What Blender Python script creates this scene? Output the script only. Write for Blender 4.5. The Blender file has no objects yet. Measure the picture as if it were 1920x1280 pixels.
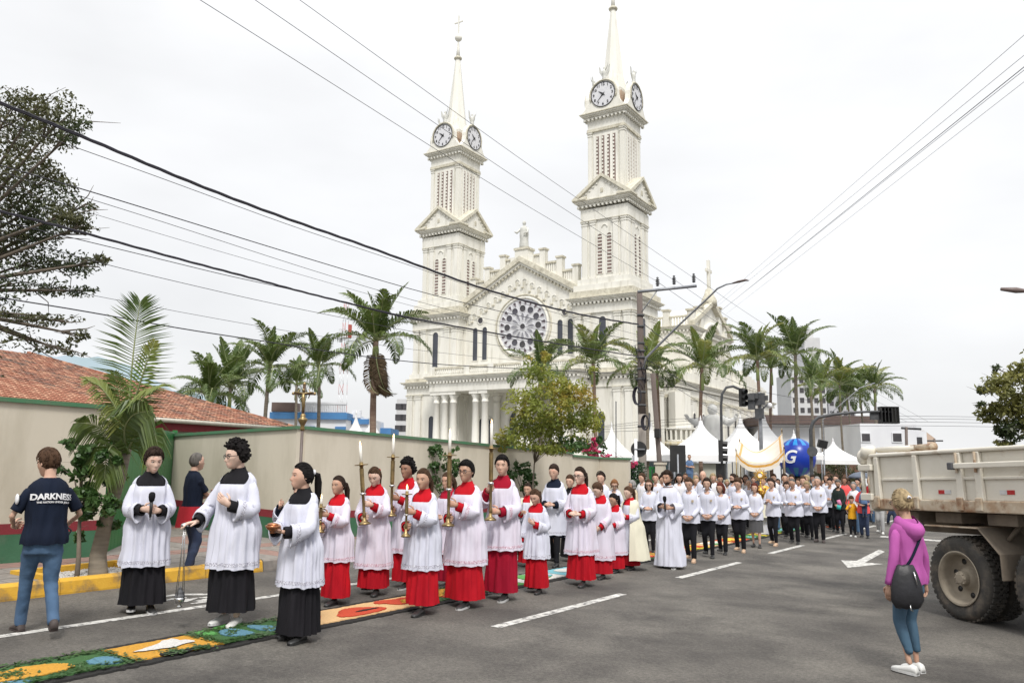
import bpy, math, random
import numpy as np
from mathutils import Vector, Matrix, noise as mnoise
random.seed(7); RNG = np.random.default_rng(7)
scene = bpy.context.scene
COL = scene.collection
pi = math.pi
# ------------------------------------------------------------------ camera
FPX, CX, CY = 1512.0, 960.0, 640.0                     # focal length in pixels of the 1920 x 1280 photograph
YAW, PITCH, ROLL = math.radians(32.6), math.radians(8.5), math.radians(0.6)
CAM = np.array([0, 0, 1.72])
def _rx(a): c, s = math.cos(a), math.sin(a); return np.array([[1,0,0],[0,c,-s],[0,s,c]])
def _rz(a): c, s = math.cos(a), math.sin(a); return np.array([[c,-s,0],[s,c,0],[0,0,1]])
RM = _rz(YAW) @ _rx(pi/2+PITCH) @ _rz(ROLL)
cd = bpy.data.cameras.new('camera'); cam = bpy.data.objects.new('camera', cd); COL.objects.link(cam)
mw = Matrix.Identity(4)
for i in range(3):
    for j in range(3): mw[i][j] = RM[i,j]
    mw[i][3] = CAM[i]
cam.matrix_world = mw
cd.sensor_width = 36; cd.lens = FPX/1920*36; cd.clip_start = .1; cd.clip_end = 4000
scene.camera = cam
# ------------------------------------------------------------------ sky and sun (soft overcast)
SUN_EL, SUN_AZ = math.radians(52), math.radians(140)   # azimuth clockwise from +Y
world = bpy.data.worlds.new('World'); scene.world = world; world.use_nodes = True
wn, wl = world.node_tree.nodes, world.node_tree.links
wn.clear()
w_out = wn.new('ShaderNodeOutputWorld'); w_bg = wn.new('ShaderNodeBackground')
sky = wn.new('ShaderNodeTexSky'); sky.sky_type = 'NISHITA'; sky.sun_disc = False
sky.sun_elevation = SUN_EL; sky.sun_rotation = SUN_AZ; sky.dust_density = 3
w_bg.inputs['Strength'].default_value = .1
tc = wn.new('ShaderNodeTexCoord'); sep = wn.new('ShaderNodeSeparateXYZ'); wl.new(tc.outputs['Generated'], sep.inputs[0])
zp = wn.new('ShaderNodeMath'); zp.operation = 'POWER'; zp.inputs[1].default_value = 3; zp.use_clamp = True; wl.new(sep.outputs['Z'], zp.inputs[0])
mr = wn.new('ShaderNodeMapRange'); mr.inputs['To Min'].default_value = 5.15; mr.inputs['To Max'].default_value = 13.5
wl.new(zp.outputs[0], mr.inputs['Value'])
mp = wn.new('ShaderNodeMapping'); mp.inputs['Scale'].default_value = (1, 1, 2.6); wl.new(tc.outputs['Generated'], mp.inputs[0])
nz = wn.new('ShaderNodeTexNoise'); nz.inputs['Scale'].default_value = 1.7; nz.inputs['Detail'].default_value = 5; nz.inputs['Roughness'].default_value = .5
wl.new(mp.outputs[0], nz.inputs['Vector'])
cr = wn.new('ShaderNodeMapRange'); cr.inputs['From Min'].default_value = .3; cr.inputs['From Max'].default_value = .7
cr.inputs['To Min'].default_value = .82; cr.inputs['To Max'].default_value = 1.06; wl.new(nz.outputs['Fac'], cr.inputs['Value'])
mul = wn.new('ShaderNodeMath'); mul.operation = 'MULTIPLY'; wl.new(mr.outputs[0], mul.inputs[0]); wl.new(cr.outputs[0], mul.inputs[1])
cc = wn.new('ShaderNodeVectorMath'); cc.operation = 'SCALE'; cc.inputs[0].default_value = (.985, .99, 1.0); wl.new(mul.outputs[0], cc.inputs['Scale'])
wmix = wn.new('ShaderNodeMixRGB'); wmix.inputs['Fac'].default_value = .95
wl.new(sky.outputs[0], wmix.inputs[1]); wl.new(cc.outputs[0], wmix.inputs[2]); wl.new(wmix.outputs[0], w_bg.inputs['Color']); wl.new(w_bg.outputs[0], w_out.inputs[0])
sd = bpy.data.lights.new('sun', 'SUN'); sd.energy = 1.5; sd.angle = math.radians(13); sd.color = (1, .965, .91)
so = bpy.data.objects.new('sun', sd); COL.objects.link(so)
sdir = Vector((math.sin(SUN_AZ)*math.cos(SUN_EL), math.cos(SUN_AZ)*math.cos(SUN_EL), math.sin(SUN_EL)))
so.rotation_euler = sdir.to_track_quat('Z', 'Y').to_euler()
vs = scene.view_settings; vs.view_transform = 'Standard'; vs.look = 'None'; vs.exposure = .93; vs.gamma = 1; vs.use_curve_mapping = False
scene.cycles.use_denoising = True; scene.cycles.max_bounces = 6; scene.cycles.transparent_max_bounces = 8
# ------------------------------------------------------------------ placing helpers
GX, GY = -.022, -.0155                                  # the street falls gently away and to the right
def G(x, y): return GX*x + GY*y
def ray(px, py): return RM @ np.array([(px-CX)/FPX, -(py-CY)/FPX, -1.])
def on_ground(px, py):
    r = ray(px, py); t = -CAM[2]/(r[2]-GX*r[0]-GY*r[1]); return CAM+r*t
def at_y(px, py, Y): r = ray(px, py); return CAM+r*(Y/r[1])
def at_x(px, py, X): r = ray(px, py); return CAM+r*(X/r[0])
def at_z(px, py, z): r = ray(px, py); return CAM+r*((z-CAM[2])/r[2])
def at_d(px, py, d): return CAM+ray(px, py)*d            # d metres straight ahead
def proj(p):
    d = RM.T@(np.array(p, float)-CAM); return CX+FPX*d[0]/-d[2], CY-FPX*d[1]/-d[2]
# ------------------------------------------------------------------ materials
MATS = {}
def hexlin(r, g, b):
    f = lambda c: c/255/12.92 if c/255 <= .04045 else ((c/255+.055)/1.055)**2.4
    return (f(r), f(g), f(b))
def mat(name, c1, c2=None, scale=6., rough=.7, bump=0., bscale=None, metal=0., detail=4., stretch=(1,1,1), dist=.01, c3=None, s3=1., spec=.5, trans=0., bnd=(.35,.65), f3=(.55,.75), speck=0.):
    if name in MATS: return MATS[name]
    m = bpy.data.materials.new(name); m.use_nodes = True; n, l = m.node_tree.nodes, m.node_tree.links
    b = n['Principled BSDF']; b.inputs['Roughness'].default_value = rough; b.inputs['Metallic'].default_value = metal
    b.inputs['Specular IOR Level'].default_value = spec
    c2 = c2 or tuple(min(1, x*.82) for x in c1)
    t = n.new('ShaderNodeTexCoord'); mp = n.new('ShaderNodeMapping'); mp.inputs['Scale'].default_value = stretch
    l.new(t.outputs['Object'], mp.inputs[0])
    nz = n.new('ShaderNodeTexNoise'); nz.inputs['Scale'].default_value = scale; nz.inputs['Detail'].default_value = detail
    l.new(mp.outputs[0], nz.inputs['Vector'])
    r = n.new('ShaderNodeMapRange'); r.inputs['From Min'].default_value = bnd[0]; r.inputs['From Max'].default_value = bnd[1]; l.new(nz.outputs['Fac'], r.inputs['Value'])
    x = n.new('ShaderNodeMixRGB'); x.inputs[1].default_value = (*c1, 1); x.inputs[2].default_value = (*c2, 1); l.new(r.outputs[0], x.inputs[0])
    out = x.outputs[0]
    if c3:
        nz3 = n.new('ShaderNodeTexNoise'); nz3.inputs['Scale'].default_value = s3; nz3.inputs['Detail'].default_value = 8; nz3.inputs['Roughness'].default_value = .65
        l.new(mp.outputs[0], nz3.inputs['Vector'])
        r3 = n.new('ShaderNodeMapRange'); r3.inputs['From Min'].default_value = f3[0]; r3.inputs['From Max'].default_value = f3[1]; l.new(nz3.outputs['Fac'], r3.inputs['Value'])
        x3 = n.new('ShaderNodeMixRGB'); x3.inputs[2].default_value = (*c3, 1); l.new(out, x3.inputs[1]); l.new(r3.outputs[0], x3.inputs[0]); out = x3.outputs[0]
    if speck:
        ns = n.new('ShaderNodeTexNoise'); ns.inputs['Scale'].default_value = 30; ns.inputs['Detail'].default_value = 6; ns.inputs['Roughness'].default_value = .95; l.new(mp.outputs[0], ns.inputs['Vector'])
        rs = n.new('ShaderNodeMapRange'); rs.inputs['From Min'].default_value = .3; rs.inputs['From Max'].default_value = .7; rs.inputs['To Min'].default_value = 1-speck; rs.inputs['To Max'].default_value = 1+speck; l.new(ns.outputs['Fac'], rs.inputs['Value'])
        vm = n.new('ShaderNodeVectorMath'); vm.operation = 'SCALE'; l.new(out, vm.inputs[0]); l.new(rs.outputs[0], vm.inputs['Scale']); out = vm.outputs[0]
    l.new(out, b.inputs['Base Color'])
    if bump:
        nb = n.new('ShaderNodeTexNoise'); nb.inputs['Scale'].default_value = bscale or scale*4; nb.inputs['Detail'].default_value = 5
        l.new(mp.outputs[0], nb.inputs['Vector'])
        bp = n.new('ShaderNodeBump'); bp.inputs['Strength'].default_value = bump; bp.inputs['Distance'].default_value = dist
        l.new(nb.outputs['Fac'], bp.inputs['Height']); l.new(bp.outputs[0], b.inputs['Normal'])
    if trans:
        td = n.new('ShaderNodeBsdfTranslucent'); l.new(out, td.inputs[0]); ms = n.new('ShaderNodeMixShader'); ms.inputs[0].default_value = trans
        l.new(b.outputs[0], ms.inputs[1]); l.new(td.outputs[0], ms.inputs[2]); l.new(ms.outputs[0], n['Material Output'].inputs[0])
    MATS[name] = m; return m
def emis(name, c, s):
    m = bpy.data.materials.new(name); m.use_nodes = True; b = m.node_tree.nodes['Principled BSDF']
    b.inputs['Base Color'].default_value = (*c, 1); b.inputs['Emission Color'].default_value = (*c, 1); b.inputs['Emission Strength'].default_value = s
    return m
M = dict(
 church=mat('church_paint', (.73,.715,.66), (.665,.65,.59), 1.2, .75, .25, 9, c3=(.42,.40,.33), s3=1.6, stretch=(1,1,.12), f3=(.52,.82)),
 church_dirty=mat('church_ledge', (.50,.47,.38), (.63,.60,.50), 2.5, .85, .3, 9, c3=(.25,.23,.18), s3=2., f3=(.5,.8)),
 rust=mat('rust_stain', (.45,.30,.20), (.55,.45,.35), 3, .8, stretch=(1,1,.3)),
 glass=mat('dark_glass', (.045,.045,.05), (.075,.07,.075), .8, .4, spec=.3),
 glass_blue=mat('blue_glass', (.07,.075,.095), (.045,.05,.06), .5, .4, spec=.3),
 rose=mat('rose_glass', (.05,.045,.055), (.12,.12,.14), .35, .6, spec=.15),
 louver=mat('louver_brown', (.16,.11,.10), (.28,.2,.18), 2, .8),
 clock=mat('clock_white', (.62,.62,.64), (.57,.57,.6), 2, .5),
 black=mat('black_paint', (.012,.012,.013), (.02,.02,.02), 5, .5),
 stone_white=mat('statue_white', (.62,.62,.58), (.45,.45,.42), 2, .7, .3, 12),
 asphalt=mat('asphalt', (.086,.078,.069), (.138,.127,.110), .7, .88, 1., 130, dist=.012, c3=(.052,.047,.042), s3=.8, detail=12, f3=(.44,.66), speck=.75),
 soil=mat('ground_soil', (.12,.11,.09), (.08,.09,.05), .5, .95, .3, 20),
 paint_white=mat('road_paint', (.56,.55,.52), (.43,.42,.39), 5, .8, .3, 120, c3=(.13,.125,.12), s3=12., f3=(.50,.60)),
 yellow=mat('kerb_yellow', (.62,.36,.035), (.52,.28,.02), 4, .75, .35, 40, c3=(.16,.12,.07), s3=3.2, f3=(.52,.7)),
 paver=mat('paver_grey', (.24,.215,.19), (.17,.155,.14), 7, .9, .4, 70),
 paver_red=mat('paver_red', (.27,.16,.13), (.2,.13,.11), 7, .9, .4, 70),
 grout=mat('pavement_bed', (.11,.1,.09), (.15,.135,.12), 9, .95, .4, 60),
 wall=mat('wall_cream', (.57,.52,.43), (.52,.475,.39), .9, .85, .2, 30, c3=(.40,.36,.28), s3=1.3, stretch=(1,1,.3), f3=(.47,.80)),
 wall_green=mat('wall_green', (.035,.12,.06), (.05,.15,.08), 2, .8, .2, 30, c3=(.10,.13,.09), s3=2.4, f3=(.55,.8)),
 wall_red=mat('wall_red', (.22,.02,.03), (.17,.02,.025), 3, .8, .2, 30),
 cap_green=mat('cap_green', (.055,.17,.085), (.09,.16,.09), 3, .85, .3, 30, c3=(.12,.13,.1), s3=4.),
 gate_green=mat('gate_green', (.015,.13,.03), (.02,.16,.04), 2, .45),
 tile=mat('roof_tile', (.29,.115,.065), (.20,.078,.048), 1.6, .85, .3, 30, c3=(.09,.07,.055), s3=1.3, f3=(.46,.66)),
 tile2=mat('roof_tile_pale', (.40,.21,.13), (.27,.13,.08), 2.5, .85, .3, 30, c3=(.16,.11,.08), s3=1.9, f3=(.5,.7)),
 bark=mat('bark', (.16,.13,.10), (.09,.075,.06), 8, .95, .7, 30, stretch=(1,1,.3)),
 palm_bark=mat('palm_bark', (.20,.17,.13), (.13,.11,.085), 5, .95, .6, 14, stretch=(.4,.4,3)),
 palm_bark_red=mat('palm_bark_brown', (.16,.10,.075), (.22,.16,.12), 5, .95, .6, 14, stretch=(.4,.4,3)),
 crownshaft=mat('crownshaft', (.20,.27,.09), (.28,.3,.12), 3, .6),
 frond=mat('palm_leaf', (.05,.09,.02), (.12,.165,.035), 1.8, .45, trans=.25),
 frond_y=mat('palm_leaf_yellow', (.12,.19,.04), (.22,.22,.05), 1.8, .5, trans=.3),
 frond_dry=mat('palm_leaf_dry', (.17,.12,.07), (.1,.07,.045), 3, .9, trans=.15),
 leaf_dark=mat('leaf_dark', (.035,.06,.02), (.06,.075,.025), 1.3, .5, trans=.25),
 leaf_brown=mat('leaf_olive', (.085,.085,.028), (.045,.055,.018), 1.1, .55, trans=.2),
 leaf_green=mat('leaf_green', (.04,.10,.025), (.07,.13,.035), 2, .4, trans=.25),
 leaf_yel=mat('leaf_yellowgreen', (.30,.31,.05), (.17,.23,.045), .9, .55, trans=.35, c3=(.40,.27,.04), s3=.8, f3=(.52,.66)),
 leaf_rt=mat('leaf_light_olive', (.24,.23,.06), (.13,.14,.04), 1.2, .55, trans=.3),  # light olive leaves of the right edge tree
 bloom=mat('bougainvillea', (.50,.02,.10), (.65,.08,.2), 5, .6, trans=.3),
 wood_pole=mat('pole_concrete', (.17,.14,.125), (.12,.095,.085), 3, .95, .5, 30, stretch=(1,1,.1)),
 pole_bot=mat('pole_pale', (.27,.24,.21), (.22,.2,.18), 3, .95, .5, 30, stretch=(1,1,.1)),
 steel=mat('galvanised', (.28,.29,.31), (.22,.23,.25), 6, .5, metal=.4),
 steel_dark=mat('painted_dark_steel', (.05,.055,.06), (.08,.08,.085), 6, .6),
 wire=mat('cable_black', (.015,.013,.02), (.02,.018,.03), 2, .6),
 wire_thin=mat('cable_grey', (.05,.045,.06), (.03,.03,.035), 2, .6),
 tent=mat('tent_canvas', (.78,.78,.78), (.72,.72,.73), .5, .7, .2, 2, dist=.05),
 brass=mat('brass', (.36,.26,.12), (.22,.16,.08), 14, .38, metal=.9),
 silver=mat('silver', (.6,.6,.6), (.5,.5,.5), 8, .25, metal=.95),
 gold=mat('gold_cloth', (.62,.36,.05), (.5,.27,.03), 14, .4, .4, 30, metal=.3),
 wax=mat('candle_wax', (.82,.80,.74), (.8,.78,.7), 3, .5),
 flame=emis('flame', (1., .62, .28), 3.),
 led=emis('signal_orange', (1., .12, .03), 2.),
 glow=emis('lit_lamp', (1., .9, .95), 4.),
)
def skin(c):
    k = 'skin_%d' % int(c[0]*1000)
    return mat(k, c, tuple(x*.88 for x in c), 9, .55, .15, 60, spec=.35, c3=(min(1,c[0]*1.05), c[1]*.8, c[2]*.75), s3=12.)
SK = [skin((.62,.41,.32)), skin((.56,.355,.265)), skin((.47,.285,.20)), skin((.31,.17,.115)), skin((.64,.45,.36))]
def cloth(name, c, c2=None, rough=.85, bump=.25, bs=14): return mat(name, c, c2 or tuple(x*.9 for x in c), 4, rough, .55, 11, stretch=(1,1,.30), dist=.022, spec=.2)
CL = dict(white=cloth('cloth_white', (.60,.61,.70)), pinkish=cloth('cloth_white_sheer', (.62,.60,.69), (.61,.555,.64)), red=cloth('cloth_red', (.48,.006,.014), (.33,.004,.012)),
 crimson=cloth('cloth_red_shaded', (.33,.004,.022), (.25,.004,.02)),  # darker copy of the red cloth, shade put into its colour
 black=cloth('cloth_black', (.008,.008,.010), (.012,.011,.014)), navy=cloth('cloth_navy', (.006,.011,.026), (.005,.008,.018)), purple_cuff=cloth('cloth_wine', (.16,.01,.05)),
 cream=cloth('cloth_cream', (.68,.65,.52)), jeans=mat('denim', (.035,.075,.14), (.07,.13,.22), 5, .9, .3, 40, c3=(.05,.09,.17), s3=2.5, f3=(.5,.75)),
 jeans_dark=mat('denim_dark', (.014,.024,.06), (.03,.045,.09), 5, .9, .3, 40), blackpants=cloth('trousers_black', (.010,.010,.013)), greyskirt=cloth('skirt_grey', (.09,.09,.095)),
 mauve=cloth('hoodie_mauve', (.40,.095,.32), (.34,.075,.27)), leggings=cloth('leggings_teal', (.05,.10,.15), (.065,.115,.17), .6), green_dk=cloth('shirt_dark_green', (.018,.026,.024)),
 mustard=cloth('shirt_mustard', (.72,.36,.02)), coral=cloth('shirt_coral', (.75,.1,.10)), blue=cloth('shirt_blue', (.10,.16,.28)), beige=cloth('shirt_beige', (.5,.42,.3)), grey=cloth('trousers_grey', (.38,.38,.38)),
 bright_white=cloth('shirt_bright_white', (.68,.68,.72)), redjacket=cloth('jacket_red', (.36,.02,.03)), shoe_black=mat('shoe_black', (.012,.012,.012), (.02,.02,.02), 9, .45), shoe_white=mat('shoe_white', (.62,.62,.60), (.5,.5,.48), 9, .6),
 sole=mat('sole_white', (.6,.6,.6), (.45,.45,.44), 9, .7), shoe_grey=mat('shoe_grey', (.16,.19,.21), (.10,.12,.14), 20, .8), shoe_brown=mat('shoe_brown', (.06,.045,.04), (.04,.03,.03), 9, .7), shoe_nude=mat('shoe_nude', (.5,.36,.24), (.45,.3,.2), 9, .6),
 lace=mat('lace_trim', (.74,.75,.82), (.24,.23,.30), 150, .85, .8, 90, detail=1, bnd=(.46,.54)), lace_pink=mat('lace_trim_sheer', (.76,.72,.79), (.42,.20,.28), 150, .85, .8, 90, detail=1, bnd=(.46,.54)))
HAIR = {k: mat('hair_'+k, c, tuple(x*.55 for x in c), 30, .75, .6, 60, stretch=(1,1,.25), dist=.006, spec=.12) for k, c in
 dict(black=(.012,.010,.010), dark=(.035,.022,.016), brown=(.075,.042,.025), red=(.12,.03,.02), ginger=(.24,.11,.05), grey=(.28,.27,.26), blonde=(.38,.29,.17), salt=(.13,.12,.11), ltbrown=(.13,.075,.04)).items()}
EYE_W = mat('eye_white', (.6,.58,.56), None, 5, .3); EYE_D = mat('eye_dark', (.015,.010,.008), None, 5, .2); LIP = mat('lips', (.38,.13,.12), (.34,.12,.11), 9, .5); 
# ------------------------------------------------------------------ mesh helpers
class MB:
    def __init__(s): s.v = []; s.f = []; s.m = []; s.mats = []; s.n = 0; s.s = []
    def mi(s, m):
        if m not in s.mats: s.mats.append(m)
        return s.mats.index(m)
    def add(s, v, f, m=None, smooth=False):
        v = np.asarray(v, float).reshape(-1, 3); o = s.n; s.v.append(v); s.n += len(v)
        k = s.mi(m) if m else 0
        for q in f: s.f.append(tuple(i+o for i in q)); s.m.append(k); s.s.append(smooth)
        return s
    def box(s, x0, x1, y0, y1, z0, z1, m=None, rot=None, taper=0):
        if x0 > x1: x0, x1 = x1, x0
        if y0 > y1: y0, y1 = y1, y0
        t = taper
        v = np.array([(x0,y0,z0),(x1,y0,z0),(x1,y1,z0),(x0,y1,z0),(x0+t,y0+t,z1),(x1-t,y0+t,z1),(x1-t,y1-t,z1),(x0+t,y1-t,z1)], float)
        if rot is not None: v = v @ rot.T
        return s.add(v, [(0,3,2,1),(4,5,6,7),(0,1,5,4),(1,2,6,5),(2,3,7,6),(3,0,4,7)], m)
    def tube(s, pts, r, seg=8, m=None, caps=True, smooth=True, sq=1.):
        pts = [np.array(p, float) for p in pts]; n = len(pts)
        rs = [r]*n if np.isscalar(r) else list(r)
        t0 = pts[1]-pts[0]; t0 = t0/(np.linalg.norm(t0)+1e-9)
        up = np.array([0,0,1.]) if abs(t0[2]) < .9 else np.array([0,1.,0])
        a = np.cross(t0, up); a /= np.linalg.norm(a); V = []
        for i, p in enumerate(pts):
            t = pts[min(i+1,n-1)]-pts[max(i-1,0)]; t = t/(np.linalg.norm(t)+1e-9)
            a = a-t*np.dot(a,t); a /= (np.linalg.norm(a)+1e-9); b = np.cross(t, a)
            for k in range(seg):
                q = 2*pi*k/seg; V.append(p+rs[i]*(math.cos(q)*a+sq*math.sin(q)*b))
        F = [(i*seg+k, i*seg+(k+1)%seg, (i+1)*seg+(k+1)%seg, (i+1)*seg+k) for i in range(n-1) for k in range(seg)]
        if caps: F += [tuple(range(seg-1,-1,-1)), tuple(range((n-1)*seg, n*seg))]
        return s.add(V, F, m, smooth)
    def lathe(s, prof, cx=0, cy=0, seg=16, m=None, smooth=True):
        V = [(cx+r*math.cos(2*pi*k/seg), cy+r*math.sin(2*pi*k/seg), z) for r, z in prof for k in range(seg)]; n = len(prof)
        F = [(i*seg+k, i*seg+(k+1)%seg, (i+1)*seg+(k+1)%seg, (i+1)*seg+k) for i in range(n-1) for k in range(seg)]
        F += [tuple(range(seg-1,-1,-1)), tuple(range((n-1)*seg, n*seg))]
        return s.add(V, F, m, smooth)
    def ball(s, c, r, m=None, seg=12, rings=8, smooth=True):
        r = np.array([r]*3 if np.isscalar(r) else r, float); V = []; F = []
        for i in range(1, rings):
            a = pi*i/rings
            for k in range(seg):
                b = 2*pi*k/seg; V.append(np.array(c)+r*np.array([math.sin(a)*math.cos(b), math.sin(a)*math.sin(b), math.cos(a)]))
        V.append(np.array(c)+r*np.array([0,0,1])); V.append(np.array(c)-r*np.array([0,0,1])); T = len(V)-2
        for i in range(rings-2):
            for k in range(seg): F.append((i*seg+k, (i+1)*seg+k, (i+1)*seg+(k+1)%seg, i*seg+(k+1)%seg))
        for k in range(seg): F.append((T, k, (k+1)%seg)); F.append((T+1, (rings-2)*seg+(k+1)%seg, (rings-2)*seg+k))
        return s.add(V, F, m, smooth)
    def prism(s, poly, y0, y1, m=None, axis='y'):   # poly of (a, z); extruded along the third axis
        n = len(poly); V = []
        for t in (y0, y1):
            for a, z in poly: V.append((a, t, z) if axis == 'y' else ((t, a, z) if axis == 'x' else (a, z, t)))
        F = [tuple(range(n)), tuple(range(2*n-1, n-1, -1))]+[(i, n+i, n+(i+1)%n, (i+1)%n) for i in range(n)]
        return s.add(V, F, m)
    def join(s, o, T=None):
        v = np.vstack(o.v) if o.v else np.zeros((0,3))
        if T is not None: v = v@T[:3,:3].T+T[:3,3]
        off = s.n; s.v.append(v); s.n += len(v)
        for q, k, sm in zip(o.f, o.m, o.s):
            s.f.append(tuple(i+off for i in q)); s.m.append(s.mi(o.mats[k]) if o.mats else 0); s.s.append(sm)
        return s
    def mesh(s, name, m=None):
        me = bpy.data.meshes.new(name); me.from_pydata(np.vstack(s.v).tolist(), [], s.f)
        for q in (s.mats or ([m] if m else [])): me.materials.append(q)
        if s.mats and len(s.mats) > 1: me.polygons.foreach_set('material_index', s.m)
        me.polygons.foreach_set('use_smooth', s.s); me.update(); return me
    def obj(s, name, parent=None, m=None, loc=None, rot=None):
        return link(name, s.mesh(name, m), parent, loc, rot)
def link(name, data, parent=None, loc=None, rot=None):
    o = bpy.data.objects.new(name, data); COL.objects.link(o)
    if parent is not None: o.parent = parent
    if loc is not None: o.location = loc
    if rot is not None: o.rotation_euler = rot
    return o
def tag(o, label=None, cat=None, group=None, kind=None):
    for k, v in (('label', label), ('category', cat), ('group', group), ('kind', kind)):
        if v: o[k] = v
    return o
def thing(name, label, cat, loc=(0,0,0), rotz=0, group=None):
    o = link(name, None, None, loc, (0,0,rotz)); o.empty_display_size = .2
    return tag(o, label, cat, group)
def fastmesh(name, V, quads, mats, mi=None, smooth=False):
    V = np.asarray(V, np.float32).reshape(-1,3); quads = np.asarray(quads, np.int32); n, k = quads.shape
    me = bpy.data.meshes.new(name); me.vertices.add(len(V)); me.vertices.foreach_set('co', V.ravel())
    me.loops.add(n*k); me.loops.foreach_set('vertex_index', quads.ravel())
    me.polygons.add(n); me.polygons.foreach_set('loop_start', np.arange(0, n*k, k, dtype=np.int32)); me.polygons.foreach_set('loop_total', np.full(n, k, dtype=np.int32))
    for q in mats: me.materials.append(q)
    if mi is not None: me.polygons.foreach_set('material_index', np.asarray(mi, np.int32))
    if smooth: me.polygons.foreach_set('use_smooth', np.ones(n, bool))
    me.update(calc_edges=True); me.validate(); return me
def leaves(P, size, asp=.45, flat=0., rng=RNG, up=None):
    """leaf quads (folded diamond: 2 tris each) centred on the points P"""
    n = len(P); d = rng.normal(size=(n,3)); d[:,2] *= (1-flat)
    if up is not None: d += up
    d /= np.linalg.norm(d, axis=1)[:,None]
    w = np.cross(d, rng.normal(size=(n,3))*(1-flat)+np.array([0,0,flat*3])); w /= np.linalg.norm(w, axis=1)[:,None]+1e-9
    s = size*rng.uniform(.6, 1.3, (n,1)); nn = np.cross(d, w)
    V = np.stack([P-d*s*.5, P+w*s*asp*.5+nn*s*.06, P+d*s*.5, P-w*s*asp*.5+nn*s*.06], 1).reshape(-1,3)
    return V, np.arange(n*4).reshape(n,4)
def smoothstep(a, b, x): t = np.clip((x-a)/(b-a), 0, 1); return t*t*(3-2*t)
# ------------------------------------------------------------------ people
SEC = np.array([  # z, half width, half depth, centre y  (for a person 1.75 m tall)
 (.10,.10,.09,0),(.55,.135,.11,0),(.80,.158,.115,.005),(.92,.164,.120,.01),(1.05,.140,.106,0),(1.20,.150,.112,-.008),(1.33,.162,.116,-.008),(1.40,.160,.102,0),(1.445,.138,.084,.008),(1.475,.100,.070,.012),(1.50,.066,.062,.012),(1.56,.055,.058,0)])
def sec(z, g=1.):
    r = [np.interp(z, SEC[:,0], SEC[:,i]) for i in (1,2,3)]
    k = 1+(g-1)*np.interp(z, [.3,.9,1.3,1.46,1.5], [.6,1,.8,.3,0]); return r[0]*k, r[1]*(1+(k-1)*1.3), r[2]
def remesh(mb, vox, it=3, fac=.6):
    me = mb.mesh('tmp'); o = bpy.data.objects.new('tmp', me); COL.objects.link(o)
    r = o.modifiers.new('r', 'REMESH'); r.mode = 'VOXEL'; r.voxel_size = vox; r.use_smooth_shade = True
    if it: s = o.modifiers.new('s', 'SMOOTH'); s.factor = fac; s.iterations = it
    dg = bpy.context.evaluated_depsgraph_get(); ev = o.evaluated_get(dg); em = ev.to_mesh()
    n = len(em.vertices); V = np.empty(n*3, np.float32); em.vertices.foreach_get('co', V); F = [tuple(p.vertices) for p in em.polygons]
    ev.to_mesh_clear(); bpy.data.objects.remove(o); bpy.data.meshes.remove(me)
    return V.reshape(-1,3).astype(float), F
def head_points(nu, nv, female=False):
    """unit-direction grid -> head surface, units: head height = 1, face towards -y, centre 0"""
    P = []; D = []
    for j in range(nv+1):
        a = pi*j/nv
        for i in range(nu):
            b = 2*pi*i/nu; D.append((math.sin(a)*math.sin(b), -math.sin(a)*math.cos(b), math.cos(a)))
    D = np.array(D); x, y, z = D.T; P = D*np.array([.335, .42, .5])
    px, py, pz = P.T.copy()
    low = smoothstep(.0, .48, -pz)
    px = px*(1-.38*low**1.3 if not female else 1-.44*low**1.3)
    py = np.where(py > 0, py*(1-.45*low)+.02, py*(1-.10*low)-.035*smoothstep(.15,.45,-pz))       # jaw and chin forward
    py = np.where((py < 0), np.maximum(py, -.395), py)                                           # flatten the face
    g = lambda cx, cz, sx, sz: np.exp(-((px-cx)/sx)**2-((pz-cz)/sz)**2)*(y < 0)
    py -= .115*g(0,-.13,.045,.055)+.06*g(0,-.04,.035,.09)                      # nose
    py += .045*(g(.135,.035,.07,.045)+g(-.135,.035,.07,.045))                 # sockets
    py -= .018*(g(.13,.11,.09,.03)+g(-.13,.11,.09,.03))                       # brow
    py -= .02*(g(0,-.255,.085,.025)+g(0,-.305,.07,.022)); py += .012*g(0,-.28,.1,.01)   # lips
    py -= np.where(y < 0, .125*smoothstep(.08,.42,-pz)*np.exp(-(px/.22)**2), 0); py -= .02*g(0,-.43,.08,.05); py -= .012*(g(.2,-.12,.08,.08)+g(-.2,-.12,.08,.08))
    return np.stack([px,py,pz],1), D
def grid_faces(nu, nv): return [(j*nu+i, (j+1)*nu+i, (j+1)*nu+(i+1)%nu, j*nu+(i+1)%nu) for j in range(nv) for i in range(nu)]
def rot_to(yaw, pitch, roll=0):  # head orientation
    return _rz(math.radians(yaw)) @ _rx(math.radians(pitch))
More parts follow.
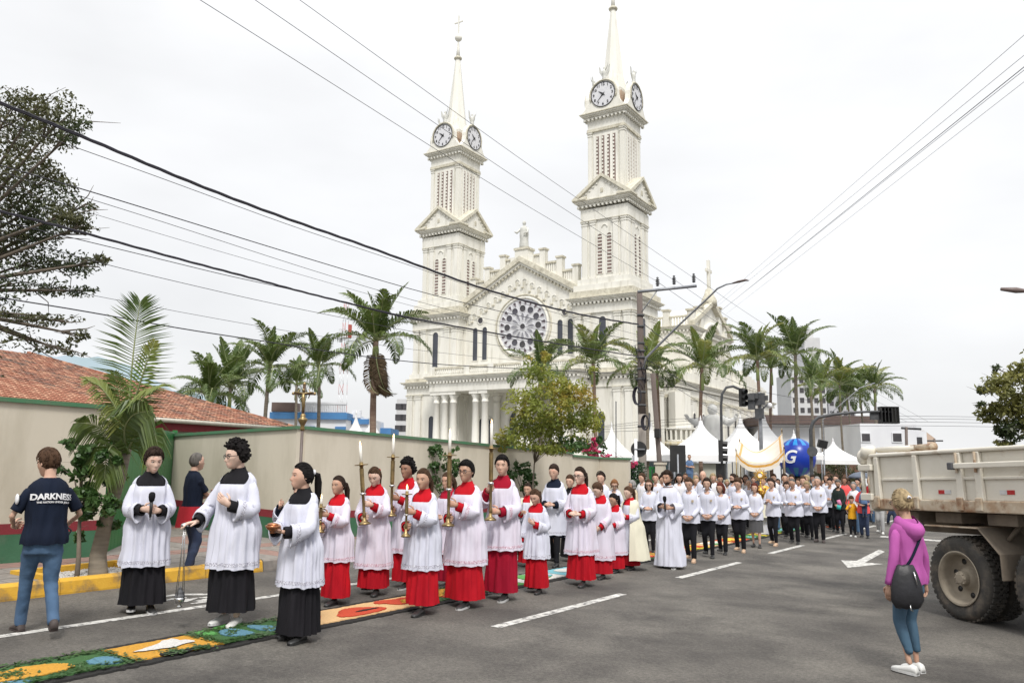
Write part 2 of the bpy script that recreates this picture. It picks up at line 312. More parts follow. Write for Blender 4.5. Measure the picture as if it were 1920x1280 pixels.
def hand_mb(wr, d, nrm, side, curl=.6, sc=1., thumb=.6, q=6, m=None):
    """hand rooted at the wrist, fingers along d, palm facing nrm; side=+1 puts the thumb on d x nrm"""
    mb = MB(); d = np.array(d, float); d /= np.linalg.norm(d); nrm = np.array(nrm, float); nrm -= d*np.dot(nrm, d); nrm /= np.linalg.norm(nrm)
    s = np.cross(d, nrm)*side; wr = np.array(wr, float)
    P = lambda a, b, c: wr+sc*(d*a+s*b+nrm*c)
    sect = [(-.02,.026,.020,0),(.02,.034,.017,.002),(.055,.040,.015,0),(.088,.038,.012,-.002)]
    V = []; sg = 8
    for a, w, t, c in sect:
        for k in range(sg): an = 2*pi*k/sg; V.append(P(a, c+w*math.cos(an), t*math.sin(an)))
    F = [(i*sg+k, i*sg+(k+1)%sg, (i+1)*sg+(k+1)%sg, (i+1)*sg+k) for i in range(3) for k in range(sg)]+[tuple(range(sg-1,-1,-1)), tuple(range(3*sg,4*sg))]
    mb.add(V, F, m, True)
    for b, L, dl in ((.028,.068,.0),(.010,.078,.05),(-.009,.072,.1),(-.027,.056,.16)):
        p = P(.075, b, 0); dd = d+s*b*1.5; pts = [p]; ang = 0
        for f, l in enumerate((.45,.32,.23)):
            ang += (curl+dl*curl)*(.7,1.1,.8)[f]; v = dd*math.cos(ang)+nrm*math.sin(ang); v /= np.linalg.norm(v); p = p+v*l*L*1.15*sc; pts.append(p)
        mb.tube(pts, [.0095*sc,.009*sc,.008*sc,.006*sc], q, m)
    p = P(.015,.026,.004); v = d*.55+s*.8+nrm*.25*thumb; v /= np.linalg.norm(v); p2 = p+v*.035*sc; v2 = d*.85+s*(.45-.4*thumb)+nrm*.5*thumb; v2 /= np.linalg.norm(v2); p3 = p2+v2*.03*sc; v3 = d*.9+nrm*.7*thumb-s*.1*thumb; v3 /= np.linalg.norm(v3)
    mb.tube([p, p2, p3, p3+v3*.024*sc], [.013*sc,.011*sc,.0095*sc,.007*sc], q, m); return mb
def ik(a, b, l1, l2, hint):
    a, b = np.array(a, float), np.array(b, float); v = b-a; L = np.linalg.norm(v)
    if L > (l1+l2)*.995: b = a+v/L*(l1+l2)*.995; v = b-a; L = np.linalg.norm(v)
    v /= L; x = (l1*l1-l2*l2+L*L)/(2*L); h = math.sqrt(max(l1*l1-x*x, 1e-5)); hn = np.array(hint, float); hn -= v*np.dot(hn, v); hn /= np.linalg.norm(hn)+1e-9
    return a+v*x+hn*h, b
# pose: side -> (wrist, hand direction, palm normal, curl, elbow hint)   x: + is the person's left, -y is forward
def P_(l, r, **k): return dict(l=l, r=r, **k)
POSES = dict(
 clasp=P_(((.075,-.25,1.07),(-.8,-.5,.15),(0,.6,-.8),.9,(.9,.5,-.4)), ((-.075,-.26,1.075),(.8,-.5,.1),(0,.7,-.6),.8,(-.9,.5,-.4))),
 low=P_(((.085,-.21,.93),(-.75,-.35,-.5),(-.2,.9,.1),.7,(.9,.6,0)), ((-.085,-.22,.93),(.75,-.35,-.5),(.2,.9,.1),.7,(-.9,.6,0))),
 pray=P_(((.06,-.27,1.12),(-.5,-.6,.6),(-1,0,0),.5,(.9,.4,-.6)), ((-.06,-.27,1.12),(.5,-.6,.6),(1,0,0),.5,(-.9,.4,-.6))),
 mic=P_(((.085,-.25,1.10),(-.85,-.4,.1),(0,.8,-.2),1.0,(.9,.5,-.4)), ((-.075,-.27,1.12),(.8,-.5,0),(0,.8,.1),1.1,(-.9,.5,-.4))),
 candle=P_(((.06,-.30,1.24),(-.75,-.6,.25),(-.3,.5,0),1.3,(.9,.2,-.7)), ((-.07,-.30,1.06),(.75,-.6,.15),(.3,.5,0),1.3,(-.9,.3,-.6))),
 candle_hi=P_(((.08,-.26,1.08),(-.75,-.6,.15),(-.3,.5,0),1.3,(.9,.3,-.6)), ((-.06,-.30,1.34),(.7,-.6,.3),(.3,.5,0),1.3,(-.9,.2,-.7))),
 chest_out=P_(((.06,-.22,1.17),(-.8,-.1,.55),(0,.95,0),.25,(.9,.3,-.7)), ((-.25,-.27,1.0),(-.45,-.8,-.1),(0,-.2,-1),.35,(-.7,.6,-.3))),
 bowl=P_(((.06,-.33,1.10),(-.85,-.35,.1),(0,.2,1),.6,(.9,.3,-.6)), ((-.08,-.32,1.11),(.8,-.5,.1),(0,.2,1),.5,(-.9,.3,-.6))),
 cross=P_(((.05,-.34,1.20),(-.6,-.7,.3),(-.4,.4,0),1.3,(.9,.3,-.6)), ((-.06,-.36,1.43),(.5,-.7,.4),(.4,.4,0),1.3,(-.9,.2,-.6))),
 chest_one=P_(((.03,-.20,1.17),(-.75,-.15,.6),(0,.95,0),.3,(.9,.3,-.7)), ((-.26,-.10,.83),(-.05,-.15,-1),(.9,.2,0),.4,(-.6,.8,0))),
 hang=P_(((.27,-.02,.82),(0,-.15,-1),(-.9,0,0),.4,(.5,.9,0)), ((-.27,-.02,.82),(0,-.15,-1),(.9,0,0),.4,(-.5,.9,0))),
 crossed=P_(((-.13,-.21,1.17),(-.95,.0,.1),(0,1,0),.4,(.8,-.4,-.7)), ((.13,-.235,1.13),(.95,.1,-.05),(0,1,0),.4,(-.8,-.4,-.7))),
 camera=P_(((.22,-.26,1.02),(-.5,-.8,0),(-.5,.4,0),1.2,(.8,.7,-.1)), ((-.26,-.25,1.02),(.1,-.9,-.1),(.9,.0,0),1.2,(-.8,.7,-.1))),
 monstrance=P_(((.05,-.38,1.42),(-.5,-.6,.5),(-.4,.4,0),1.2,(.9,.3,-.6)), ((-.05,-.38,1.36),(.5,-.6,.5),(.4,.4,0),1.2,(-.9,.3,-.6))),
 lead=P_(((.05,-.22,1.05),(-.6,-.4,.3),(-.3,.8,0),.8,(.9,.4,-.4)), ((-.2,-.3,1.05),(.5,-.6,0),(.9,.2,0),.9,(-.9,.4,-.4))),
 behind=P_(((.30,.02,.86),(.0,-.5,-.9),(-.9,0,0),.7,(.4,.9,0)), ((-.24,-.28,.98),(.2,-.9,-.1),(.8,0,.2),.8,(-.7,.7,-.2))),
 child_up=P_(((.30,-.12,1.22),(.5,-.2,.8),(-.3,-.9,0),.6,(.7,.1,-.9)), ((-.06,-.20,1.32),(.3,.3,.9),(0,.9,0),.7,(-.9,-.1,-.6))),
)
def make_person(loc, yaw, h, label, *, pose='clasp', head=(0,8), sk=0, outfit='shirt', hair='short', hc='dark', step=.12, g=1., hem=.62, near=1, group=None, female=False, glasses=False, beard=None, body='white', accent='red', legs='blackpants', shoe='shoe_black', skirt_hem=.10, tie=False, headband=False, lean=0., mirror=False):
    robed = outfit in ('surplice','cape','alb','chasuble')
    root = thing('person', label, 'person', (loc[0], loc[1], loc[2]), yaw, group)
    S = h/1.75
    if h < 1.45: hs = .252*max(S, .80)/S*1.02
    else: hs = .250 if h > 1.72 else .260
    def fin(mb, name, parent=root, m=None):
        v = np.vstack(mb.v)*S
        if lean: a = lean*np.clip(v[:,2]/S-.9, 0, 1); v[:,1] -= a*S*.3; v[:,2] -= a*a*.05
        mb.v = [v]; mb.n = len(v); return mb.obj(name, parent, m)
    skm = SK[sk]; pz = POSES[pose]
    hipL, hipR = np.array([.085,0,.90]), np.array([-.085,0,.90])
    footL, footR = np.array([.09,-step,.085]), np.array([-.09,step,.085+.25*abs(step)])
    if step < 0: footL[2], footR[2] = .085+.25*abs(step), .085
    arms = {}
    for k, sx in (('l',1),('r',-1)):
        w, d, nn, cu, hint = pz[k]; w = np.array(w)
        sh = np.array([sx*(.168+(g-1)*.05), .005, 1.395]); hint = np.array(hint)*np.array([.5,1,1.2]); w = w*np.array([1,1,1]) + np.array([0,-(g-1)*.12,0])
        el, w = ik(sh, w, .30, .265, hint); arms[k] = (sh, el, w, np.array(d, float), np.array(nn, float), cu)
    # --- body: one skin, remeshed into a single surface, then head and hands
    b = MB(); sg = 14
    zs = [.78,.86,.93,1.0,1.08,1.18,1.28,1.36,1.41,1.445,1.475]
    V = []
    for z in zs:
        rx, ry, cy = sec(z, g)
        for k in range(sg): a = 2*pi*k/sg; V.append((rx*.93*math.cos(a), cy+ry*.93*math.sin(a), z))
    b.add(V, [(i*sg+k, i*sg+(k+1)%sg, (i+1)*sg+(k+1)%sg, (i+1)*sg+k) for i in range(len(zs)-1) for k in range(sg)]+[tuple(range(sg-1,-1,-1)), tuple(range((len(zs)-1)*sg, len(zs)*sg))])
    b.tube([(0,.015,1.42),(0,.01,1.50),(0,-.005,1.60)], [.062,.056,.054], 10)
    for k, (sh, el, w, d, nn, cu) in arms.items():
        b.tube([sh*np.array([.72,1,.985]), (sh*.65+el*.35), el, el*.6+w*.4, w], [.034,.034,.031,.030,.025], 10)
    for hp, ft in ((hipL, footL), (hipR, footR)):
        kn, _ = ik(hp, ft, .415, .410, (0,-1,.1))
        if robed: kn = np.array([ft[0]*.8, ft[1]*.25, .42]); hp2 = hp*np.array([.8,1,1]); b.tube([hp2, kn, ft], [.07,.045,.034], 10)
        else: b.tube([hp, hp*.6+kn*.4, kn, kn*.65+ft*.35, ft], ([.085,.075,.055,.052,.036] if outfit != 'shirt' and legs != 'blackpants' and legs != 'leggings' or legs == 'greyskirt' else [.07,.055,.038,.034,.030]), 10)
    bv, bf = remesh(b, .022 if near else .034, 3)
    body_mb = MB(); body_mb.add(bv, bf, skm, True)
    for k, (sh, el, w, d, nn, cu) in arms.items():
        body_mb.join(hand_mb(w, d, nn, 1 if k == 'r' else -1, cu, 1.05*(1 if h > 1.4 else .9), q=6 if near else 4, m=skm))
    nu, nv = (36, 28) if near else (20, 16)
    HP, HD = head_points(nu, nv, female); fr_ = HP[HD[:,1] < -.05]
    def FS(x, z, o=0.):
        k_ = np.argsort((fr_[:,0]-x)**2+(fr_[:,2]-z)**2)[:3]; return np.array([x, fr_[k_,1].mean()-o, z])
    RH = rot_to(*head); hc_ = np.array([0, -.012, 1.538]); 
    H = lambda p: (np.asarray(p)*hs+np.array([0,-.012, hs*.40]))@RH.T+hc_        # head space -> body space
    body_mb.add(H(HP), grid_faces(nu, nv), skm, True)
    for sx in (1,-1): body_mb.join(MB().ball((0,0,0), (.022,.055,.085), skm, 8, 6), np.block([[RH*hs, (H((sx*.335,.03,-.04)))[:,None]], [0,0,0,1]]))
    fin(body_mb, 'body')
    # --- eyes, brows, mouth
    fm = MB()
    for sx in (1,-1):
        if near: 
            T = np.block([[RH*hs, H(FS(sx*.135,.03,-.018))[:,None]], [0,0,0,1]]); fm.join(MB().ball((0,0,0), (.050,.032,.020), EYE_W, 8, 6), T)
            T = np.block([[RH*hs, H(FS(sx*.13,.027,.010))[:,None]], [0,0,0,1]]); fm.join(MB().ball((0,0,0), (.022,.010,.020), EYE_D, 8, 6), T)
            fm.tube([H(FS(sx*.078,.035,.010)), H(FS(sx*.13,.052,.014)), H(FS(sx*.195,.032,.008))], .0024, 4, EYE_D)
        else: T = np.block([[RH*hs, H(FS(sx*.135,.03,-.008))[:,None]], [0,0,0,1]]); fm.join(MB().ball((0,0,0), (.055,.025,.022), EYE_D, 6, 4), T)
        fm.tube([H(FS(sx*.065,.108,.006)), H(FS(sx*.13,.128,.006)), H(FS(sx*.215,.110,.006))], [.0028,.0042,.002] if not female else .0026, 4, HAIR[hc if hc != 'grey' else 'salt'])
    fm.tube([H(FS(-.075,-.278,.004)), H(FS(0,-.28,.006)), H(FS(.075,-.278,.004))], [.0018,.004,.0018], 5, LIP)
    tag(fin(fm, 'facial_features'), kind='stuff')
    # --- hair
    hm = HAIR[hc]; x, y, z = HD.T
    if hair != 'bald':
        front = .64 if hair not in ('fringe',) else .25
        line = np.where(y < 0, front*smoothstep(-.05,-.85,-(-y))*0+np.interp(-y, [0,.30,.6,1.0], [-.25,.36,front*.95,front]), np.interp(y, [0,.3,1], [-.25,-.55,-.62]))
        if hair in ('buzz','balding'): line = np.where(y < 0, np.interp(-y, [0,.3,.7,1], [-.15,.45,.72 if hair == 'buzz' else .95,.75 if hair == 'buzz' else 1.2]), line)
        msk = smoothstep(-.06, .14, z-line)
        sidek = (.35+.65*smoothstep(-.15,.45,z)) if hair in ('short','side','buzz','balding') else 1.
        th = dict(short=.15, buzz=.05, balding=.03, curly=.24, fringe=.13, pony=.09, bun=.09, long=.13, bob=.18, side=.19, updo=.13).get(hair, .08)
        top = 1+(.35 if hair in ('short','curly','side') else 0)*smoothstep(.3,.9,z)
        nzv = np.array([mnoise.noise(Vector((p[0]*5+loc[0]*3, p[1]*5, p[2]*5))) for p in HD])*(.10 if hair == 'curly' else .035 if hair in ('short','side','bob') else .012)
        if hair in ('buzz','balding'): nzv *= .2
        HH = HP*(1+((th*top*sidek+nzv)*msk)[:,None]-.03*(1-msk)[:,None]); hmb = MB(); hmb.add(H(HH), grid_faces(nu, nv), hm, True)
        if near and hair in ('short','side','pony','updo','fringe','bob'):
            rg2 = np.random.default_rng(int(abs(loc[0])*1000)); cand_ = [i_ for i_ in range(len(HD)) if msk[i_] > .25]; E3 = np.array([.335,.42,.5])
            for i_ in rg2.choice(cand_, 190):
                d0 = HD[i_]+rg2.normal(0,.05,3); d0 /= np.linalg.norm(d0); base_th = (th*top*sidek*msk)[i_]
                tgt = np.array([0,1.2,.3]) if hair in ('pony','updo') else np.array([d0[0]*1.6+rg2.normal(0,.3), -.5 if d0[1] < .2 else .9, .1 if hair != 'fringe' else -.4]); st_ = (tgt-d0); st_ -= d0*np.dot(st_, d0); st_ /= np.linalg.norm(st_)+1e-6
                pts_ = []
                for q_ in (0,.14,.27,.38): dd_ = d0+st_*q_; dd_ /= np.linalg.norm(dd_); pts_.append(H(dd_*E3*(1+base_th+.012+(rg2.uniform(-.01,.05) if q_ > .3 and hair in ('short','side') else 0))))
                hmb.tube(pts_, [.0035,.0055,.005,.0012], 4, hm)
        if hair == 'curly':
            rg = np.random.default_rng(3)
            sel = [p for p, k, d in zip(HH, msk, HD) if k > .85 and d[2] > -.25]
            for p in [sel[i] for i in rg.choice(len(sel), min(len(sel), 170), replace=True)]:
                T = np.block([[RH*hs, H(p*rg.uniform(.96,1.08)+rg.normal(0,.012,3))[:,None]], [0,0,0,1]]); hmb.join(MB().ball((0,0,0), rg.uniform(.035,.065), hm, 6, 4), T)
        if hair == 'pony':
            a = H((.0,.44,.12)); pts = [a, a+np.array([0,.05,-.02])@RH.T, a+np.array([.0,.085,-.10]), a+np.array([.0,.09,-.24]), a+np.array([0,.08,-.40 if near else -.30])]
            hmb.tube(pts, [.02,.032,.040,.034,.008], 10, hm)
        if hair in ('bun','updo'): T = np.block([[RH*hs, H((0,.44,.05 if hair == 'bun' else .2))[:,None]], [0,0,0,1]]); hmb.join(MB().ball((0,0,0), (.19,.14,.18), hm, 10, 8), T)
        if hair in ('long','bob'):
            L = (-.95 if hair == 'long' else -.36); n2 = 20; V = []; rows = 7
            for j in range(rows):
                zz = .15+(L-.15)*j/(rows-1)
                for k in range(n2):
                    a = math.radians(60-180)+k/(n2-1)*math.radians(240)      # open at the face
                    rr = .40+.05*math.sin(j*1.1)+.02*math.sin(k*3.1+j)-(.06*max(0,-zz-.3)); V.append((rr*.97*math.sin(a+pi)*-1 if 0 else rr*math.sin(a+pi)*.98, .03-rr*math.cos(a+pi)*1.02, zz-.03*math.sin(k*2.3)))
            # shell with an inner side so that it has thickness
            V = np.array(V); Vi = V*np.array([.88,.88,1]); N = len(V)
            F = [(j*n2+k, j*n2+k+1, (j+1)*n2+k+1, (j+1)*n2+k) for j in range(rows-1) for k in range(n2-1)]
            F2 = [tuple(N+i for i in f[::-1]) for f in F]; R_ = [((rows-1)*n2+k, (rows-1)*n2+k+1, N+(rows-1)*n2+k+1, N+(rows-1)*n2+k) for k in range(n2-1)]
            R_ += [(j*n2, (j+1)*n2, N+(j+1)*n2, N+j*n2) for j in range(rows-1)]+[(j*n2+n2-1, (j+1)*n2+n2-1, N+(j+1)*n2+n2-1, N+j*n2+n2-1) for j in range(rows-1)]
            hmb.add(H(np.vstack([V, Vi])), F+F2+R_, hm, True)
        ho = fin(hmb, 'hair')
        if tie: t2 = MB(); T = np.block([[RH*hs, H((.12,.44,.16))[:,None]], [0,0,0,1]]); t2.join(MB().ball((0,0,0), (.10,.07,.11), CL['red' if accent == 'red' else 'bright_white'], 8, 6), T); fin(t2, 'hair_tie')
        if headband:
            t2 = MB(); t2.tube([H((.39*math.cos(a), .02-.12*math.sin(a), .14+.47*math.sin(a))) for a in np.linspace(0, pi, 10)], .009, 6, CL['black']); fin(t2, 'headband')
    if beard:
        bm = (smoothstep(.42,.56,-z) * (y < .15)); bm = bm*(1-np.exp(-((HP[:,0])/.09)**2-((HP[:,2]+.28)/.035)**2)*(y<0)); BB = HP*(1+(.035*bm)[:,None]-.03*(1-np.clip(bm*3,0,1))[:,None])
        t2 = MB(); t2.add(H(BB), grid_faces(nu, nv), HAIR[beard], True); fin(t2, 'beard')
    if glasses:
        t2 = MB()
        for sx in (1,-1):
            t2.tube([H((sx*(.14+.10*math.cos(a)), -.43+.02*abs(math.cos(a)), .02+.075*math.sin(a))) for a in np.linspace(0, 2*pi, 13)], .0032 if near else .005, 4, M['black'], caps=False)
            t2.tube([H((sx*.24,-.41,.03)), H((sx*.35,-.30,.04)), H((sx*.36,.02,.03))], .003, 4, M['black'])
        t2.tube([H((-.04,-.44,.03)), H((.04,-.44,.03))], .003, 4, M['black']); fin(t2, 'glasses')
    # --- clothes
    N = 84 if near else 40
    ph = RNG.uniform(0, 6, 8)
    def shell(name, z0, ztopf, ease, m, fold=0., k0=9, flare=0., rings=16, foldz=None, parent=root, sq=2.3, legsway=0., bottom_noise=0.):
        """closed-round garment surface from hem z0 up to the neckline ztopf(angle)"""
        V = []
        for j in range(rings+1):
            v = j/rings
            for k in range(N):
                a = 2*pi*k/N; ca, sa = math.cos(a), math.sin(a); zt = ztopf(ca, sa); z = z0+(zt-z0)*v
                rx, ry, cy = sec(z, g)
                if z < .98: rx0, ry0, _ = sec(.98 if z < .98 else z, g); rx, ry = max(rx, rx0*.98), max(ry, ry0*.98)
                dz = max(0, (foldz or 1.15)-z); fl = flare*dz
                e = ease*np.interp(z, [1.3,1.42,1.5], [1,.85,.75])
                rad = 1/((abs(ca)**sq+abs(sa)**sq)**(1/sq))
                s1 = math.sin(k0*a+ph[0]+.9*math.sin(3*a+ph[1])); fo = fold*min(1, dz/.45)*((1-2*abs(s1)**.7)*.75+.4*math.sin((2*k0+1)*a+ph[2]))
                fo += fold*.25*math.sin(5*a+ph[3]+z*6)*(z < 1.4)
                if near: fo += (.006+.016*min(1, max(0, 1.3-z)))*mnoise.noise(Vector((ca*3.2+ph[4]*3, sa*3.2, z*2.4)))*(z < 1.42)+.010*mnoise.noise(Vector((ca*6+ph[3]*3, sa*6, z*6)))*(z < 1.42)
                X = (rx+e+fl*1.0+fo)*ca*(rad if z < 1.3 else 1); Y = cy+(ry+e+fl*.9+fo)*sa*(rad if z < 1.3 else 1)
                if legsway: Y += -legsway*step*dz*ca*np.sign(1)
                V.append((X, Y, z+(bottom_noise*math.sin(k0*a+ph[4]) if j == 0 else 0)))
        F = [(i*N+k, i*N+(k+1)%N, (i+1)*N+(k+1)%N, (i+1)*N+k) for i in range(rings) for k in range(N)]
        mb = MB(); mb.add(V, F, m, True); return mb
    def sleeve(mb, k, r0, r1, r2, m, t_end=1., drape=0., t0=0., lace=None, wr=None):
        sh, el, w, d, nn, cu = arms[k]; sh = sh+np.array([-.028 if k == 'l' else .028,0,-.012]); Lh = .30/(.565)
        ts = np.linspace(t0, t_end, 13 if near else 8); V = []; sg = 16 if near else 10
        def pos(t):
            if t < .48: q = t/.48*.9; return sh*(1-q)+el*q
            if t < .58: q = (t-.48)/.10; a1 = sh*.1+el*.9; a2 = el*.9+w*.1; return (a1*(1-q)+a2*q)*.6+el*.4 if 0 < q < 1 else (a1*(1-q)+a2*q)
            q = (t-.58)/.42*.9+.1; return el*(1-q)+w*q
        a = None; prevt = None
        for i, t in enumerate(ts):
            p = pos(t); tg = pos(min(t+.05, 1.05))-pos(max(t-.05, 0)); tg /= np.linalg.norm(tg)
            if a is None: a = np.cross(tg, (0,0,1.)); a /= np.linalg.norm(a)+1e-9
            a = a-tg*np.dot(a, tg); a /= np.linalg.norm(a); bb = np.cross(tg, a)
            r = np.interp(t, [0,.5,1], [r0,r1,r2])*(np.interp(i, [0,1,2], [.55,.9,1.]) if t0 == 0 else 1); 
            for q in range(sg):
                an = 2*pi*q/sg; off = r*(math.cos(an)*a+math.sin(an)*bb); off = off*(1+.05*math.sin(q*2.1+t*17+ph[5])+.11*mnoise.noise(Vector((math.cos(an)*1.3+ph[1]*5, math.sin(an)*1.3, t*9))))
                dn = drape*smoothstep(.45,1,t)*max(0, -off[2]/r); V.append(p+off+np.array([0,0,-dn]))
        n = len(ts)
        F = [(i*sg+q, i*sg+(q+1)%sg, (i+1)*sg+(q+1)%sg, (i+1)*sg+q) for i in range(n-1) for q in range(sg)]
        # turned-in cuff
        V = np.array(V); last = V[-sg:]; c = last.mean(0); inn = c+(last-c)*.85; deep = pos(ts[-1]-.14)+(last-c)*.62
        F += [((n-1)*sg+q, (n-1)*sg+(q+1)%sg, n*sg+(q+1)%sg, n*sg+q) for q in range(sg)]+[(n*sg+q, n*sg+(q+1)%sg, (n+1)*sg+(q+1)%sg, (n+1)*sg+q) for q in range(sg)]
        F.append(tuple(range(sg-1,-1,-1)))
        mb.add(np.vstack([V, inn, deep]), F, m, True)
        if lace:
            i = n-3 if near else n-2; mb.add(np.vstack([c*0+V[i*sg:(i+1)*sg]*1.0+(V[i*sg:(i+1)*sg]-V[i*sg:(i+1)*sg].mean(0))*.03, V[(i+1)*sg:(i+2)*sg]+(V[(i+1)*sg:(i+2)*sg]-V[(i+1)*sg:(i+2)*sg].mean(0))*.03]), [(q, (q+1)%sg, sg+(q+1)%sg, sg+q) for q in range(sg)], lace, True)
    A, W = CL[accent], CL[body]
    if outfit in ('surplice', 'cape', 'acolyte_short'):
        lc = CL['lace_pink' if body == 'pinkish' else 'lace']
        neck = lambda ca, sa: 1.475-.115*(smoothstep(.25,.75,-sa))-.05*smoothstep(.4,.8,sa)
        mb = shell('surplice', hem, neck, .016, W, .026, 9, .100, 26, foldz=1.36, bottom_noise=.007)
        Vs = mb.v[0].reshape(27, N, 3)
        zr = lambda t: Vs[1]*(t)+Vs[2]*(1-t)
        lo, hi = Vs[1], Vs[2]
        c = lo.mean(0)*np.array([1,1,0]); lo2 = (lo-c)*np.array([1.012,1.012,1])+c; hi2 = (hi-c)*np.array([1.012,1.012,1])+c
        mb.add(np.vstack([lo2, hi2]), [(k, (k+1)%N, N+(k+1)%N, N+k) for k in range(N)], lc, True)
        for k in 'lr': sleeve(mb, k, .056, .066, .074, W, .87, .10, lace=lc)
        fin(mb, 'surplice')
        cm = shell('c', skirt_hem, lambda ca, sa: 1.10, .006, A, .020, 6, .085+.35*max(0, abs(step)-.1), 14, legsway=.45, foldz=.95)
        yk = shell('y', 1.22, lambda ca, sa: 1.527+.012*sa, .001, A, 0, 5, 0, 8); cm.join(yk)
        for k in 'lr': sleeve(cm, k, .044, .044, .049, A, .99, .02, t0=.45)
        fin(cm, 'cassock')
        if outfit == 'cape':
            mb = shell('cape', .22, lambda ca, sa: 1.48-.02*smoothstep(.3,.8,-sa), .055, CL['cream'], .018, 7, .20, 18, foldz=1.3, bottom_noise=.006)
            vv = mb.v[0]; cut = []
            for f in mb.f:
                q = vv[list(f)].mean(0); cut.append(not (q[1] < 0 and abs(q[0]) < .075+.10*max(0,(1.45-q[2]))))
            mb.f = [f for f, k in zip(mb.f, cut) if k]; mb.m = mb.m[:len(mb.f)]; mb.s = mb.s[:len(mb.f)]; fin(mb, 'cape')
    elif outfit == 'alb':
        mb = shell('alb', .05, lambda ca, sa: 1.49-.03*smoothstep(.3,.9,-sa), .02, W, .018, 9, .10, 22, foldz=1.25, legsway=.25)
        for k in 'lr': sleeve(mb, k, .060, .072, .095, W, .93, .14)
        mb.tube([(.075*math.cos(a), .01+.068*math.sin(a), 1.495-.012*math.sin(-a)) for a in np.linspace(0,2*pi,13)], .014, 6, W, caps=False); fin(mb, 'alb')
    elif outfit == 'chasuble':
        mb = shell('chasuble', .55, lambda ca, sa: 1.49, .06, CL['cream'], .02, 6, .28, 18, foldz=1.35)
        mb.join(shell('o', 1.0, lambda ca, sa: 1.50, .075, M['gold'], .01, 6, .2, 8, foldz=1.35))
        for k in 'lr': sleeve(mb, k, .10, .12, .10, M['gold'], .9, .1)
        fin(mb, 'chasuble'); am = shell('a', .05, lambda ca, sa: 1.0, .02, CL['white'], .012, 8, .1, 8); fin(am, 'alb')
    else:
        vneck = .09 if outfit == 'shirt' else .03
        nk = lambda ca, sa: 1.495-vneck*smoothstep(.80,.99,-sa)
        hz = hem if hem != .62 else .80
        mb = shell('shirt', hz, nk, .014 if outfit != 'polo' else .012, W, .009, 7, .09 if outfit == 'shirt' else .02, 16, foldz=1.2, bottom_noise=.006)
        slim = dict(shirt=(.056,.054,.044,.97), tee=(.056,.060,.066,.42), polo=(.056,.058,.060,.40), jacket=(.052,.047,.040,.97))[outfit]
        for k in 'lr': sleeve(mb, k, slim[0], slim[1], slim[2], W, slim[3], .015)
        if outfit in ('shirt', 'polo'):
            cl = [(.070*math.cos(a), .008+.066*math.sin(a), 1.497-.035*max(0,-math.sin(a))) for a in np.linspace(-pi/2+.35, 1.5*pi-.35, 15)]
            mb.tube(cl, [.010]+[.016]*13+[.010], 6, W)
            mb.tube([(0,-(sec(z,g)[1]+.024-sec(z,g)[2]),z) for z in (1.42,1.3,1.15,1.0,.9)], [.002,.006,.006,.006,.004], 5, W) if outfit == 'shirt' else None
        nm = {'shirt':'shirt','tee':'t_shirt','polo':'polo_shirt','jacket':'hoodie'}[outfit]
        garment = fin(mb, nm)
        if outfit == 'shirt' and near == 0 and body == 'white' and h > 1.5:
            bg = MB(); rx, ry, cy = sec(1.28, g); bg.box(.07,.115,cy-ry-.030,cy-ry-.022,1.24,1.29, cloth('badge_gold', (.45,.36,.25))); fin(bg, 'badge')
        lm = CL[legs]
        if legs in ('greyskirt',):
            mb = shell('skirt', .42, lambda ca, sa: .98, .012, lm, .008, 6, .05, 8); fin(mb, 'skirt')
    # trousers also peek out under cassocks
    if outfit in ('shirt','tee','polo','jacket') and legs != 'greyskirt' or (outfit == 'surplice' and skirt_hem > .2):
        lm = CL[legs]; slim = legs in ('leggings',)
        mb = MB(); V = []
        for z in (.76,.84,.92,1.0,1.04):
            rx, ry, cy = sec(z, g**.45)
            for k in range(16): a = 2*pi*k/16; V.append(((rx+.006)*math.cos(a), cy+(ry+.008)*math.sin(a), z))
        mb.add(V, [(i*16+k, i*16+(k+1)%16, (i+1)*16+(k+1)%16, (i+1)*16+k) for i in range(4) for k in range(16)]+[tuple(range(15,-1,-1)), tuple(range(64,80))])
        for hp, ft in ((hipL, footL), (hipR, footR)):
            kn, _ = ik(hp, ft, .415, .410, (0,-1,.1)); e = ft+np.array([0,.01,-.02 if not slim else .10]); k2 = g**.5
            rr = [.098*k2,.09*k2,.070,.066,.062,.060] if not slim else [.094,.084,.060,.058,.046,.040]
            if legs in ('blackpants','jeans'): rr = [.088*k2,.084*k2,.066,.062,.058,.058]
            mb.tube([hp, hp*.6+kn*.4, kn, kn*.65+e*.35, kn*.3+e*.7, e], rr, 12)
        tv, tf = remesh(mb, .022 if near else .036, 3)
        if near:
            ns = np.array([mnoise.noise(Vector((p[0]*7, p[1]*7, p[2]*16))) for p in tv]); nd = tv*np.array([1,1,0]); nd -= np.where(tv[:,0:1]>0, .085, -.085)*np.array([1,0,0]); nd /= np.linalg.norm(nd,axis=1)[:,None]+1e-6
            tv = tv+nd*(ns*(.010 if not slim else .003))[:,None]
        t2 = MB(); t2.add(tv, tf, lm, True); fin(t2, 'trousers' if not slim else 'leggings')
    # --- shoes
    sm = CL[shoe]; soleM = CL['sole'] if shoe in ('shoe_white','shoe_grey','shoe_sneaker') or (shoe == 'shoe_black' and near and not female) else sm
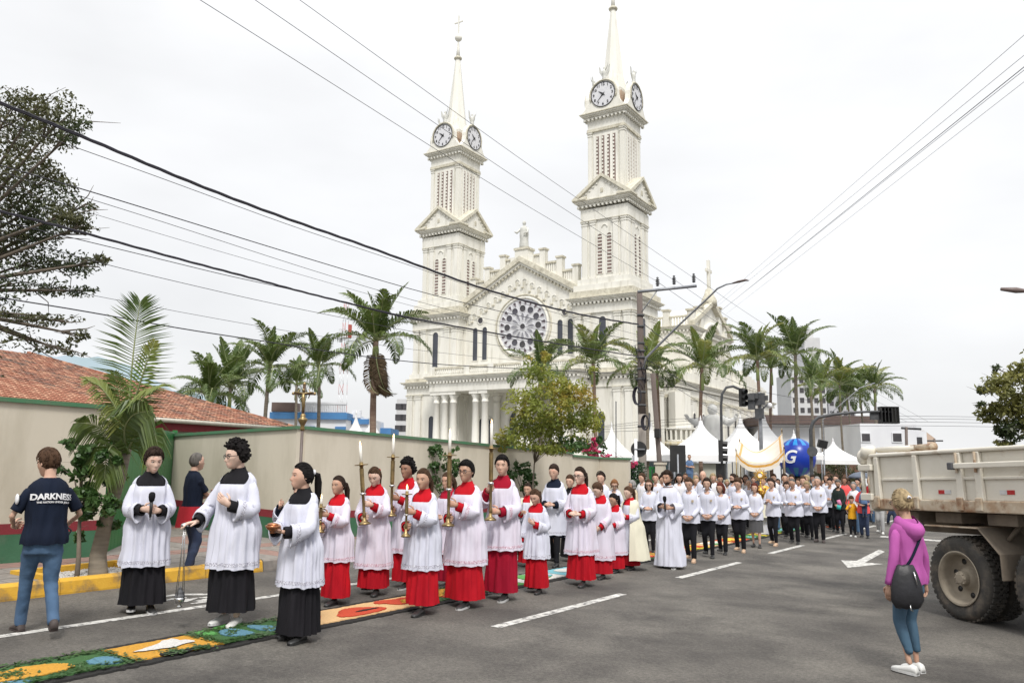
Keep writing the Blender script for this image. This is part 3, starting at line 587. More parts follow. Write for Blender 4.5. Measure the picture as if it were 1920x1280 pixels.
    for ft, sx in ((footL,1),(footR,-1)):
        lift = ft[2]-.085; ang = -lift*5 if (lift > 0) else 0
        sh = MB(); V = []; sgs = 12
        prof = [(.075,.030,.045),(.06,.036,.085),(.02,.040,.095),(-.04,.040,.075),(-.10,.045,.055),(-.15,.042,.045),(-.185,.028,.032),(-.195,.012,.022)]
        for yy, w, t in prof:
            for k in range(sgs):
                a = 2*pi*k/sgs; V.append((w*math.cos(a), yy, max(0.004, t*.5+t*.5*math.sin(a))))
        F = [(i*sgs+k, (i+1)*sgs+k, (i+1)*sgs+(k+1)%sgs, i*sgs+(k+1)%sgs) for i in range(len(prof)-1) for k in range(sgs)]+[tuple(range(sgs)), tuple(range(len(V)-1, len(V)-1-sgs, -1))]
        sh.add(V, F, sm, True)
        out = [(w*1.06*(1 if q == 0 else -1), yy) for q in (0,1) for yy, w, t in (prof if q == 0 else prof[::-1])]
        sh.prism(out, -.004, .018 if near else .01, soleM, axis='z')
        T = np.eye(4); T[:3,:3] = _rz(sx*.12)@_rx(ang); T[:3,3] = ft-np.array([0,0,.081])+np.array([0,-.0,0]); T[2,3] += max(0,(abs(math.sin(ang))*.10)) if ang else 0
        q = MB().join(sh, T); fin(q, 'shoe')
    return root, arms, S, H
def rotz_for(x, y, alpha):
    """rotation so that the figure is turned alpha degrees to image-left from facing the camera"""
    r = np.array([x, y]); r = r/np.linalg.norm(r); a = math.radians(alpha); f = math.cos(a)*(-r)+math.sin(a)*(-np.array([r[1], -r[0]])); return math.atan2(f[0], -f[1])
def person_px(px, feet, top, alpha, label, Y=None, h=None, **k):
    if Y is not None:
        r = ray(px, 880); t = Y/r[1]; x, y = r[0]*t, Y; p = np.array([x, y, G(x, y)])
    else: p = on_ground(px, feet); p[2] = G(p[0], p[1])
    if h is None:
        lo, hi = .5, 2.6
        for _ in range(30):
            m = (lo+hi)/2
            if proj(p+[0,0,m])[1] > top: lo = m
            else: hi = m
        h = m
    dist = math.hypot(p[0], p[1])
    k.setdefault('near', 1 if dist < 12.5 else 0)
    return make_person(p, rotz_for(p[0], p[1], alpha), h*.985, label, **k)+(p,)
# ------------------------------------------------------------------ ground, road, pavement
def sheet(name, x0, x1, y0, y1, dz, m, nx=1, ny=1, parent=None):
    mb = MB(); xs = np.linspace(x0, x1, nx+1); ys = np.linspace(y0, y1, ny+1)
    V = [(x, y, G(x, y)+dz) for y in ys for x in xs]; mb.add(V, [(j*(nx+1)+i, j*(nx+1)+i+1, (j+1)*(nx+1)+i+1, (j+1)*(nx+1)+i) for j in range(ny) for i in range(nx)], m)
    return mb.obj(name, parent)
tag(sheet('ground', -900, 900, -60, 1600, -.02, M['soil']), kind='structure')
road = tag(sheet('road', -9.72, 60, -30, 400, .0, M['asphalt']), kind='structure')
tag(sheet('side_street', -60, -9.72, 27.5, 36, .0, M['asphalt']), kind='structure')
tag(sheet('church_forecourt', -90, -9.74, 36, 120, .012, mat('forecourt_paving', (.3,.29,.27), (.24,.23,.21), 2, .9)), kind='structure')
KX = -9.72
side = tag(sheet('sidewalk', -17.5, KX-.16, -6, 27.3, .115, M['grout']), kind='structure')
pv = [MB().box(-.218,.218,-.218,.218,-.03,.0, k, taper=.004).mesh('paver') for k in (M['paver'], M['paver_red'])]
cnt = 0
for j in range(0, 52):
    for i in range(0, 14):
        x = KX-.16-.23-i*.445; y = 2.1+j*.445
        if x < -11.9 and not (7.0 < y < 10.7): continue
        if -10.75 < x < -9.9 and 5.3 < y < 6.75: continue
        if y > 16 or x < -15.8 or cnt >= 298: continue
        px, py = proj((x, y, G(x,y)+.12))
        if px < -60: continue
        red = (i % 4 == 3) or (j % 7 == 2)
        o = link('paver', pv[1 if red else 0], side, (x, y, G(x,y)+.145+random.uniform(-.003,.003)), (random.uniform(-.006,.006)-.0155, random.uniform(-.006,.006)+.022, 0)); cnt += 1
kerb = tag(link('kerb', None), kind='structure')
kme = [MB().prism([(-.16,-.05),(-.16,.155),(-.12,.17),(-.03,.168),(.005,.14),(.03,.02),(.03,-.05)], -w/2+.006, w/2-.006, M['yellow']).mesh('kerb_stone') for w in (1.0,)]
kg = MB().prism([(-.16,-.05),(-.16,.155),(-.12,.17),(-.03,.168),(.005,.14),(.03,.02),(.03,-.05)], -.494, .494, M['paver']).mesh('kerb_stone_grey')
for j in range(-3, 24):
    y = .9+j*1.0
    link('kerb_stone', kme[0] if j < 8 or j > 13 else kg, kerb, (KX+random.uniform(-.008,.008), y, G(KX,y)+random.uniform(-.006,.006)), (-.0155, random.uniform(-.01,.01), random.uniform(-.006,.006)))
inner = MB(); 
for (a, b, c, d) in ((-10.72,-10.62,5.4,6.7),(-10.72,-9.9,6.62,6.72),(-10.72,-9.9,5.33,5.43)): inner.box(a, b, c, d, G(a,c)+.09, G(a,c)+.185, M['yellow'])
inner.obj('kerb_edging', kerb)
pit = MB(); RP = np.random.default_rng(2); Pp = np.stack([RP.uniform(-10.6,-9.95,700), RP.uniform(5.45,6.6,700), np.zeros(700)], 1); Pp[:,2] = G(Pp[:,0], Pp[:,1])+.125
gV, gF = [], []
for p in Pp:
    s = RP.uniform(.012,.028); q = np.array([(1,0,0),(-.5,.87,0),(-.5,-.87,0),(0,0,.8)])@_rz(RP.uniform(0,6)).T*s+p; o = len(gV); gV += list(q); gF += [(o,o+1,o+3),(o+1,o+2,o+3),(o+2,o,o+3)]
tag(link('gravel', fastmesh('gravel', gV, gF, [mat('pebbles', (.5,.48,.45), (.3,.28,.26), 30, .9)])), 'pale pebbles filling the planting bed at the foot of the young palm', 'gravel', kind='stuff')
# markings lie 4 mm above the road
def mark(name, poly, m=M['paint_white'], dz=.004, parent=road, label=None):
    mb = MB(); mb.add([(x, y, G(x,y)+dz) for x, y in poly], [tuple(range(len(poly)))], m); return mb.obj(name, parent)
mark('edge_line', [(-8.04,-6),(-7.92,-6),(-7.88,27),(-8.0,27)])
for a, b in ((7.4,10.5),(12.7,15.8),(18.1,20.9),(23.5,26.3),(29,31.8),(34.5,37.3)): mark('lane_dash', [(-4.97,a),(-4.84,a),(-4.80,b),(-4.93,b)])
ar = [on_ground(*p)[:2] for p in ((1577,1050),(1590,1064),(1656,1057),(1622,1054),(1659,1034),(1648,1030),(1606,1051))]
mark('arrow_marking', ar)
for px, py in ((1715,1010),): q = on_ground(px, py); mark('crossing_bar', [(q[0]-.9,q[1]-.3),(q[0]+.9,q[1]-.3),(q[0]+.9,q[1]+.3),(q[0]-.9,q[1]+.3)])
bk = [[(286,1121),(330,1113),(430,1112),(430,1115),(335,1116)],[(300,1126),(330,1120),(348,1119),(352,1121),(325,1124),(303,1127)],[(326,1129),(345,1123),(390,1118),(430,1118),(430,1120),(372,1121),(350,1128)],[(356,1131),(392,1126),(402,1127),(362,1132)],[(360,1127),(390,1121),(430,1122),(395,1125),(375,1128)]]
for poly in bk: mark('bicycle_marking', [on_ground(*p)[:2] for p in poly])
# ------------------------------------------------------------------ sawdust carpet
carpet = thing('sawdust_carpet', 'long decorated carpet of coloured sawdust and leaves laid down the street', 'carpet')
X0, X1 = -6.80, -6.20
def saw(name, c): return mat('sawdust_'+name, c, tuple(v*.78 for v in c), 60, .98, 1., 160, dist=.012, detail=6)
SW = dict(orange=saw('orange', (.60,.30,.03)), white=saw('white', (.66,.64,.6)), peach=saw('peach', (.72,.46,.22)), red=saw('red', (.55,.06,.02)), blue=saw('blue', (.10,.24,.32)), green=saw('green', (.10,.33,.08)), black=saw('black', (.012,.011,.010)), sky=saw('sky_blue', (.18,.45,.52)), yellow=saw('yellow', (.7,.55,.05)), dgreen=saw('dark_green', (.04,.12,.03)), pink=saw('pink', (.6,.2,.25)))
def slab(name, x0, x1, y0, y1, dz, m, n=26, parent=carpet):
    mb = MB(); rg = np.random.default_rng(int(abs(y0)*100)+int(dz*1e4)); ys = np.linspace(y0, y1, max(2, int((y1-y0)*n)))
    V = []
    for y in ys:
        a, b = rg.normal(0,.008), rg.normal(0,.008); V += [(x0+a,y,G(x0,y)+.001),(x0+a+.01,y,G(x0,y)+dz),(x1+b-.01,y,G(x1,y)+dz),(x1+b,y,G(x1,y)+.001)]
    mb.add(V, [(i*4+k, i*4+k+1, i*4+4+k+1, i*4+4+k) for i in range(len(ys)-1) for k in range(3)], m); return mb.obj(name, parent)
slab('border', X0-.07, X1+.07, -2, 27.5, .016, SW['black'])
def blob(name, cx, cy, rx, ry, dz, m, parent, n=40, wob=.12, pts=None, seed=1):
    rg = np.random.default_rng(seed); mb = MB()
    if pts is None:
        w = rg.uniform(-1,1,4); pts = []
        for k in range(n):
            a = 2*pi*k/n; r = 1+wob*(w[0]*math.sin(2*a+w[1]*3)+w[2]*math.sin(3*a+w[3]*3))+.03*rg.normal(); pts.append((cx+.78*rx*r*math.cos(a), cy+ry*r*math.sin(a)))
    pts = [(a_[0]*(1-t_)+b_[0]*t_+rg.normal(0,.006), a_[1]*(1-t_)+b_[1]*t_+rg.normal(0,.008)) for a_, b_ in zip(pts, pts[1:]+pts[:1]) for t_ in (0,.33,.66)]
    top = [(x, y, G(x,y)+dz) for x, y in pts]; k = len(pts)
    mb.add(top+[(x+.004*(x-cx), y, z-.008) for x, y, z in top], [tuple(range(k))]+[(i, (i+1)%k, k+(i+1)%k, k+i) for i in range(k)], m); return mb.obj(name, parent)
panels = [(-2,.9,'peach'),(.9,2.6,'orange'),(2.6,4.15,'dgreen'),(4.15,5.02,'orange'),(5.02,6.0,'dgreen'),(6.0,8.15,'peach'),(8.15,9.4,'dgreen'),(9.4,10.2,'green'),(10.2,11.4,'white'),(11.4,12.6,'sky'),(12.6,13.6,'peach'),(13.6,14.6,'sky'),(14.6,15.8,'dgreen'),(15.8,17.0,'red'),(17.0,18.2,'yellow'),(18.2,19.8,'peach'),(19.8,21.2,'red'),(21.2,22.6,'dgreen'),(22.6,24.4,'yellow'),(24.4,27.4,'green')]
xc = (X0+X1)/2
for i, (a, b, c) in enumerate(panels):
    p = slab('panel', X0+.035, X1-.035, a+.01, b-.01, .026, SW[c])
    mm = (a+b)/2
    if i == 2: blob('motif', xc+.02, 3.35, .20, .42, .036, SW['orange'], p); blob('motif', xc-.28, 2.95, .1, .25, .034, SW['blue'], p); blob('motif', xc+.25, 3.05, .11, .3, .035, SW['blue'], p, seed=5); blob('motif', xc+.1, 3.98, .16, .13, .034, SW['blue'], p, seed=3)
    elif i == 3: blob('motif', 0, 0, 0, 0, .036, SW['white'], p, pts=[(xc+(x_+.04)*.62, y_) for x_, y_ in ((-.02,4.28),(-.12,4.45),(-.22,4.62),(-.33,4.70),(-.33,4.80),(-.2,4.80),(-.05,4.88),(.05,4.86),(.04,4.76),(.12,4.62),(.08,4.45),(.03,4.33))]); blob('motif', xc+.26, 4.52, .08, .14, .034, SW['black'], p, seed=9); blob('motif', xc+.25, 4.76, .06, .08, .034, SW['black'], p, seed=8)
    elif i == 4: blob('motif', xc, 5.34, .24, .13, .036, SW['blue'], p); blob('motif', xc+.02, 5.66, .22, .10, .036, SW['blue'], p, seed=4); blob('motif', xc+.2, 5.85, .12, .1, .036, SW['green'], p, seed=2); blob('motif', xc-.18, 5.14, .14, .08, .036, SW['green'], p, seed=12); blob('motif', xc-.3, 5.5, .06, .2, .035, SW['green'], p, seed=13)
    elif i == 5:
        blob('motif', xc-.1, 6.28, .22, .20, .036, SW['red'], p, wob=.2, seed=6); blob('motif', xc+.08, 6.95, .22, .36, .036, SW['red'], p, wob=.25, seed=7); blob('motif', xc+.1, 7.05, .03, .16, .042, SW['black'], p, seed=17)
        blob('motif', xc-.05, 7.75, .2, .3, .036, SW['red'], p, wob=.3, seed=16); blob('motif', xc+.05, 7.85, .1, .15, .041, SW['orange'], p, wob=.3, seed=26)
    elif i in (8, 9): blob('motif', xc, mm, .26, .3, .036, SW['green' if i == 8 else 'white'], p, wob=.3, seed=i); blob('motif', xc+.1, mm+.1, .1, .3, .041, SW['sky'], p, wob=.3, seed=i+40)
    elif i > 5:
        cs = ['orange','sky','red','white','yellow','green']; blob('motif', xc, mm, .25, (b-a)*.3, .036, SW[cs[i%6]], p, wob=.3, seed=i+20); blob('motif', xc+.15, mm-.2, .12, .2, .041, SW[cs[(i+2)%6]], p, wob=.3, seed=i+30)
lp = []
for a, b, dens in ((2.3,4.2,1500),(4.95,6.1,1300),(8.1,9.5,500),(14.6,15.8,300),(21.2,22.6,250)):
    n = dens; x = RNG.uniform(X0-.02, X1+.02, n); y = RNG.uniform(a, b, n); keep = np.ones(n, bool)
    if a < 6:
        e = np.minimum.reduce([np.abs(x-X0), np.abs(x-X1), np.abs(y-a)*1.0, np.abs(y-b)]); keep = (e < .13) | (np.sin(x*13+y*5)*np.sin(y*8) > .62)
    lp.append(np.stack([x,y,np.zeros(n)],1)[keep])
for yy, xx in ((3.3,xc+.02),(4.5,xc+.24),(4.75,xc+.26)): q = RNG.normal(0,.06,(90,3)); q[:,2] = 0; lp.append(q+[xx,yy,0])
lp = np.vstack(lp); lp[:,2] = G(lp[:,0], lp[:,1])+RNG.uniform(.030,.046,len(lp)); lV, lF = leaves(lp, .048, .5, flat=.9)
tag(link('leaf_trim', fastmesh('leaf_trim', lV, lF, [M['leaf_green']]), carpet), kind='stuff')
# ------------------------------------------------------------------ boundary walls of the yard
def wall_piece(name, label, x0, y0, x1, y1, ztop0, ztop1, bands=True, th=.16, gb=.42, rb=.14, group='cream walls along the pavement'):
    """a wall from (x0,y0) to (x1,y1); heights are world z at both ends"""
    L = math.hypot(x1-x0, y1-y0); t = thing(name, label, 'wall', (x0, y0, 0), math.atan2(y1-y0, x1-x0), group)
    g0, g1 = G(x0,y0)+.1, G(x1,y1)+.1
    def strip(nm, a0, a1, b0, b1, m, w, o=0, parent=t, e=0):
        mb = MB(); V = [(-e,-w/2,a0),(L+e,-w/2,a1),(L+e,w/2,a1),(-e,w/2,a0),(-e,-w/2,b0),(L+e,-w/2,b1),(L+e,w/2,b1),(-e,w/2,b0)]
        mb.add(V, [(0,3,2,1),(4,5,6,7),(0,1,5,4),(1,2,6,5),(2,3,7,6),(3,0,4,7)], m); return mb.obj(nm, parent)
    if bands:
        strip('base_band', g0-.3, g1-.3, g0+gb, g1+gb, M['wall_green'], th+.012); strip('red_stripe', g0+gb, g1+gb, g0+gb+rb, g1+gb+rb, M['wall_red'], th+.016)
        strip('body', g0+gb+rb, g1+gb+rb, ztop0-.06, ztop1-.06, M['wall'], th)
    else: strip('body', g0-.3, g1-.3, ztop0-.06, ztop1-.06, M['wall'], th)
    strip('coping', ztop0-.06, ztop1-.06, ztop0, ztop1, M['cap_green'], th+.09, e=.03); return t
wall_piece('boundary_wall', 'cream wall with green coping behind the photographer and the leafy sapling', -11.75, 7.05, -11.75, -3, 2.5, 2.62)
wall_piece('boundary_wall', 'cream wall return running back from the street corner beside the green gate', -11.75, 10.9, -16.3, 11.3, 2.36, 2.26)
wall_piece('boundary_wall', 'long cream wall running along the pavement behind the candle bearers', -11.77, 10.98, -11.02, 20.35, 2.36, 2.02)
wall_piece('boundary_wall', 'lower cream wall stretch under the magenta bougainvillea', -11.05, 20.4, -10.95, 21.9, 1.95, 1.90)
wall_piece('boundary_wall', 'short cream wall end facing the camera beside the dark green hedge', -10.95, 21.98, -9.95, 22.02, 1.90, 1.88, bands=False)
# green corrugated gate of the recessed entry
gt = thing('corrugated_gate', 'tall green corrugated metal gate behind the young palm', 'gate', (-11.9, 7.2, G(-11.9,7.2)+.1), math.atan2(4.1,-4.3))
GL = math.hypot(4.1,4.3)
for i in range(26):
    x = i*GL/26; MB().prism([(x+.004,-.02),(x+.04,-.02),(x+.06,.02),(x+GL/26-.03,.02),(x+GL/26-.004,-.02),(x+GL/26-.004,-.026),(x+.004,-.026)], .0, 2.05, M['gate_green'], axis='z').obj('gate_panel', gt)
MB().box(0,GL,.02,.06,1.9,1.98,M['gate_green']).box(0,GL,.02,.06,.1,.18,M['gate_green']).obj('gate_rail', gt)
MB().box(-.04,.0,-.05,.05,-.1,2.1,M['gate_green']).obj('gate_post', gt); MB().box(GL,GL+.06,-.05,.05,-.1,2.1,M['gate_green']).obj('gate_post', gt)
# far gate and pillar
q = at_y(1217, 850, 24.5)
fg = thing('bar_gate', 'green vertical bar gate between the utility pole and the cream pillar', 'gate', (q[0], 24.5, G(q[0],24.5)))
for i in range(3): MB().box(i*.12,i*.12+.07,-.015,.015,.1,1.78,M['gate_green']).obj('gate_bar', fg)
for z in (.2,1.0,1.7): MB().box(-.03,.36,.015,.05,z,z+.06,M['gate_green']).obj('gate_rail', fg)
q = at_y(1238, 850, 24.5); pl = thing('gate_pillar', 'slim cream pillar at the right end of the green bar gate', 'pillar', (q[0], 24.5, G(q[0],24.5)))
MB().box(-.13,.13,-.12,.12,-.1,1.85,M['wall']).obj('shaft', pl); MB().box(-.16,.16,-.15,.15,1.85,1.92,M['wall']).obj('pillar_cap', pl)
# hedge behind the wall end
n = 5000; hp = np.stack([RNG.uniform(-10.0,-8.9,n)*1.0-.9+.9, RNG.uniform(22.6,23.6,n), RNG.uniform(-.2,1.75,n)],1); hp[:,0] = RNG.uniform(at_y(1166,880,23.4)[0], at_y(1206,880,23.4)[0], n); hp[:,1] = RNG.uniform(23.1,23.7,n)
hV, hF = leaves(hp, .09, .5); hd = tag(link('hedge', fastmesh('hedge', hV, hF, [mat('hedge_leaf', (.012,.045,.012), (.02,.06,.02), 3, .6)])), 'dark green hedge beyond the end of the cream wall', 'hedge')
# ------------------------------------------------------------------ tiled house behind the wall
E1, E2, AP = at_z(300, 785, 3.2), at_z(552, 803, 3.2), at_z(52, 664, 6.6)
eu = (E2-E1)/np.linalg.norm(E2-E1); nrm = np.cross(eu, AP-E1); nrm /= np.linalg.norm(nrm); nrm = nrm if nrm[2] > 0 else -nrm; su = np.cross(nrm, eu); su = su if su[2] > 0 else -su
if su[2] < 0: su = -su
house = thing('tiled_house', 'low house with a weathered terracotta tile roof behind the cream wall', 'house')
uA = (AP-E1)@eu; sA = (AP-E1)@su; uE = (E2-E1)@eu
P3 = lambda u, s, d=0: E1+eu*u+su*s+nrm*d
base = MB(); base.add([P3(uA-14,0,-.06), P3(uE,0,-.06), P3(uA,sA,-.06), P3(uA-14,sA,-.06)], [(0,1,2,3)], M['tile']); base.obj('roof_deck', house)
back = MB(); bdir = -su*np.array([1,1,0]); 
rf2 = MB(); Bk = P3(uA, sA, 0)+np.array([0,0,0]); far = E2+np.cross([0,0,1.], eu)*8*(1 if np.dot(np.cross([0,0,1.], eu), su) > 0 else -1)
rf2.add([E2+nrm*-.06, far+nrm*-.06, AP+nrm*-.06], [(0,1,2)], M['tile']); rf2.obj('roof_end_slope', house)
tw, tl = .215, .36
def tilemesh(mm):
    b = MB(); V = []; 
    for yv, zz in ((0,.0),(tl*1.1,-.03)):
        for k in range(5): a = pi*k/4; V.append((tw*.46*math.cos(a), yv, zz+.045+.055*math.sin(a)))
    b.add(V, [(k, k+1, 5+k+1, 5+k) for k in range(4)]+[(0,1,2,3,4)], mm, False); return b
tmes = [tilemesh(M[k]).mesh('tile') for k in ('tile','tile','tile2')]
Rt = Matrix(((eu[0],su[0],nrm[0]),(eu[1],su[1],nrm[1]),(eu[2],su[2],nrm[2]))); rest = MB(); cand = []
for j in range(int(sA/tl)):
    s = j*tl; ue = uE+(uA-uE)*s/sA
    u = uA-13.5
    while u < ue-.05: cand.append((u, s+.02)); u += tw
cand.sort(key=lambda c: np.linalg.norm(P3(*c)-CAM)); cand = [c for c in cand if -40 < proj(P3(*c))[0] < 600 and proj(P3(*c))[1] > 620]
vis = [c for c in cand if proj(P3(*c))[1] < np.interp(proj(P3(*c))[0], [0,300,310,560], [757,790,800,806])]
big = set(vis[:297])
for c in cand:
    if c in big:
        o = link('tile', random.choice(tmes), house); o.matrix_local = Matrix.Translation(P3(*c)) @ (Rt.to_4x4()) @ Matrix.Rotation(random.uniform(-.03,.03), 4, 'Z')
    else:
        T = np.eye(4); T[:3,:3] = np.array(Rt)@_rz(random.uniform(-.04,.04)); T[:3,3] = P3(*c)+nrm*random.uniform(-.008,.008); rest.join(tilemesh(M[random.choice(['tile','tile','tile2'])]), T)
tag(rest.obj('roof_tiles', house), kind='stuff')
hip = MB()
nh = int(np.linalg.norm(AP-E2)/.34)
for i in range(nh): a = E2+(AP-E2)*i/nh; b = E2+(AP-E2)*(i+1.1)/nh; hip.tube([a+nrm*.05, b+nrm*.075], [.11,.085], 6, M['tile2' if i%3 == 0 else 'tile'])
tag(hip.obj('hip_ridge', house), kind='stuff')
gut = MB(); gut.tube([P3(uA-10,-.08,-.02), P3(uE+.1,-.08,-.02)], .085, 8, mat('gutter', (.5,.47,.4), (.42,.4,.34), 5, .7)); gut.obj('gutter', house)
v0, v1 = P3(uA-10,.1,-.1), P3(uE,.1,-.1)
def vwall(a, b, z0, z1, m, nm): mb = MB(); mb.add([(a[0],a[1],z0),(b[0],b[1],z0),(b[0],b[1],z1),(a[0],a[1],z1)], [(0,1,2,3)], m); o = mb.obj(nm, house); so_ = o.modifiers.new('s','SOLIDIFY'); so_.thickness = .12; return o
vwall(P3(uA-10,.15), P3(uE,.15), 2.78, 3.12, M['wall_red'], 'fascia'); vwall(P3(uA-10,.5), P3(uE-.3,.5), -.5, 3.0, mat('house_wall', (.40,.37,.32), (.34,.31,.27), 2, .85), 'house_wall')
# ------------------------------------------------------------------ church
church = thing('church', 'large cream twin towered church with clocks spires and a rose window', 'church', (0,0,0))
CH, CD = M['church'], M['church_dirty']
def cornice(mb, hw, z, h=.4, proj_=.55, dent=True, m=CH, cx=0, cy=0, hwy=None):
    """square cornice ring: frieze top at z-h, stepped out by proj_; dentils under it"""
    hy = hwy or hw
    for k, (a, b, c) in enumerate(((.0,.0,.18),(.12,.35,.42),(.30,.62,.75),(.55,.86,1.0))):
        z0 = z-h+h*a; z1 = z-h+h*(.36,.6,.88,1.0)[k]
        z0 = z-h+h*(0,.3,.55,.82)[k]; z1 = z-h+h*(.3,.55,.82,1)[k]; e = proj_*(.25,.5,.8,1)[k]
        mb.box(cx-hw-e, cx+hw+e, cy-hy-e, cy+hy+e, z0, z1, CD if k == 3 else m)
    if dent:
        n = max(6, int(2*hw/.42)); ny = max(6, int(2*hy/.42)); d = .10
        for i in range(n+1):
            x = cx-hw-.1+(2*hw+.2)*i/n
            for sy in (-1,1): mb.box(x-d, x+d, cy+sy*(hy+.02), cy+sy*(hy+proj_*.5), z-h-.22, z-h, m)
        for i in range(ny+1):
            y = cy-hy-.1+(2*hy+.2)*i/ny
            for sx in (-1,1): mb.box(cx+sx*(hw+.02), cx+sx*(hw+proj_*.5), y-d, y+d, z-h-.22, z-h, m)
def pilaster(mb, x, y, w, d, z0, z1, ax='y', sg=-1, m=CH, capm=None):
    """flat pilaster standing proud of the wall at y (or x)"""
    def bx(a, b, c, e0, e1): 
        if ax == 'y': mb.box(x-a, x+a, y, y+sg*b, e0, e1, c)
        else: mb.box(x, x+sg*b, y-a, y+a, e0, e1, c)
    bx(w/2, d, m, z0, z1-.5); bx(w/2+.06, d+.06, m, z0-.002, z0+.25); bx(w/2+.05, d+.05, m, z1-.5, z1-.38); bx(w/2-.01, d-.01, m, z1-.38, z1-.22); bx(w/2+.08, d+.08, m, z1-.22, z1-.08); bx(w/2+.12, d+.12, CD, z1-.08, z1)
def arch_poly(w, z0, z1, n=9):
    r = w/2; return [(-r, z0), (r, z0)]+[(r*math.cos(a), z1-r+r*math.sin(a)) for a in np.linspace(0, pi, n)]
def window_obj(name, w, z0, z1, parent, loc, rz, glass, frame=True, louvers=0, depth=.12):
    """arched opening: raised surround, recessed pane and optional louvre slats (children)"""
    mb = MB(); po = arch_poly(w+.22, z0-.05, z1+.11); pi_ = arch_poly(w, z0, z1); n = len(po); V = []
    for y in (-.07, .0):
        V += [(a, y, z) for a, z in po]
    V += [(a, -.07, z) for a, z in pi_]+[(a, .0, z) for a, z in pi_]
    F = [(i, (i+1)%n, 2*n+(i+1)%n, 2*n+i) for i in range(n)]+[(i, n+i, n+(i+1)%n, (i+1)%n) for i in range(n)]+[(2*n+i, 2*n+(i+1)%n, 3*n+(i+1)%n, 3*n+i) for i in range(n)]
    mb.add(V, F, CH); key = (name, w, z0, z1, louvers, glass)
    o = mb.obj(name, parent, None, loc, (0,0,rz)) if key not in WM else link(name, WM[key][0], parent, loc, (0,0,rz))
    if key not in WM:
        p = MB(); p.add([(a,-.012,z) for a, z in pi_], [tuple(range(n))], M[glass])
        for i in range(louvers):
            zz = z0+(z1-z0-w*.3)*(i+.5)/louvers; p.box(-w/2+.01, w/2-.01, -.06, -.013, zz, zz+.12, CH)
        WM[key] = (o.data, p.mesh('pane'))
    return o, WM[key][1]
WM = {}
def add_window(parent, *a, **k):
    o, pm = window_obj('window', *a[:3], parent, *a[3:], **k); return o
TWC = [(-34.35, 73.1), (-54.9, 73.1)]
def build_tower():
    t = MB()
    # ground stage, first stage
    t.box(-3.4,3.4,-3.4,3.4,-2,9.0,CH); t.box(-3.52,3.52,-3.52,3.52,8.95,9.75,CH); cornice(t, 3.5, 10.35, .45, .6)
    for k in range(4):
        R_ = _rz(k*pi/2)
        def rb(x0,x1,y0,y1,z0,z1,m=CH): 
            b = MB().box(x0,x1,y0,y1,z0,z1,m); T = np.eye(4); T[:3,:3] = R_; t.join(b, T)
        def rp(x,w,d,y,z0,z1):
            b = MB(); pilaster(b, x, y, w, d, z0, z1); T = np.eye(4); T[:3,:3] = R_; t.join(b, T)
        for x in (-2.95,-1.75,1.75,2.95): rp(x, .72, .26, -3.4, -1.5, 8.95)
        for x in (-2.65,-1.65,1.65,2.65): rp(x, .66, .2, -3.0, 11.3, 16.3)
        for x in (-2.15,-1.25,1.25,2.15): rp(x, .56, .16, -2.42, 19.85, 25.9)
        for x in (-1.78,1.78): rp(x, .42, .10, -1.95, 28.9, 35.5)
        for x in (-1.06,-.36,.36,1.06): rp(x+0, .40, .12, -1.95, 28.9, 35.5) if 0 else None
        for i in range(5): x = -1.24+.62*i; rb(x-.14, x+.14, -2.06, -1.95, 28.9, 35.0)
        # slots with concrete blocks
        for i in range(4):
            x = -.93+.62*i; rb(x-.155, x+.155, -1.958, -1.95, 28.9, 34.9, M['louver'])
            for j in range(15): z = 29.1+j*.39; rb(x-.155, x+.0, -2.03, -1.95, z, z+.20)
        # pediment
        b = MB(); ph_ = 2.15; b.prism([(-2.9,27.96),(2.9,27.96),(0,27.96+ph_)], -3.0, -1.8, CH)
        for sx in (-1,1):
            V = [(sx*3.25,27.96),(sx*3.25,28.12),(0,30.42),(0,30.08),(sx*2.75,28.0)]
            b.prism([(sx*3.28,27.962),(sx*3.28,28.14),(0,30.46),(0,30.14),(sx*2.85,28.0)], -3.26, -1.7, CD)
            for i in range(6): q = .12+.14*i; x = sx*2.9*(1-q); z = 27.96+2.15*q-.22; b.box(x-.09,x+.09,-3.1,-3.0,z-.10,z+.02,CH)
        b.box(-.14,.14,-3.06,-3.0,28.5,28.95,M['church_dirty'])
        T = np.eye(4); T[:3,:3] = R_; t.join(b, T)
    t.box(-3.65,3.65,-3.65,3.65,10.36,10.75,CD); t.box(-3.35,3.35,-3.35,3.35,10.75,11.3,CH)
    t.box(-3.0,3.0,-3.0,3.0,11.3,16.3,CH); t.box(-3.2,3.2,-3.2,3.2,16.3,17.2,CH); cornice(t, 3.2, 17.85, .45, .58)
    for i, hw in enumerate((3.45,3.15,2.85)): t.box(-hw,hw,-hw,hw,17.86+i*.66,17.86+(i+1)*.66,CD if i == 0 else CH)
    t.box(-2.42,2.42,-2.42,2.42,19.84,25.9,CH); t.box(-2.60,2.60,-2.60,2.60,25.9,27.1,CH); cornice(t, 2.6, 27.95, .5, .62)
    t.box(-2.2,2.2,-2.2,2.2,27.95,28.9,CH); t.box(-1.95,1.95,-1.95,1.95,28.9,35.5,CH); t.box(-2.12,2.12,-2.12,2.12,35.45,35.75,CD)
    t.box(-2.05,2.05,-2.05,2.05,35.75,36.8,CH); cornice(t, 2.1, 37.35, .5, .62)
    t.box(-1.55,1.55,-1.55,1.55,37.35,39.6,M['rust']); t.box(-1.45,1.45,-1.45,1.45,39.6,40.0,CH)
    tw = t.obj('tower', None)
    # clocks: housing with shoulders, face, hands, numerals
    hz = []
    for a in np.linspace(-.35, pi+.35, 17): hz.append((1.58*math.cos(a), 39.1+1.58*math.sin(a)))
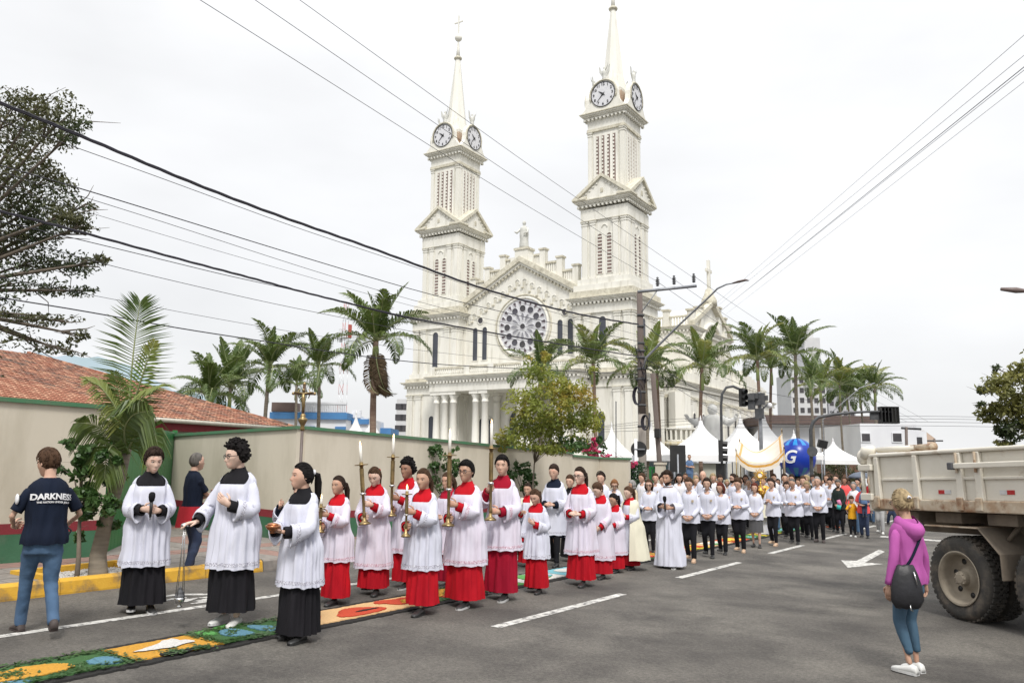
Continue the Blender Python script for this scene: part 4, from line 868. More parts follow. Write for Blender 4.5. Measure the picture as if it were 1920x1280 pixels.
    prof = [(2.5,37.36),(2.3,37.6),(1.95,37.95),(1.66,38.4)]+hz[1:-1]+[(-1.66,38.4),(-1.95,37.95),(-2.3,37.6),(-2.5,37.36)]
    hm = MB().prism(prof, -.28, .28, CH); arc = MB()
    arc.tube([(1.50*math.cos(a), -.30, 39.1+1.50*math.sin(a)) for a in np.linspace(-.4, pi+.4, 17)], .10, 6, CD); hm.join(arc); hmesh = hm.mesh('clock_housing')
    f = MB(); f.prism([(1.30*math.cos(a), 39.05+1.30*math.sin(a)) for a in np.linspace(0, 2*pi, 33)[:-1]], -.33, -.27, M['clock'])
    f.tube([(1.32*math.cos(a), -.34, 39.05+1.32*math.sin(a)) for a in np.linspace(0, 2*pi, 33)], .045, 5, M['black'], caps=False); fmesh = f.mesh('clock_face')
    hd = MB()
    for ang, L, w in ((math.radians(-52), .68, .11), (math.radians(-138), 1.12, .06)):   # hour hand to 10, minute hand to about 37
        dx, dz = math.sin(ang), math.cos(ang); px_, pz_ = dz, -dx
        ang2 = ang
        hd.add([(dx*L,-.38,39.05+dz*L),(px_*w,-.38,39.05+pz_*w),(-dx*.3,-.38,39.05-dz*.3),(-px_*w,-.38,39.05-pz_*w),(dx*L,-.36,39.05+dz*L),(px_*w,-.36,39.05+pz_*w),(-dx*.3,-.36,39.05-dz*.3),(-px_*w,-.36,39.05-pz_*w)], [(0,1,2,3),(7,6,5,4),(0,4,5,1),(1,5,6,2),(2,6,7,3),(3,7,4,0)], M['black'])
    hd.ball((0,-.38,39.05), .10, M['black'], 8, 6)
    nm = MB()
    for i in range(1, 13):
        c = bpy.data.curves.new('n', 'FONT'); c.body = str(i); c.size = .42; c.align_x = 'CENTER'; c.align_y = 'CENTER'; c.extrude = .012; c.resolution_u = 2; c.offset = .008
        o = bpy.data.objects.new('n', c); COL.objects.link(o); bpy.context.view_layer.update(); me = o.to_mesh(); a = 2*pi*i/12
        nm.add([(v.co.x+1.05*math.sin(a), -.345-v.co.z, 39.05+v.co.y+1.05*math.cos(a)) for v in me.vertices], [tuple(p.vertices) for p in me.polygons], M['black']); o.to_mesh_clear(); bpy.data.objects.remove(o)
    hmesh2 = hd.mesh('clock_hands'); nmesh = nm.mesh('numerals')
    # angel with raised wings on each gable
    an = MB(); an.lathe([(.0,40.6),(.30,40.62),(.22,40.9),(.20,41.3),(.24,41.6),(.13,41.8),(.08,41.86),(.12,41.98),(.11,42.1),(.0,42.2)], 0, 0, 8, M['stone_white'])
    for sx in (-1,1): an.prism([(sx*.12,41.3),(sx*.5,42.2),(sx*.62,42.35),(sx*.55,41.6),(sx*.25,41.1)], .02, .12, M['stone_white']); 
    an.tube([(.15,-.05,41.7),(.45,-.15,42.1),(.5,-.2,42.6)], [.06,.04,.02], 5, M['stone_white']); ames = an.mesh('angel_statue')
    for k in range(4):
        rz = k*pi/2; o = np.array([0,-2.28,0])@_rz(rz).T
        for nme, me in (('clock_housing', hmesh), ('clock_face', fmesh), ('clock_hands', hmesh2), ('angel_statue', ames), ('numerals', nmesh)):
            lo_ = link(nme, me, tw, tuple(o), (0,0,rz))
            if nme == 'numerals': lo_['kind'] = 'stuff'
        for x in (-.52,.52):
            ob = add_window(tw, .5, 20.35, 24.4, tuple(np.array([x*1.0,-2.42,0])@_rz(rz).T), rz, 'louver', louvers=11)
            link('louvers', WM[[q for q in WM if q[1] == .5][0]][1], ob)if 0 else link('louver_pane', WM[[q for q in WM if q[1] == .5][0]][1], tw, tuple(np.array([x*1.0,-2.42,0])@_rz(rz).T), (0,0,rz))
        ob = add_window(tw, .75, 11.9, 15.9, tuple(np.array([0,-3.0,0])@_rz(rz).T), rz, 'glass_blue'); link('pane', WM[[q for q in WM if q[1] == .75][0]][1], tw, tuple(np.array([0,-3.0,0])@_rz(rz).T), (0,0,rz))
        ob = add_window(tw, .7, 3.2, 6.6, tuple(np.array([0,-3.4,0])@_rz(rz).T), rz, 'glass_blue'); link('pane', WM[[q for q in WM if q[1] == .7][0]][1], tw, tuple(np.array([0,-3.4,0])@_rz(rz).T), (0,0,rz))
        b = MB(); b.tube([(.28*math.cos(a), -.03, 25.05+.28*math.sin(a)) for a in np.linspace(0, pi, 9)], .06, 5, CH); link('blind_arch', b.mesh('blind_arch'), tw, tuple(np.array([0,-2.42,0])@_rz(rz).T), (0,0,rz))
    sp = MB(); sp.lathe([(1.62,39.3),(1.12,41.9),(.29,49.6)], 0, 0, 8, CH, smooth=False); sp.lathe([(.29,49.6),(.45,49.62),(.50,49.75),(.42,49.9),(.26,49.95)], 0, 0, 12, CD); sp.lathe([(.24,49.95),(.17,51.0),(.09,51.95),(.09,52.0)], 0, 0, 10, CH)
    sp.ball((0,0,52.4), .46, CH, 12, 8); sp.obj('spire', tw)
    cr_ = MB(); cr_.box(-.07,.07,-.07,.07,52.8,55.25,CH); cr_.box(-.62,.62,-.06,.06,54.35,54.5,CH); cr_.lathe([(.05,55.2),(.02,55.6)],0,0,6,CH); cr_.obj('spire_cross', tw)
    return tw
tw1 = build_tower(); tw1.parent = church; tw1.location = (*TWC[0], 0)
tw2 = tw1.copy(); COL.objects.link(tw2); tw2.location = (*TWC[1], 0)
for ch in list(tw1.children):
    c = ch.copy(); COL.objects.link(c); c.parent = tw2
# façade between the towers
FY = 71.3; XA, XB, XM = -51.9, -37.3, -44.5
f = MB(); f.prism([(XA,-2),(XB,-2),(XB,19.0),(XM,22.9),(XA,19.0)], FY, FY+1.4, CH)
for sx, xe in ((-1, XA), (1, XB)):
    f.prism([(xe,18.75),(xe,19.35),(XM,23.45),(XM,22.85)], FY-.50, FY+1.3, CD); f.prism([(xe,18.5),(xe,18.75),(XM,22.85),(XM,22.55)], FY-.30, FY, CH)
    n = 18
    for i in range(n):
        q = (i+.5)/n; x = xe+(XM-xe)*q; z = 18.35+4.1*q; f.box(x-.10,x+.10,FY-.26,FY,z-.12,z+.14,CD)
    for i in range(8):       # stepped blind arches
        q = (i+.5)/8; x = xe+(XM-xe)*q; z = 16.75+4.25*q
        f.tube([(x+.26*math.cos(a), FY-.04, z+.26*math.sin(a)) for a in np.linspace(0, pi, 7)], .05, 5, CH); f.box(x-.36,x-.20,FY-.16,FY,z-.62,z,CH); f.box(x-.42,x-.14,FY-.20,FY,z-.72,z-.6,CD); f.box(x+.20,x+.36,FY-.10,FY,z-.35,z,CH)
        f.box(x-.19,x+.19,FY-.012,FY,z-.45,z,mat('church_recess_shade', (.55,.53,.45), (.5,.48,.41), 2, .8))  # flat panel in darker church paint, recess shade put into its colour
fa = f.obj('facade', church)
# stepped parapet
par = MB()
ps = [(-50.9,19.4,21.9),(-49.05,19.9,22.9),(-47.0,20.9,24.0),(-42.0,21.2,24.1),(-39.95,20.2,23.0),(-38.05,19.4,21.9)]
for x, z0, z1 in ps: par.box(x-.33,x+.33,FY+.1,FY+.75,z0-1.5,z1-.18,CH); par.box(x-.43,x+.43,FY+.0,FY+.85,z1-.18,z1,CD)
for (a, b, z) in ((-50.9,-49.05,21.5),(-49.05,-47.0,22.5),(-47.0,-45.4,23.5),(-43.6,-42.0,23.6),(-42.0,-39.95,22.6),(-39.95,-38.05,21.5)):
    par.box(a+.33,b-.33,FY+.2,FY+.6,z-3,z-1.15,CH); par.box(a+.33,b-.33,FY+.2,FY+.6,z-.2,z,CD); n = 5
    for i in range(n): x = a+.5+(b-a-1.0)*i/(n-1); par.box(x-.08,x+.08,FY+.32,FY+.48,z-1.15,z-.2,CH)
par.box(-45.3,-43.7,FY-.1,FY+1.2,22.2,24.2,CH); par.box(-45.4,-43.6,FY-.2,FY+1.3,24.2,24.45,CD); par.box(-45.9,-45.3,FY,FY+1.0,22.2,23.5,CH); par.box(-43.7,-43.1,FY,FY+1.0,22.2,23.5,CH)
par.obj('parapet', church)
st = MB(); st.lathe([(.0,24.45),(.55,24.46),(.52,24.7),(.46,25.4),(.50,26.0),(.46,26.5),(.42,26.75),(.22,26.92),(.13,26.98),(.12,27.05),(.19,27.2),(.2,27.35),(.13,27.5),(0,27.56)], -44.5, FY+.5, 14, M['stone_white'])
st.tube([(-45.0,FY+.4,26.6),(-45.2,FY+.1,26.2),(-45.25,FY-.25,26.25)], [.13,.12,.06], 7, M['stone_white']); st.tube([(-44.0,FY+.4,26.6),(-43.85,FY+.1,26.1),(-44.2,FY-.1,25.95)], [.13,.12,.06], 7, M['stone_white']); st.obj('statue', church)
# rose window
rc = (-44.22, 15.85); RR = 2.85; ros = MB()
ros.prism([(rc[0]+3.0*math.cos(a), rc[1]+3.0*math.sin(a)) for a in np.linspace(0,2*pi,49)[:-1]], FY-.10, FY+.05, M['clock'])
ros.tube([(rc[0]+3.1*math.cos(a), FY-.12, rc[1]+3.1*math.sin(a)) for a in np.linspace(0,2*pi,49)], .14, 6, CH, caps=False); ros.tube([(rc[0]+3.42*math.cos(a), FY-.03, rc[1]+3.42*math.sin(a)) for a in np.linspace(0,2*pi,49)], .10, 6, CD, caps=False)
rw = ros.obj('rose_window', church)
def pane(pts, m, nm='rose_pane', rim=True):
    key = nm; b = MB(); b.add([(x, 0, z) for x, z in pts], [tuple(range(len(pts)))], m)
    if rim: b.tube([(x,-.02,z) for x, z in pts]+[(pts[0][0],-.02,pts[0][1])], .035, 4, M['clock'], caps=False)
    return b.mesh(nm)
circ = [(.39*math.cos(a), .39*math.sin(a)) for a in np.linspace(0,2*pi,17)[:-1]]
pet = [(.0,.52),(.12,.75),(.20,1.15),(.13,1.38),(0,1.44),(-.13,1.38),(-.20,1.15),(-.12,.75)]; tri = [(-.22,2.72),(0,2.84),(.22,2.72),(.06,2.32),(-.06,2.32)]; sm_ = [(-.09,2.42),(.09,2.42),(0,2.58)]
mc, mc2, mp_, mt, ms_ = pane(circ, M['rose']), pane(circ, M['glass']), pane(pet, mat('rose_grey', (.2,.2,.22), (.3,.3,.33), .4, .3)), pane(tri, mat('rose_dark', (.10,.075,.085), (.07,.05,.06), 1, .4)), pane([(x*1.0,z) for x, z in sm_], M['glass'], rim=False)
c0 = pane([(x*.85,z*.85) for x, z in circ], M['glass'])
P0 = (rc[0], FY-.115, rc[1]); link('rose_pane', c0, rw, P0)
for i in range(12):
    a = 2*pi*i/12; link('rose_pane', mp_, rw, P0, (0,a,0)); b = a+pi/12*0; link('rose_pane', mc if i % 3 else mc2, rw, (P0[0]+1.92*math.sin(b+.0), P0[1], P0[2]+1.92*math.cos(b)), (0,0,0))
for i in range(24): a = 2*pi*(i+.5)/24; link('rose_pane', mt, rw, P0, (0,a,0))
# slim facade windows and oculi
for x in (-50.35,-49.1,-39.75,-38.55):
    add_window(church, .62, 12.6, 16.2, (x,FY,0), 0, 'glass_blue'); link('pane', WM[[q for q in WM if q[1] == .62][0]][1], church, (x,FY,0))
oc = MB(); oc.prism([(.34*math.cos(a), .34*math.sin(a)) for a in np.linspace(0,2*pi,17)[:-1]], -.03, .0, M['glass']); oc.tube([(.38*math.cos(a), -.02, .38*math.sin(a)) for a in np.linspace(0,2*pi,17)], .07, 5, CH, caps=False); ocm = oc.mesh('oculus')
for x in (-49.7,-39.2): link('oculus', ocm, church, (x,FY-.01,16.95))
# porch
PX0, PX1, PY = -53.4, -35.6, 67.3
po = MB(); po.box(PX0,PX1,PY,FY,8.95,9.9,CH); cornice(po, (PX1-PX0)/2, 10.55, .5, .5, cx=(PX0+PX1)/2, cy=(PY+FY)/2, hwy=(FY-PY)/2)
po.box(PX0-.1,PX1+.1,PY-.1,FY,10.55,10.75,CH); po.box(PX0,PX1,PY,PY+.3,11.35,11.55,CD)
n = 70
for i in range(n): x = PX0+.2+(PX1-PX0-.4)*i/(n-1); po.lathe([(.07,10.75),(.10,10.95),(.05,11.15),(.08,11.35)], x, PY+.15, 6, CH)
for x in (PX0+.3,-48.6,-45.6,-41.6,PX1-.3): po.box(x-.35,x+.35,PY-.03,PY+.35,10.75,11.62,CH)
po.box(PX0-2,PX1+2,PY-1.5,FY,-2,1.0,CD); po.box(PX0-1,PX1+1,PY-.6,FY,1.0,1.3,CH)
po.obj('porch', church)
cm_ = MB(); cm_.lathe([(.55,1.3),(.55,1.55),(.46,1.6),(.48,1.8),(.40,1.86),(.395,4.5),(.345,7.75),(.39,7.78),(.39,7.9),(.35,7.93),(.36,8.2),(.50,8.5),(.52,8.62)], 0, 0, 16, CH); cm_.box(-.55,.55,-.55,.55,8.62,8.95,CH); cmm = cm_.mesh('column')
for x in (-52.8,-51.7,-50.6,-47.75,-46.6,-42.4,-41.25,-38.3,-37.2,-36.1): link('column', cmm, church, (x,PY+.62,0))
for x in (-51.7,-47.2,-42.0,-38.0): link('column', cmm, church, (x,FY-.35,0))
for x, w in ((-48.9,1.9),(-44.5,2.8),(-40.1,1.9)):
    d = MB(); pp = arch_poly(w, 1.3, 7.4 if w > 2 else 6.6); d.add([(x+a, FY-.02, z) for a, z in pp], [tuple(range(len(pp)))], M['glass_blue']); d.tube([(x+a, FY-.05, z) for a, z in pp[1:]]+[(x+pp[0][0],FY-.05,pp[0][1])], .14, 5, CH, caps=False); d.obj('door', church)
# nave, transept, aisle
nv = MB(); nv.box(-52,-36.6,FY+1.4,118,-2,17.0,CH); nv.box(-52.3,-36.3,FY+1.4,118,17.0,17.4,CD)
TX, TY0, TY1 = -31.25, 86.2, 100.2; TM = (TY0+TY1)/2
nv.box(-36.7,TX,TY0,TY1,-2,16.6,CH); nv.prism([(TY0,16.6),(TY1,16.6),(TM,20.3)], -37,TX,CH,axis='x')
c2 = MB(); cornice(c2, 2.75, 17.2, .5, .45, cx=-34.0, cy=TM, hwy=(TY1-TY0)/2); nv.join(c2)
for sy, ye in ((-1,TY0),(1,TY1)): nv.prism([(ye,17.2),(ye,17.75),(TM,21.2),(TM,20.6)], TX-.2,TX+.45,CD,axis='x')
nv.tube([(TX+.1, TM+4.2*math.cos(a), 14.0+4.2*math.sin(a)) for a in np.linspace(0,pi,17)], .28, 6, CH)
ar_ = [(TM+3.9*math.cos(a), 14.0+3.9*math.sin(a)) for a in np.linspace(0,pi,17)]; nv.prism([(TM-3.9,11.5)][::-1]+ar_[::-1][::-1]+[(TM-3.9,11.5),(TM+3.9,11.5)][:1]+[(TM+3.9,11.5)][:0], TX,TX+.02,mat('church_recess_shade',(.55,.53,.45)),axis='x')  # flush arch panel with the same recess shade put into its colour
for (y, z) in ((TY0+.5,18.9),(TY0+3,19.6),(TY1-.5,18.9),(TY1-2.4,19.6),(TY1-4.4,20.6)): nv.box(TX-.5,TX+.3,y-.4,y+.4,17.0,z,CH); nv.box(TX-.62,TX+.42,y-.52,y+.52,z,z+.2,CD)
nv.box(-36.6,-36.0,TY0-.1,TY0+.5,17.2,18.9,CH); nv.box(-36.2,TX-.3,TY0,TY0+.3,18.2,18.4,CD)
for i in range(14): x = -36.0+i*.34; nv.box(x-.07,x+.07,TY0+.08,TY0+.22,17.2,18.2,CH)
for x in (-36.2,-34.2): nv.box(x-.35,x+.35,TY0-.12,TY0+.5,17.2,19.0,CH); nv.box(x-.47,x+.47,TY0-.22,TY0+.6,19.0,19.2,CD)
nv.lathe([(1.0,20.6),(.95,21.2),(.6,21.9),(.42,22.5),(.35,22.6)], TX-.2, TM, 10, CD)
nv.obj('transept', church)
cr2 = MB(); cr2.box(TX-.35,TX+.0,TM-.2,TM+.2,22.4,26.2,CH); cr2.box(TX-.33,TX-.02,TM-.85,TM+.85,24.7,25.05,CH); cr2.obj('transept_cross', church)
for x in (-35.6,-34.2,-32.8):
    add_window(church, .55, 14.2, 15.9, (x,TY0,0), 0, 'glass'); add_window(church, 1.1, 11.8, 13.6, (x,TY0,0), 0, 'glass') if x == -34.2 else None
link('pane', MB().add([(a,-.012,z) for a, z in arch_poly(1.1,10.9,13.6)], [tuple(range(11))], M['glass']).mesh('pane'), church, (-35.6,TY0-.01,0))
# lower aisle block with a second cornice, pilasters, pairs of windows, and a rounded oriel
al = MB(); AX = -30.6; AY0 = 79.6
al.box(-37,AX,AY0,117,-2,9.6,CH); c3_ = MB(); cornice(c3_, (AX+37)/2, 10.4, .5, .5, cx=(-37+AX)/2, cy=(AY0+117)/2, hwy=(117-AY0)/2); al.join(c3_); al.box(-37,AX-.4,AY0+.4,116.5,10.4,11.6,CH)
for x in (-36.4,-35.5,-31.9,-31.0): pilaster(al, x, AY0, .6, .22, -1.5, 8.6)
for y in np.arange(AY0+.8, 116, 2.9): pilaster(al, AX, y, .7, .25, -1.5, 8.6, ax='x', sg=1)
al.box(-37.1,AX+.1,AY0-.1,117,8.6,8.9,CD)
for k in range(8):
    y = 104+k*1.4; al.box(-37,AX-.2,y,y+1.0,11.6,13.8-.25*k,CH)
al.obj('aisle', church)
for x in (-34.3,-33.1): add_window(church, .7, 3.6, 7.0, (x,AY0,0), 0, 'glass'); link('pane', WM[[q for q in WM if q[1] == .7][0]][1], church, (x,AY0,.4))
for y in np.arange(AY0+2.25, 115, 2.9): add_window(church, .8, 3.8, 7.2, (AX,y,0), pi/2, 'glass'); link('pane', WM[[q for q in WM if q[1] == .8][0]][1], church, (AX+.0,y,0), (0,0,pi/2))
for y in np.arange(TY0+1.2, TY1, 2.3): add_window(church, .8, 11.9, 15.2, (TX,y,-.0), pi/2, 'glass')
for x in (-37.9,): pass
ori = MB(); ox, oy = -30.2, AY0-.2
ori.lathe([(.15,-.6),(.6,.5),(1.4,2.2),(2.0,3.3),(2.15,3.5)], ox, oy, 14, CH); ori.lathe([(2.15,3.5),(2.35,3.6),(2.35,3.85),(2.1,3.9)], ox, oy, 14, mat('ledge_stain', (.45,.38,.22), (.6,.57,.48), 3, .85)); ori.lathe([(1.9,3.9),(1.9,4.1),(1.75,4.1)], ox, oy, 14, CH)
for i in range(22): a = 2*pi*i/22; ori.box(ox+1.8*math.cos(a)-.09,ox+1.8*math.cos(a)+.09,oy+1.8*math.sin(a)-.09,oy+1.8*math.sin(a)+.09,4.1,5.1,CH)
ori.lathe([(1.7,5.1),(1.95,5.1),(1.95,5.35),(1.7,5.35)], ox, oy, 14, CH); ori.lathe([(1.2,3.9),(1.2,9.0)], ox, oy, 8, CH, smooth=False); ori.obj('pulpit_balcony', church)
# right front lower corner: wall east of the right tower with two round-headed windows and an oculus
for x in (-34.9,-33.6): pass
# ------------------------------------------------------------------ palms
def frond_mesh(name, L, LL, n, droop, m, arch=.9, hang=.5, w=.035, seed=0, vee=.35, ragged=.0):
    rg = np.random.default_rng(seed); mb = MB(); pts = []
    for i in range(13):
        t = i/12; ang = arch-droop*t**1.3*2.2
        pts.append(np.array([0,0,0]) if i == 0 else pts[-1]+np.array([0, math.cos(ang), math.sin(ang)])*L/12)
    mb.tube(pts, [.030*L/2.2*(1-.85*i/12) for i in range(13)], 5, mat('frond_rib', (.22,.26,.12), (.3,.33,.16), 3, .5))
    P = np.array(pts); V = []; F = []
    for i in range(n):
        t = .12+.88*(i+.5)/n; q = t*12; k = min(int(q), 11); c = P[k]+(P[k+1]-P[k])*(q-k); tg = P[k+1]-P[k]; tg /= np.linalg.norm(tg); up = np.cross([1,0,0], tg)
        l = LL*(math.sin(pi*min(1,(t*.9+.12)))**.7)*rg.uniform(.85,1.1)
        for sx in (-1,1):
            if ragged and rg.random() < ragged: continue
            fw = .35+.55*t+rg.normal(0,.06); d = np.array([sx,0,0])*math.cos(fw)+tg*math.sin(fw)+up*(vee+rg.normal(0,.08)); d /= np.linalg.norm(d)
            ww = np.cross(d, up); ww /= np.linalg.norm(ww); ww *= w*rg.uniform(.7,1.1); p1 = c+d*l*.5; p2 = p1+(d*.5+np.array([0,0,-hang*rg.uniform(.6,1.3)]))*l*.55
            o = len(V); V += [c-ww*.5, c+ww*.5, p1+ww, p1-ww, p2, p2]; F += [(o,o+1,o+2,o+3),(o+3,o+2,o+4,o+5)]
    mb.add(V, F, m, False); return mb.mesh(name)
FR = {}
for nm, mm in (('g', M['frond']), ('y', M['frond_y'])):
    FR[nm] = [frond_mesh('frond', 2.3, .62, 44, .55, mm, .95, .55, .026, 1), frond_mesh('frond', 2.3, .60, 44, .75, mm, .75, .8, .026, 2), frond_mesh('frond', 2.1, .5, 40, .18, mm, 1.0, .12, .032, 3)]
FR['dry'] = [frond_mesh('dry_frond', 2.2, .5, 30, .9, M['frond_dry'], .2, 1.0, .03, 5)]
def palm(px, py, d, label, size=1., tr=.13, trunk='palm_bark', n=11, kinds='g', seed=0, dry=0, shaft=.9, base=None, group='palms around the church'):
    size *= 1.32; n += 4; rg = np.random.default_rng(seed+100); c = at_d(px, py, d); bx, by = (c[0]+rg.uniform(-.5,.5)*.5, c[1]) if base is None else base
    bz = G(bx, by); t = thing('palm_tree', label, 'palm', (bx, by, bz), 0, group); top = np.array([c[0]-bx, c[1]-by, c[2]-bz]); mb = MB()
    ts = np.linspace(0, 1, 14); bend = rg.uniform(-.15,.15)
    mb.tube([top*k+np.array([bend*math.sin(pi*k),0,0]) for k in ts*(1-.0)], [tr*(1.35-.35*min(1,k*4))*(1-.25*k)*(1+.04*(i%2)) for i, k in enumerate(ts)], 9, M[trunk]); mb.obj('trunk', t)
    sh = MB(); sh.tube([top-np.array([0,0,shaft*size]), top-np.array([0,0,shaft*.5*size]), top], [tr*.95, tr*.9, tr*.5], 8, M['crownshaft']); sh.obj('crownshaft', t)
    for i in range(n):
        az = 2*pi*i/n*1.0+rg.uniform(-.25,.25); ring = i % 3
        me = FR[kinds if isinstance(kinds, str) and kinds in FR else rg.choice(['g','y'])][0 if ring == 0 else (1 if ring == 1 else rg.choice([0,2]))]
        el = [rg.uniform(-.15,.25), rg.uniform(-.55,-.15), rg.uniform(.25,.5)][ring]
        o = link('frond', me, t, tuple(top)); o.rotation_euler = (el, rg.uniform(-.3,.3), az); s = size*rg.uniform(.85,1.08); o.scale = (s, s, s)
    o = link('frond', FR['y' if kinds != 'g' else 'g'][2], t, tuple(top)); o.rotation_euler = (.55, 0, rg.uniform(0,6)); o.scale = (size*.8,)*3
    for i in range(dry):
        o = link('dry_frond', FR['dry'][0], t, tuple(top-np.array([0,0,.3]))); o.rotation_euler = (-1.35+rg.uniform(-.1,.15), rg.uniform(-.3,.3), rg.uniform(0,6.28)); o.scale = (size*.9,)*3
    return t
GL_, GR_ = 'palms behind the tiled house', 'palms along the church side'
palm(392, 742, 50, 'dense bushy palm farthest left above the tiled roof', 1.15, .14, n=16, seed=1, group=GL_)
palm(432, 728, 53, 'dark palm with drooping crown second from left above the tiled roof', 1.3, .14, n=15, seed=2, group=GL_)
palm(505, 690, 47, 'palm with green crownshaft standing above the roof ridge end', 1.15, .13, n=12, seed=3, group=GL_)
palm(556, 722, 60, 'smaller palm half hidden behind the processional cross', .95, .12, n=10, seed=4, group=GL_)
palm(598, 688, 48, 'slender palm in front of the blue and white building', 1.0, .12, n=11, seed=5, group=GL_)
palm(705, 640, 38, 'tallest left palm with dead brown fronds hanging round its trunk', 1.12, .17, 'palm_bark_red', n=15, seed=6, dry=7, shaft=.5, group=GL_)
palm(1013, 700, 50, 'palm rising behind the feathery yellow green tree', 1.05, .14, n=11, seed=7, kinds='g', group=GR_)
palm(1112, 682, 45, 'pale green palm in front of the right tower', 1.0, .12, 'palm_bark_red', n=11, seed=8, kinds='mix', group=GR_)
palm(1209, 690, 45, 'palm directly behind the utility pole', 1.0, .10, n=10, kinds='mix', seed=9, group=GR_)
palm(1232, 700, 48, 'thin brown trunked palm just right of the utility pole', .8, .10, 'palm_bark_red', n=8, seed=10, group=GR_)
palm(1316, 690, 45, 'palm with yellow lower fronds before the transept', 1.05, .12, 'palm_bark_red', n=12, seed=11, kinds='mix', group=GR_)
palm(1420, 676, 50, 'full crowned palm right of the traffic signal mast', 1.05, .12, 'palm_bark_red', n=12, kinds='mix', seed=12, group=GR_)
palm(1446, 690, 56, 'palm with leaning orange brown trunk behind the canopy', 1.0, .12, 'palm_bark_red', n=11, seed=13, kinds='mix', group=GR_)
palm(1491, 665, 52, 'tall palm with arching fronds left of the far apartment block', 1.15, .13, n=11, seed=14, group=GR_)
palm(1519, 716, 66, 'palm in front of the far apartment block', 1.0, .13, n=9, seed=15, group=GR_)
palm(1538, 726, 74, 'dark trunked palm above the signal arm bend', 1.05, .15, n=9, kinds='mix', seed=16, group=GR_)
palm(1574, 722, 78, 'first of two thin palms before the brown roofed building', 1.3, .11, n=12, seed=17, kinds='mix', group=GR_)
palm(1588, 742, 82, 'second of two thin palms before the brown roofed building', 1.2, .11, n=11, seed=18, group=GR_)
palm(1612, 736, 84, 'palm over the corner of the brown roofed building', 1.35, .13, n=12, seed=19, group=GR_)
palm(1640, 728, 80, 'rightmost palm beside the hanging signal cage', 1.15, .15, n=11, seed=20, kinds='mix', group=GR_)
# young palm on the pavement: big upright frond
yp = thing('young_palm', 'young palm with one tall upright feather frond on the pavement', 'palm', (-9.9, 5.98, G(-9.9,5.98)+.1))
B0 = np.array([-9.9, 5.98, G(-9.9,5.98)+.1]); dpt = 10.45
L_ = lambda px, py, d=dpt: at_d(px, py, d)-B0
mb = MB(); mb.tube([(0,0,-.05), L_(184,1040), L_(200,970), L_(222,900), L_(238,840)], [.125,.10,.085,.085,.06], 12, M['palm_bark']); mb.obj('trunk', yp)
def free_frond(px, LL, n, m, w=.024, plane=None, hang=.05, nm='frond', ragged=0, seed=0, dd=None, fw0=.25, vee=.0):
    rg = np.random.default_rng(seed); P = [L_(x, y, dpt+(dd[i] if dd else 0)) for i, (x, y) in enumerate(px)]
    tt = np.linspace(0, 1, 15); P = np.array([[np.interp(t, np.linspace(0,1,len(P)), [p[k] for p in P]) for k in range(3)] for t in tt])
    for _ in range(2): P[1:-1] = (P[:-2]+P[1:-1]*2+P[2:])/4
    b = MB(); b.tube(list(P), [.016*(1-.8*t) for t in tt], 5, mat('frond_rib', (.22,.26,.12))); V = []; F = []
    vd = RM@np.array([0,0,-1.]); 
    for i in range(n):
        t = .06+.94*(i+.5)/n; q = t*14; k = min(int(q), 13); c = P[k]+(P[k+1]-P[k])*(q-k); tg = P[k+1]-P[k]; tg /= np.linalg.norm(tg); pl = vd if plane is None else np.array(plane)
        sd = np.cross(tg, pl); sd /= np.linalg.norm(sd); l = LL*(math.sin(pi*min(1, .18+t*.78))**.6)*rg.uniform(.9,1.06)
        for s in (-1,1):
            if rg.random() < ragged: continue
            fw = fw0+.75*t**2+rg.normal(0,.04); d = sd*s*math.cos(fw)+tg*math.sin(fw)+pl*rg.normal(vee,.06); d /= np.linalg.norm(d); ww = np.cross(d, pl); ww /= np.linalg.norm(ww); ww = ww*w*.5+pl*w*.3*rg.uniform(-1,1)
            p1 = c+d*l*.45; p2 = c+d*l+np.array([0,0,-hang*l*2]); o = len(V); V += [c-ww*.4, c+ww*.4, p1+ww, p1-ww, p2, p2]; F += [(o,o+1,o+2,o+3),(o+3,o+2,o+4,o+5)]
    b.add(V, F, m); return b.obj(nm, yp)
free_frond([(238,800),(243,740),(250,660),(257,605),(263,565)], .58, 50, M['frond'], .022, seed=3, fw0=.2)
free_frond([(236,800),(262,720),(278,670),(290,640)], .22, 24, M['frond_y'], .03, seed=4, dd=[0,-.2,-.3,-.3])
free_frond([(236,810),(215,760),(190,725),(165,712)], .42, 36, M['frond_y'], .03, seed=5, hang=.15, dd=[0,-.1,-.2,-.3], plane=(.3,-.3,.9))
free_frond([(240,800),(262,748),(285,728),(305,722)], .40, 34, M['frond_y'], .03, seed=6, hang=.15, dd=[0,-.2,-.3,-.5], plane=(.2,-.3,.9))
free_frond([(236,850),(262,800),(285,795),(296,835)], .42, 36, M['frond'], .03, seed=7, hang=.35, dd=[0,-.2,-.4,-.5])
free_frond([(236,850),(232,800),(250,775),(280,770)], .5, 36, M['frond'], .035, seed=8, hang=.45, dd=[0,-.2,-.4,-.5])
free_frond([(232,850),(205,815),(178,795),(145,792)], .36, 34, M['frond'], .028, seed=9, hang=.35, dd=[0,-.1,-.2,-.3])
free_frond([(230,860),(212,830),(200,850),(195,900)], .36, 30, M['frond'], .03, seed=10, hang=.4, dd=[0,-.2,-.3,-.3])
free_frond([(236,840),(228,790),(222,740),(214,700)], .35, 30, M['frond_y'], .03, seed=12, hang=.1, dd=[0,.1,.1,.0])
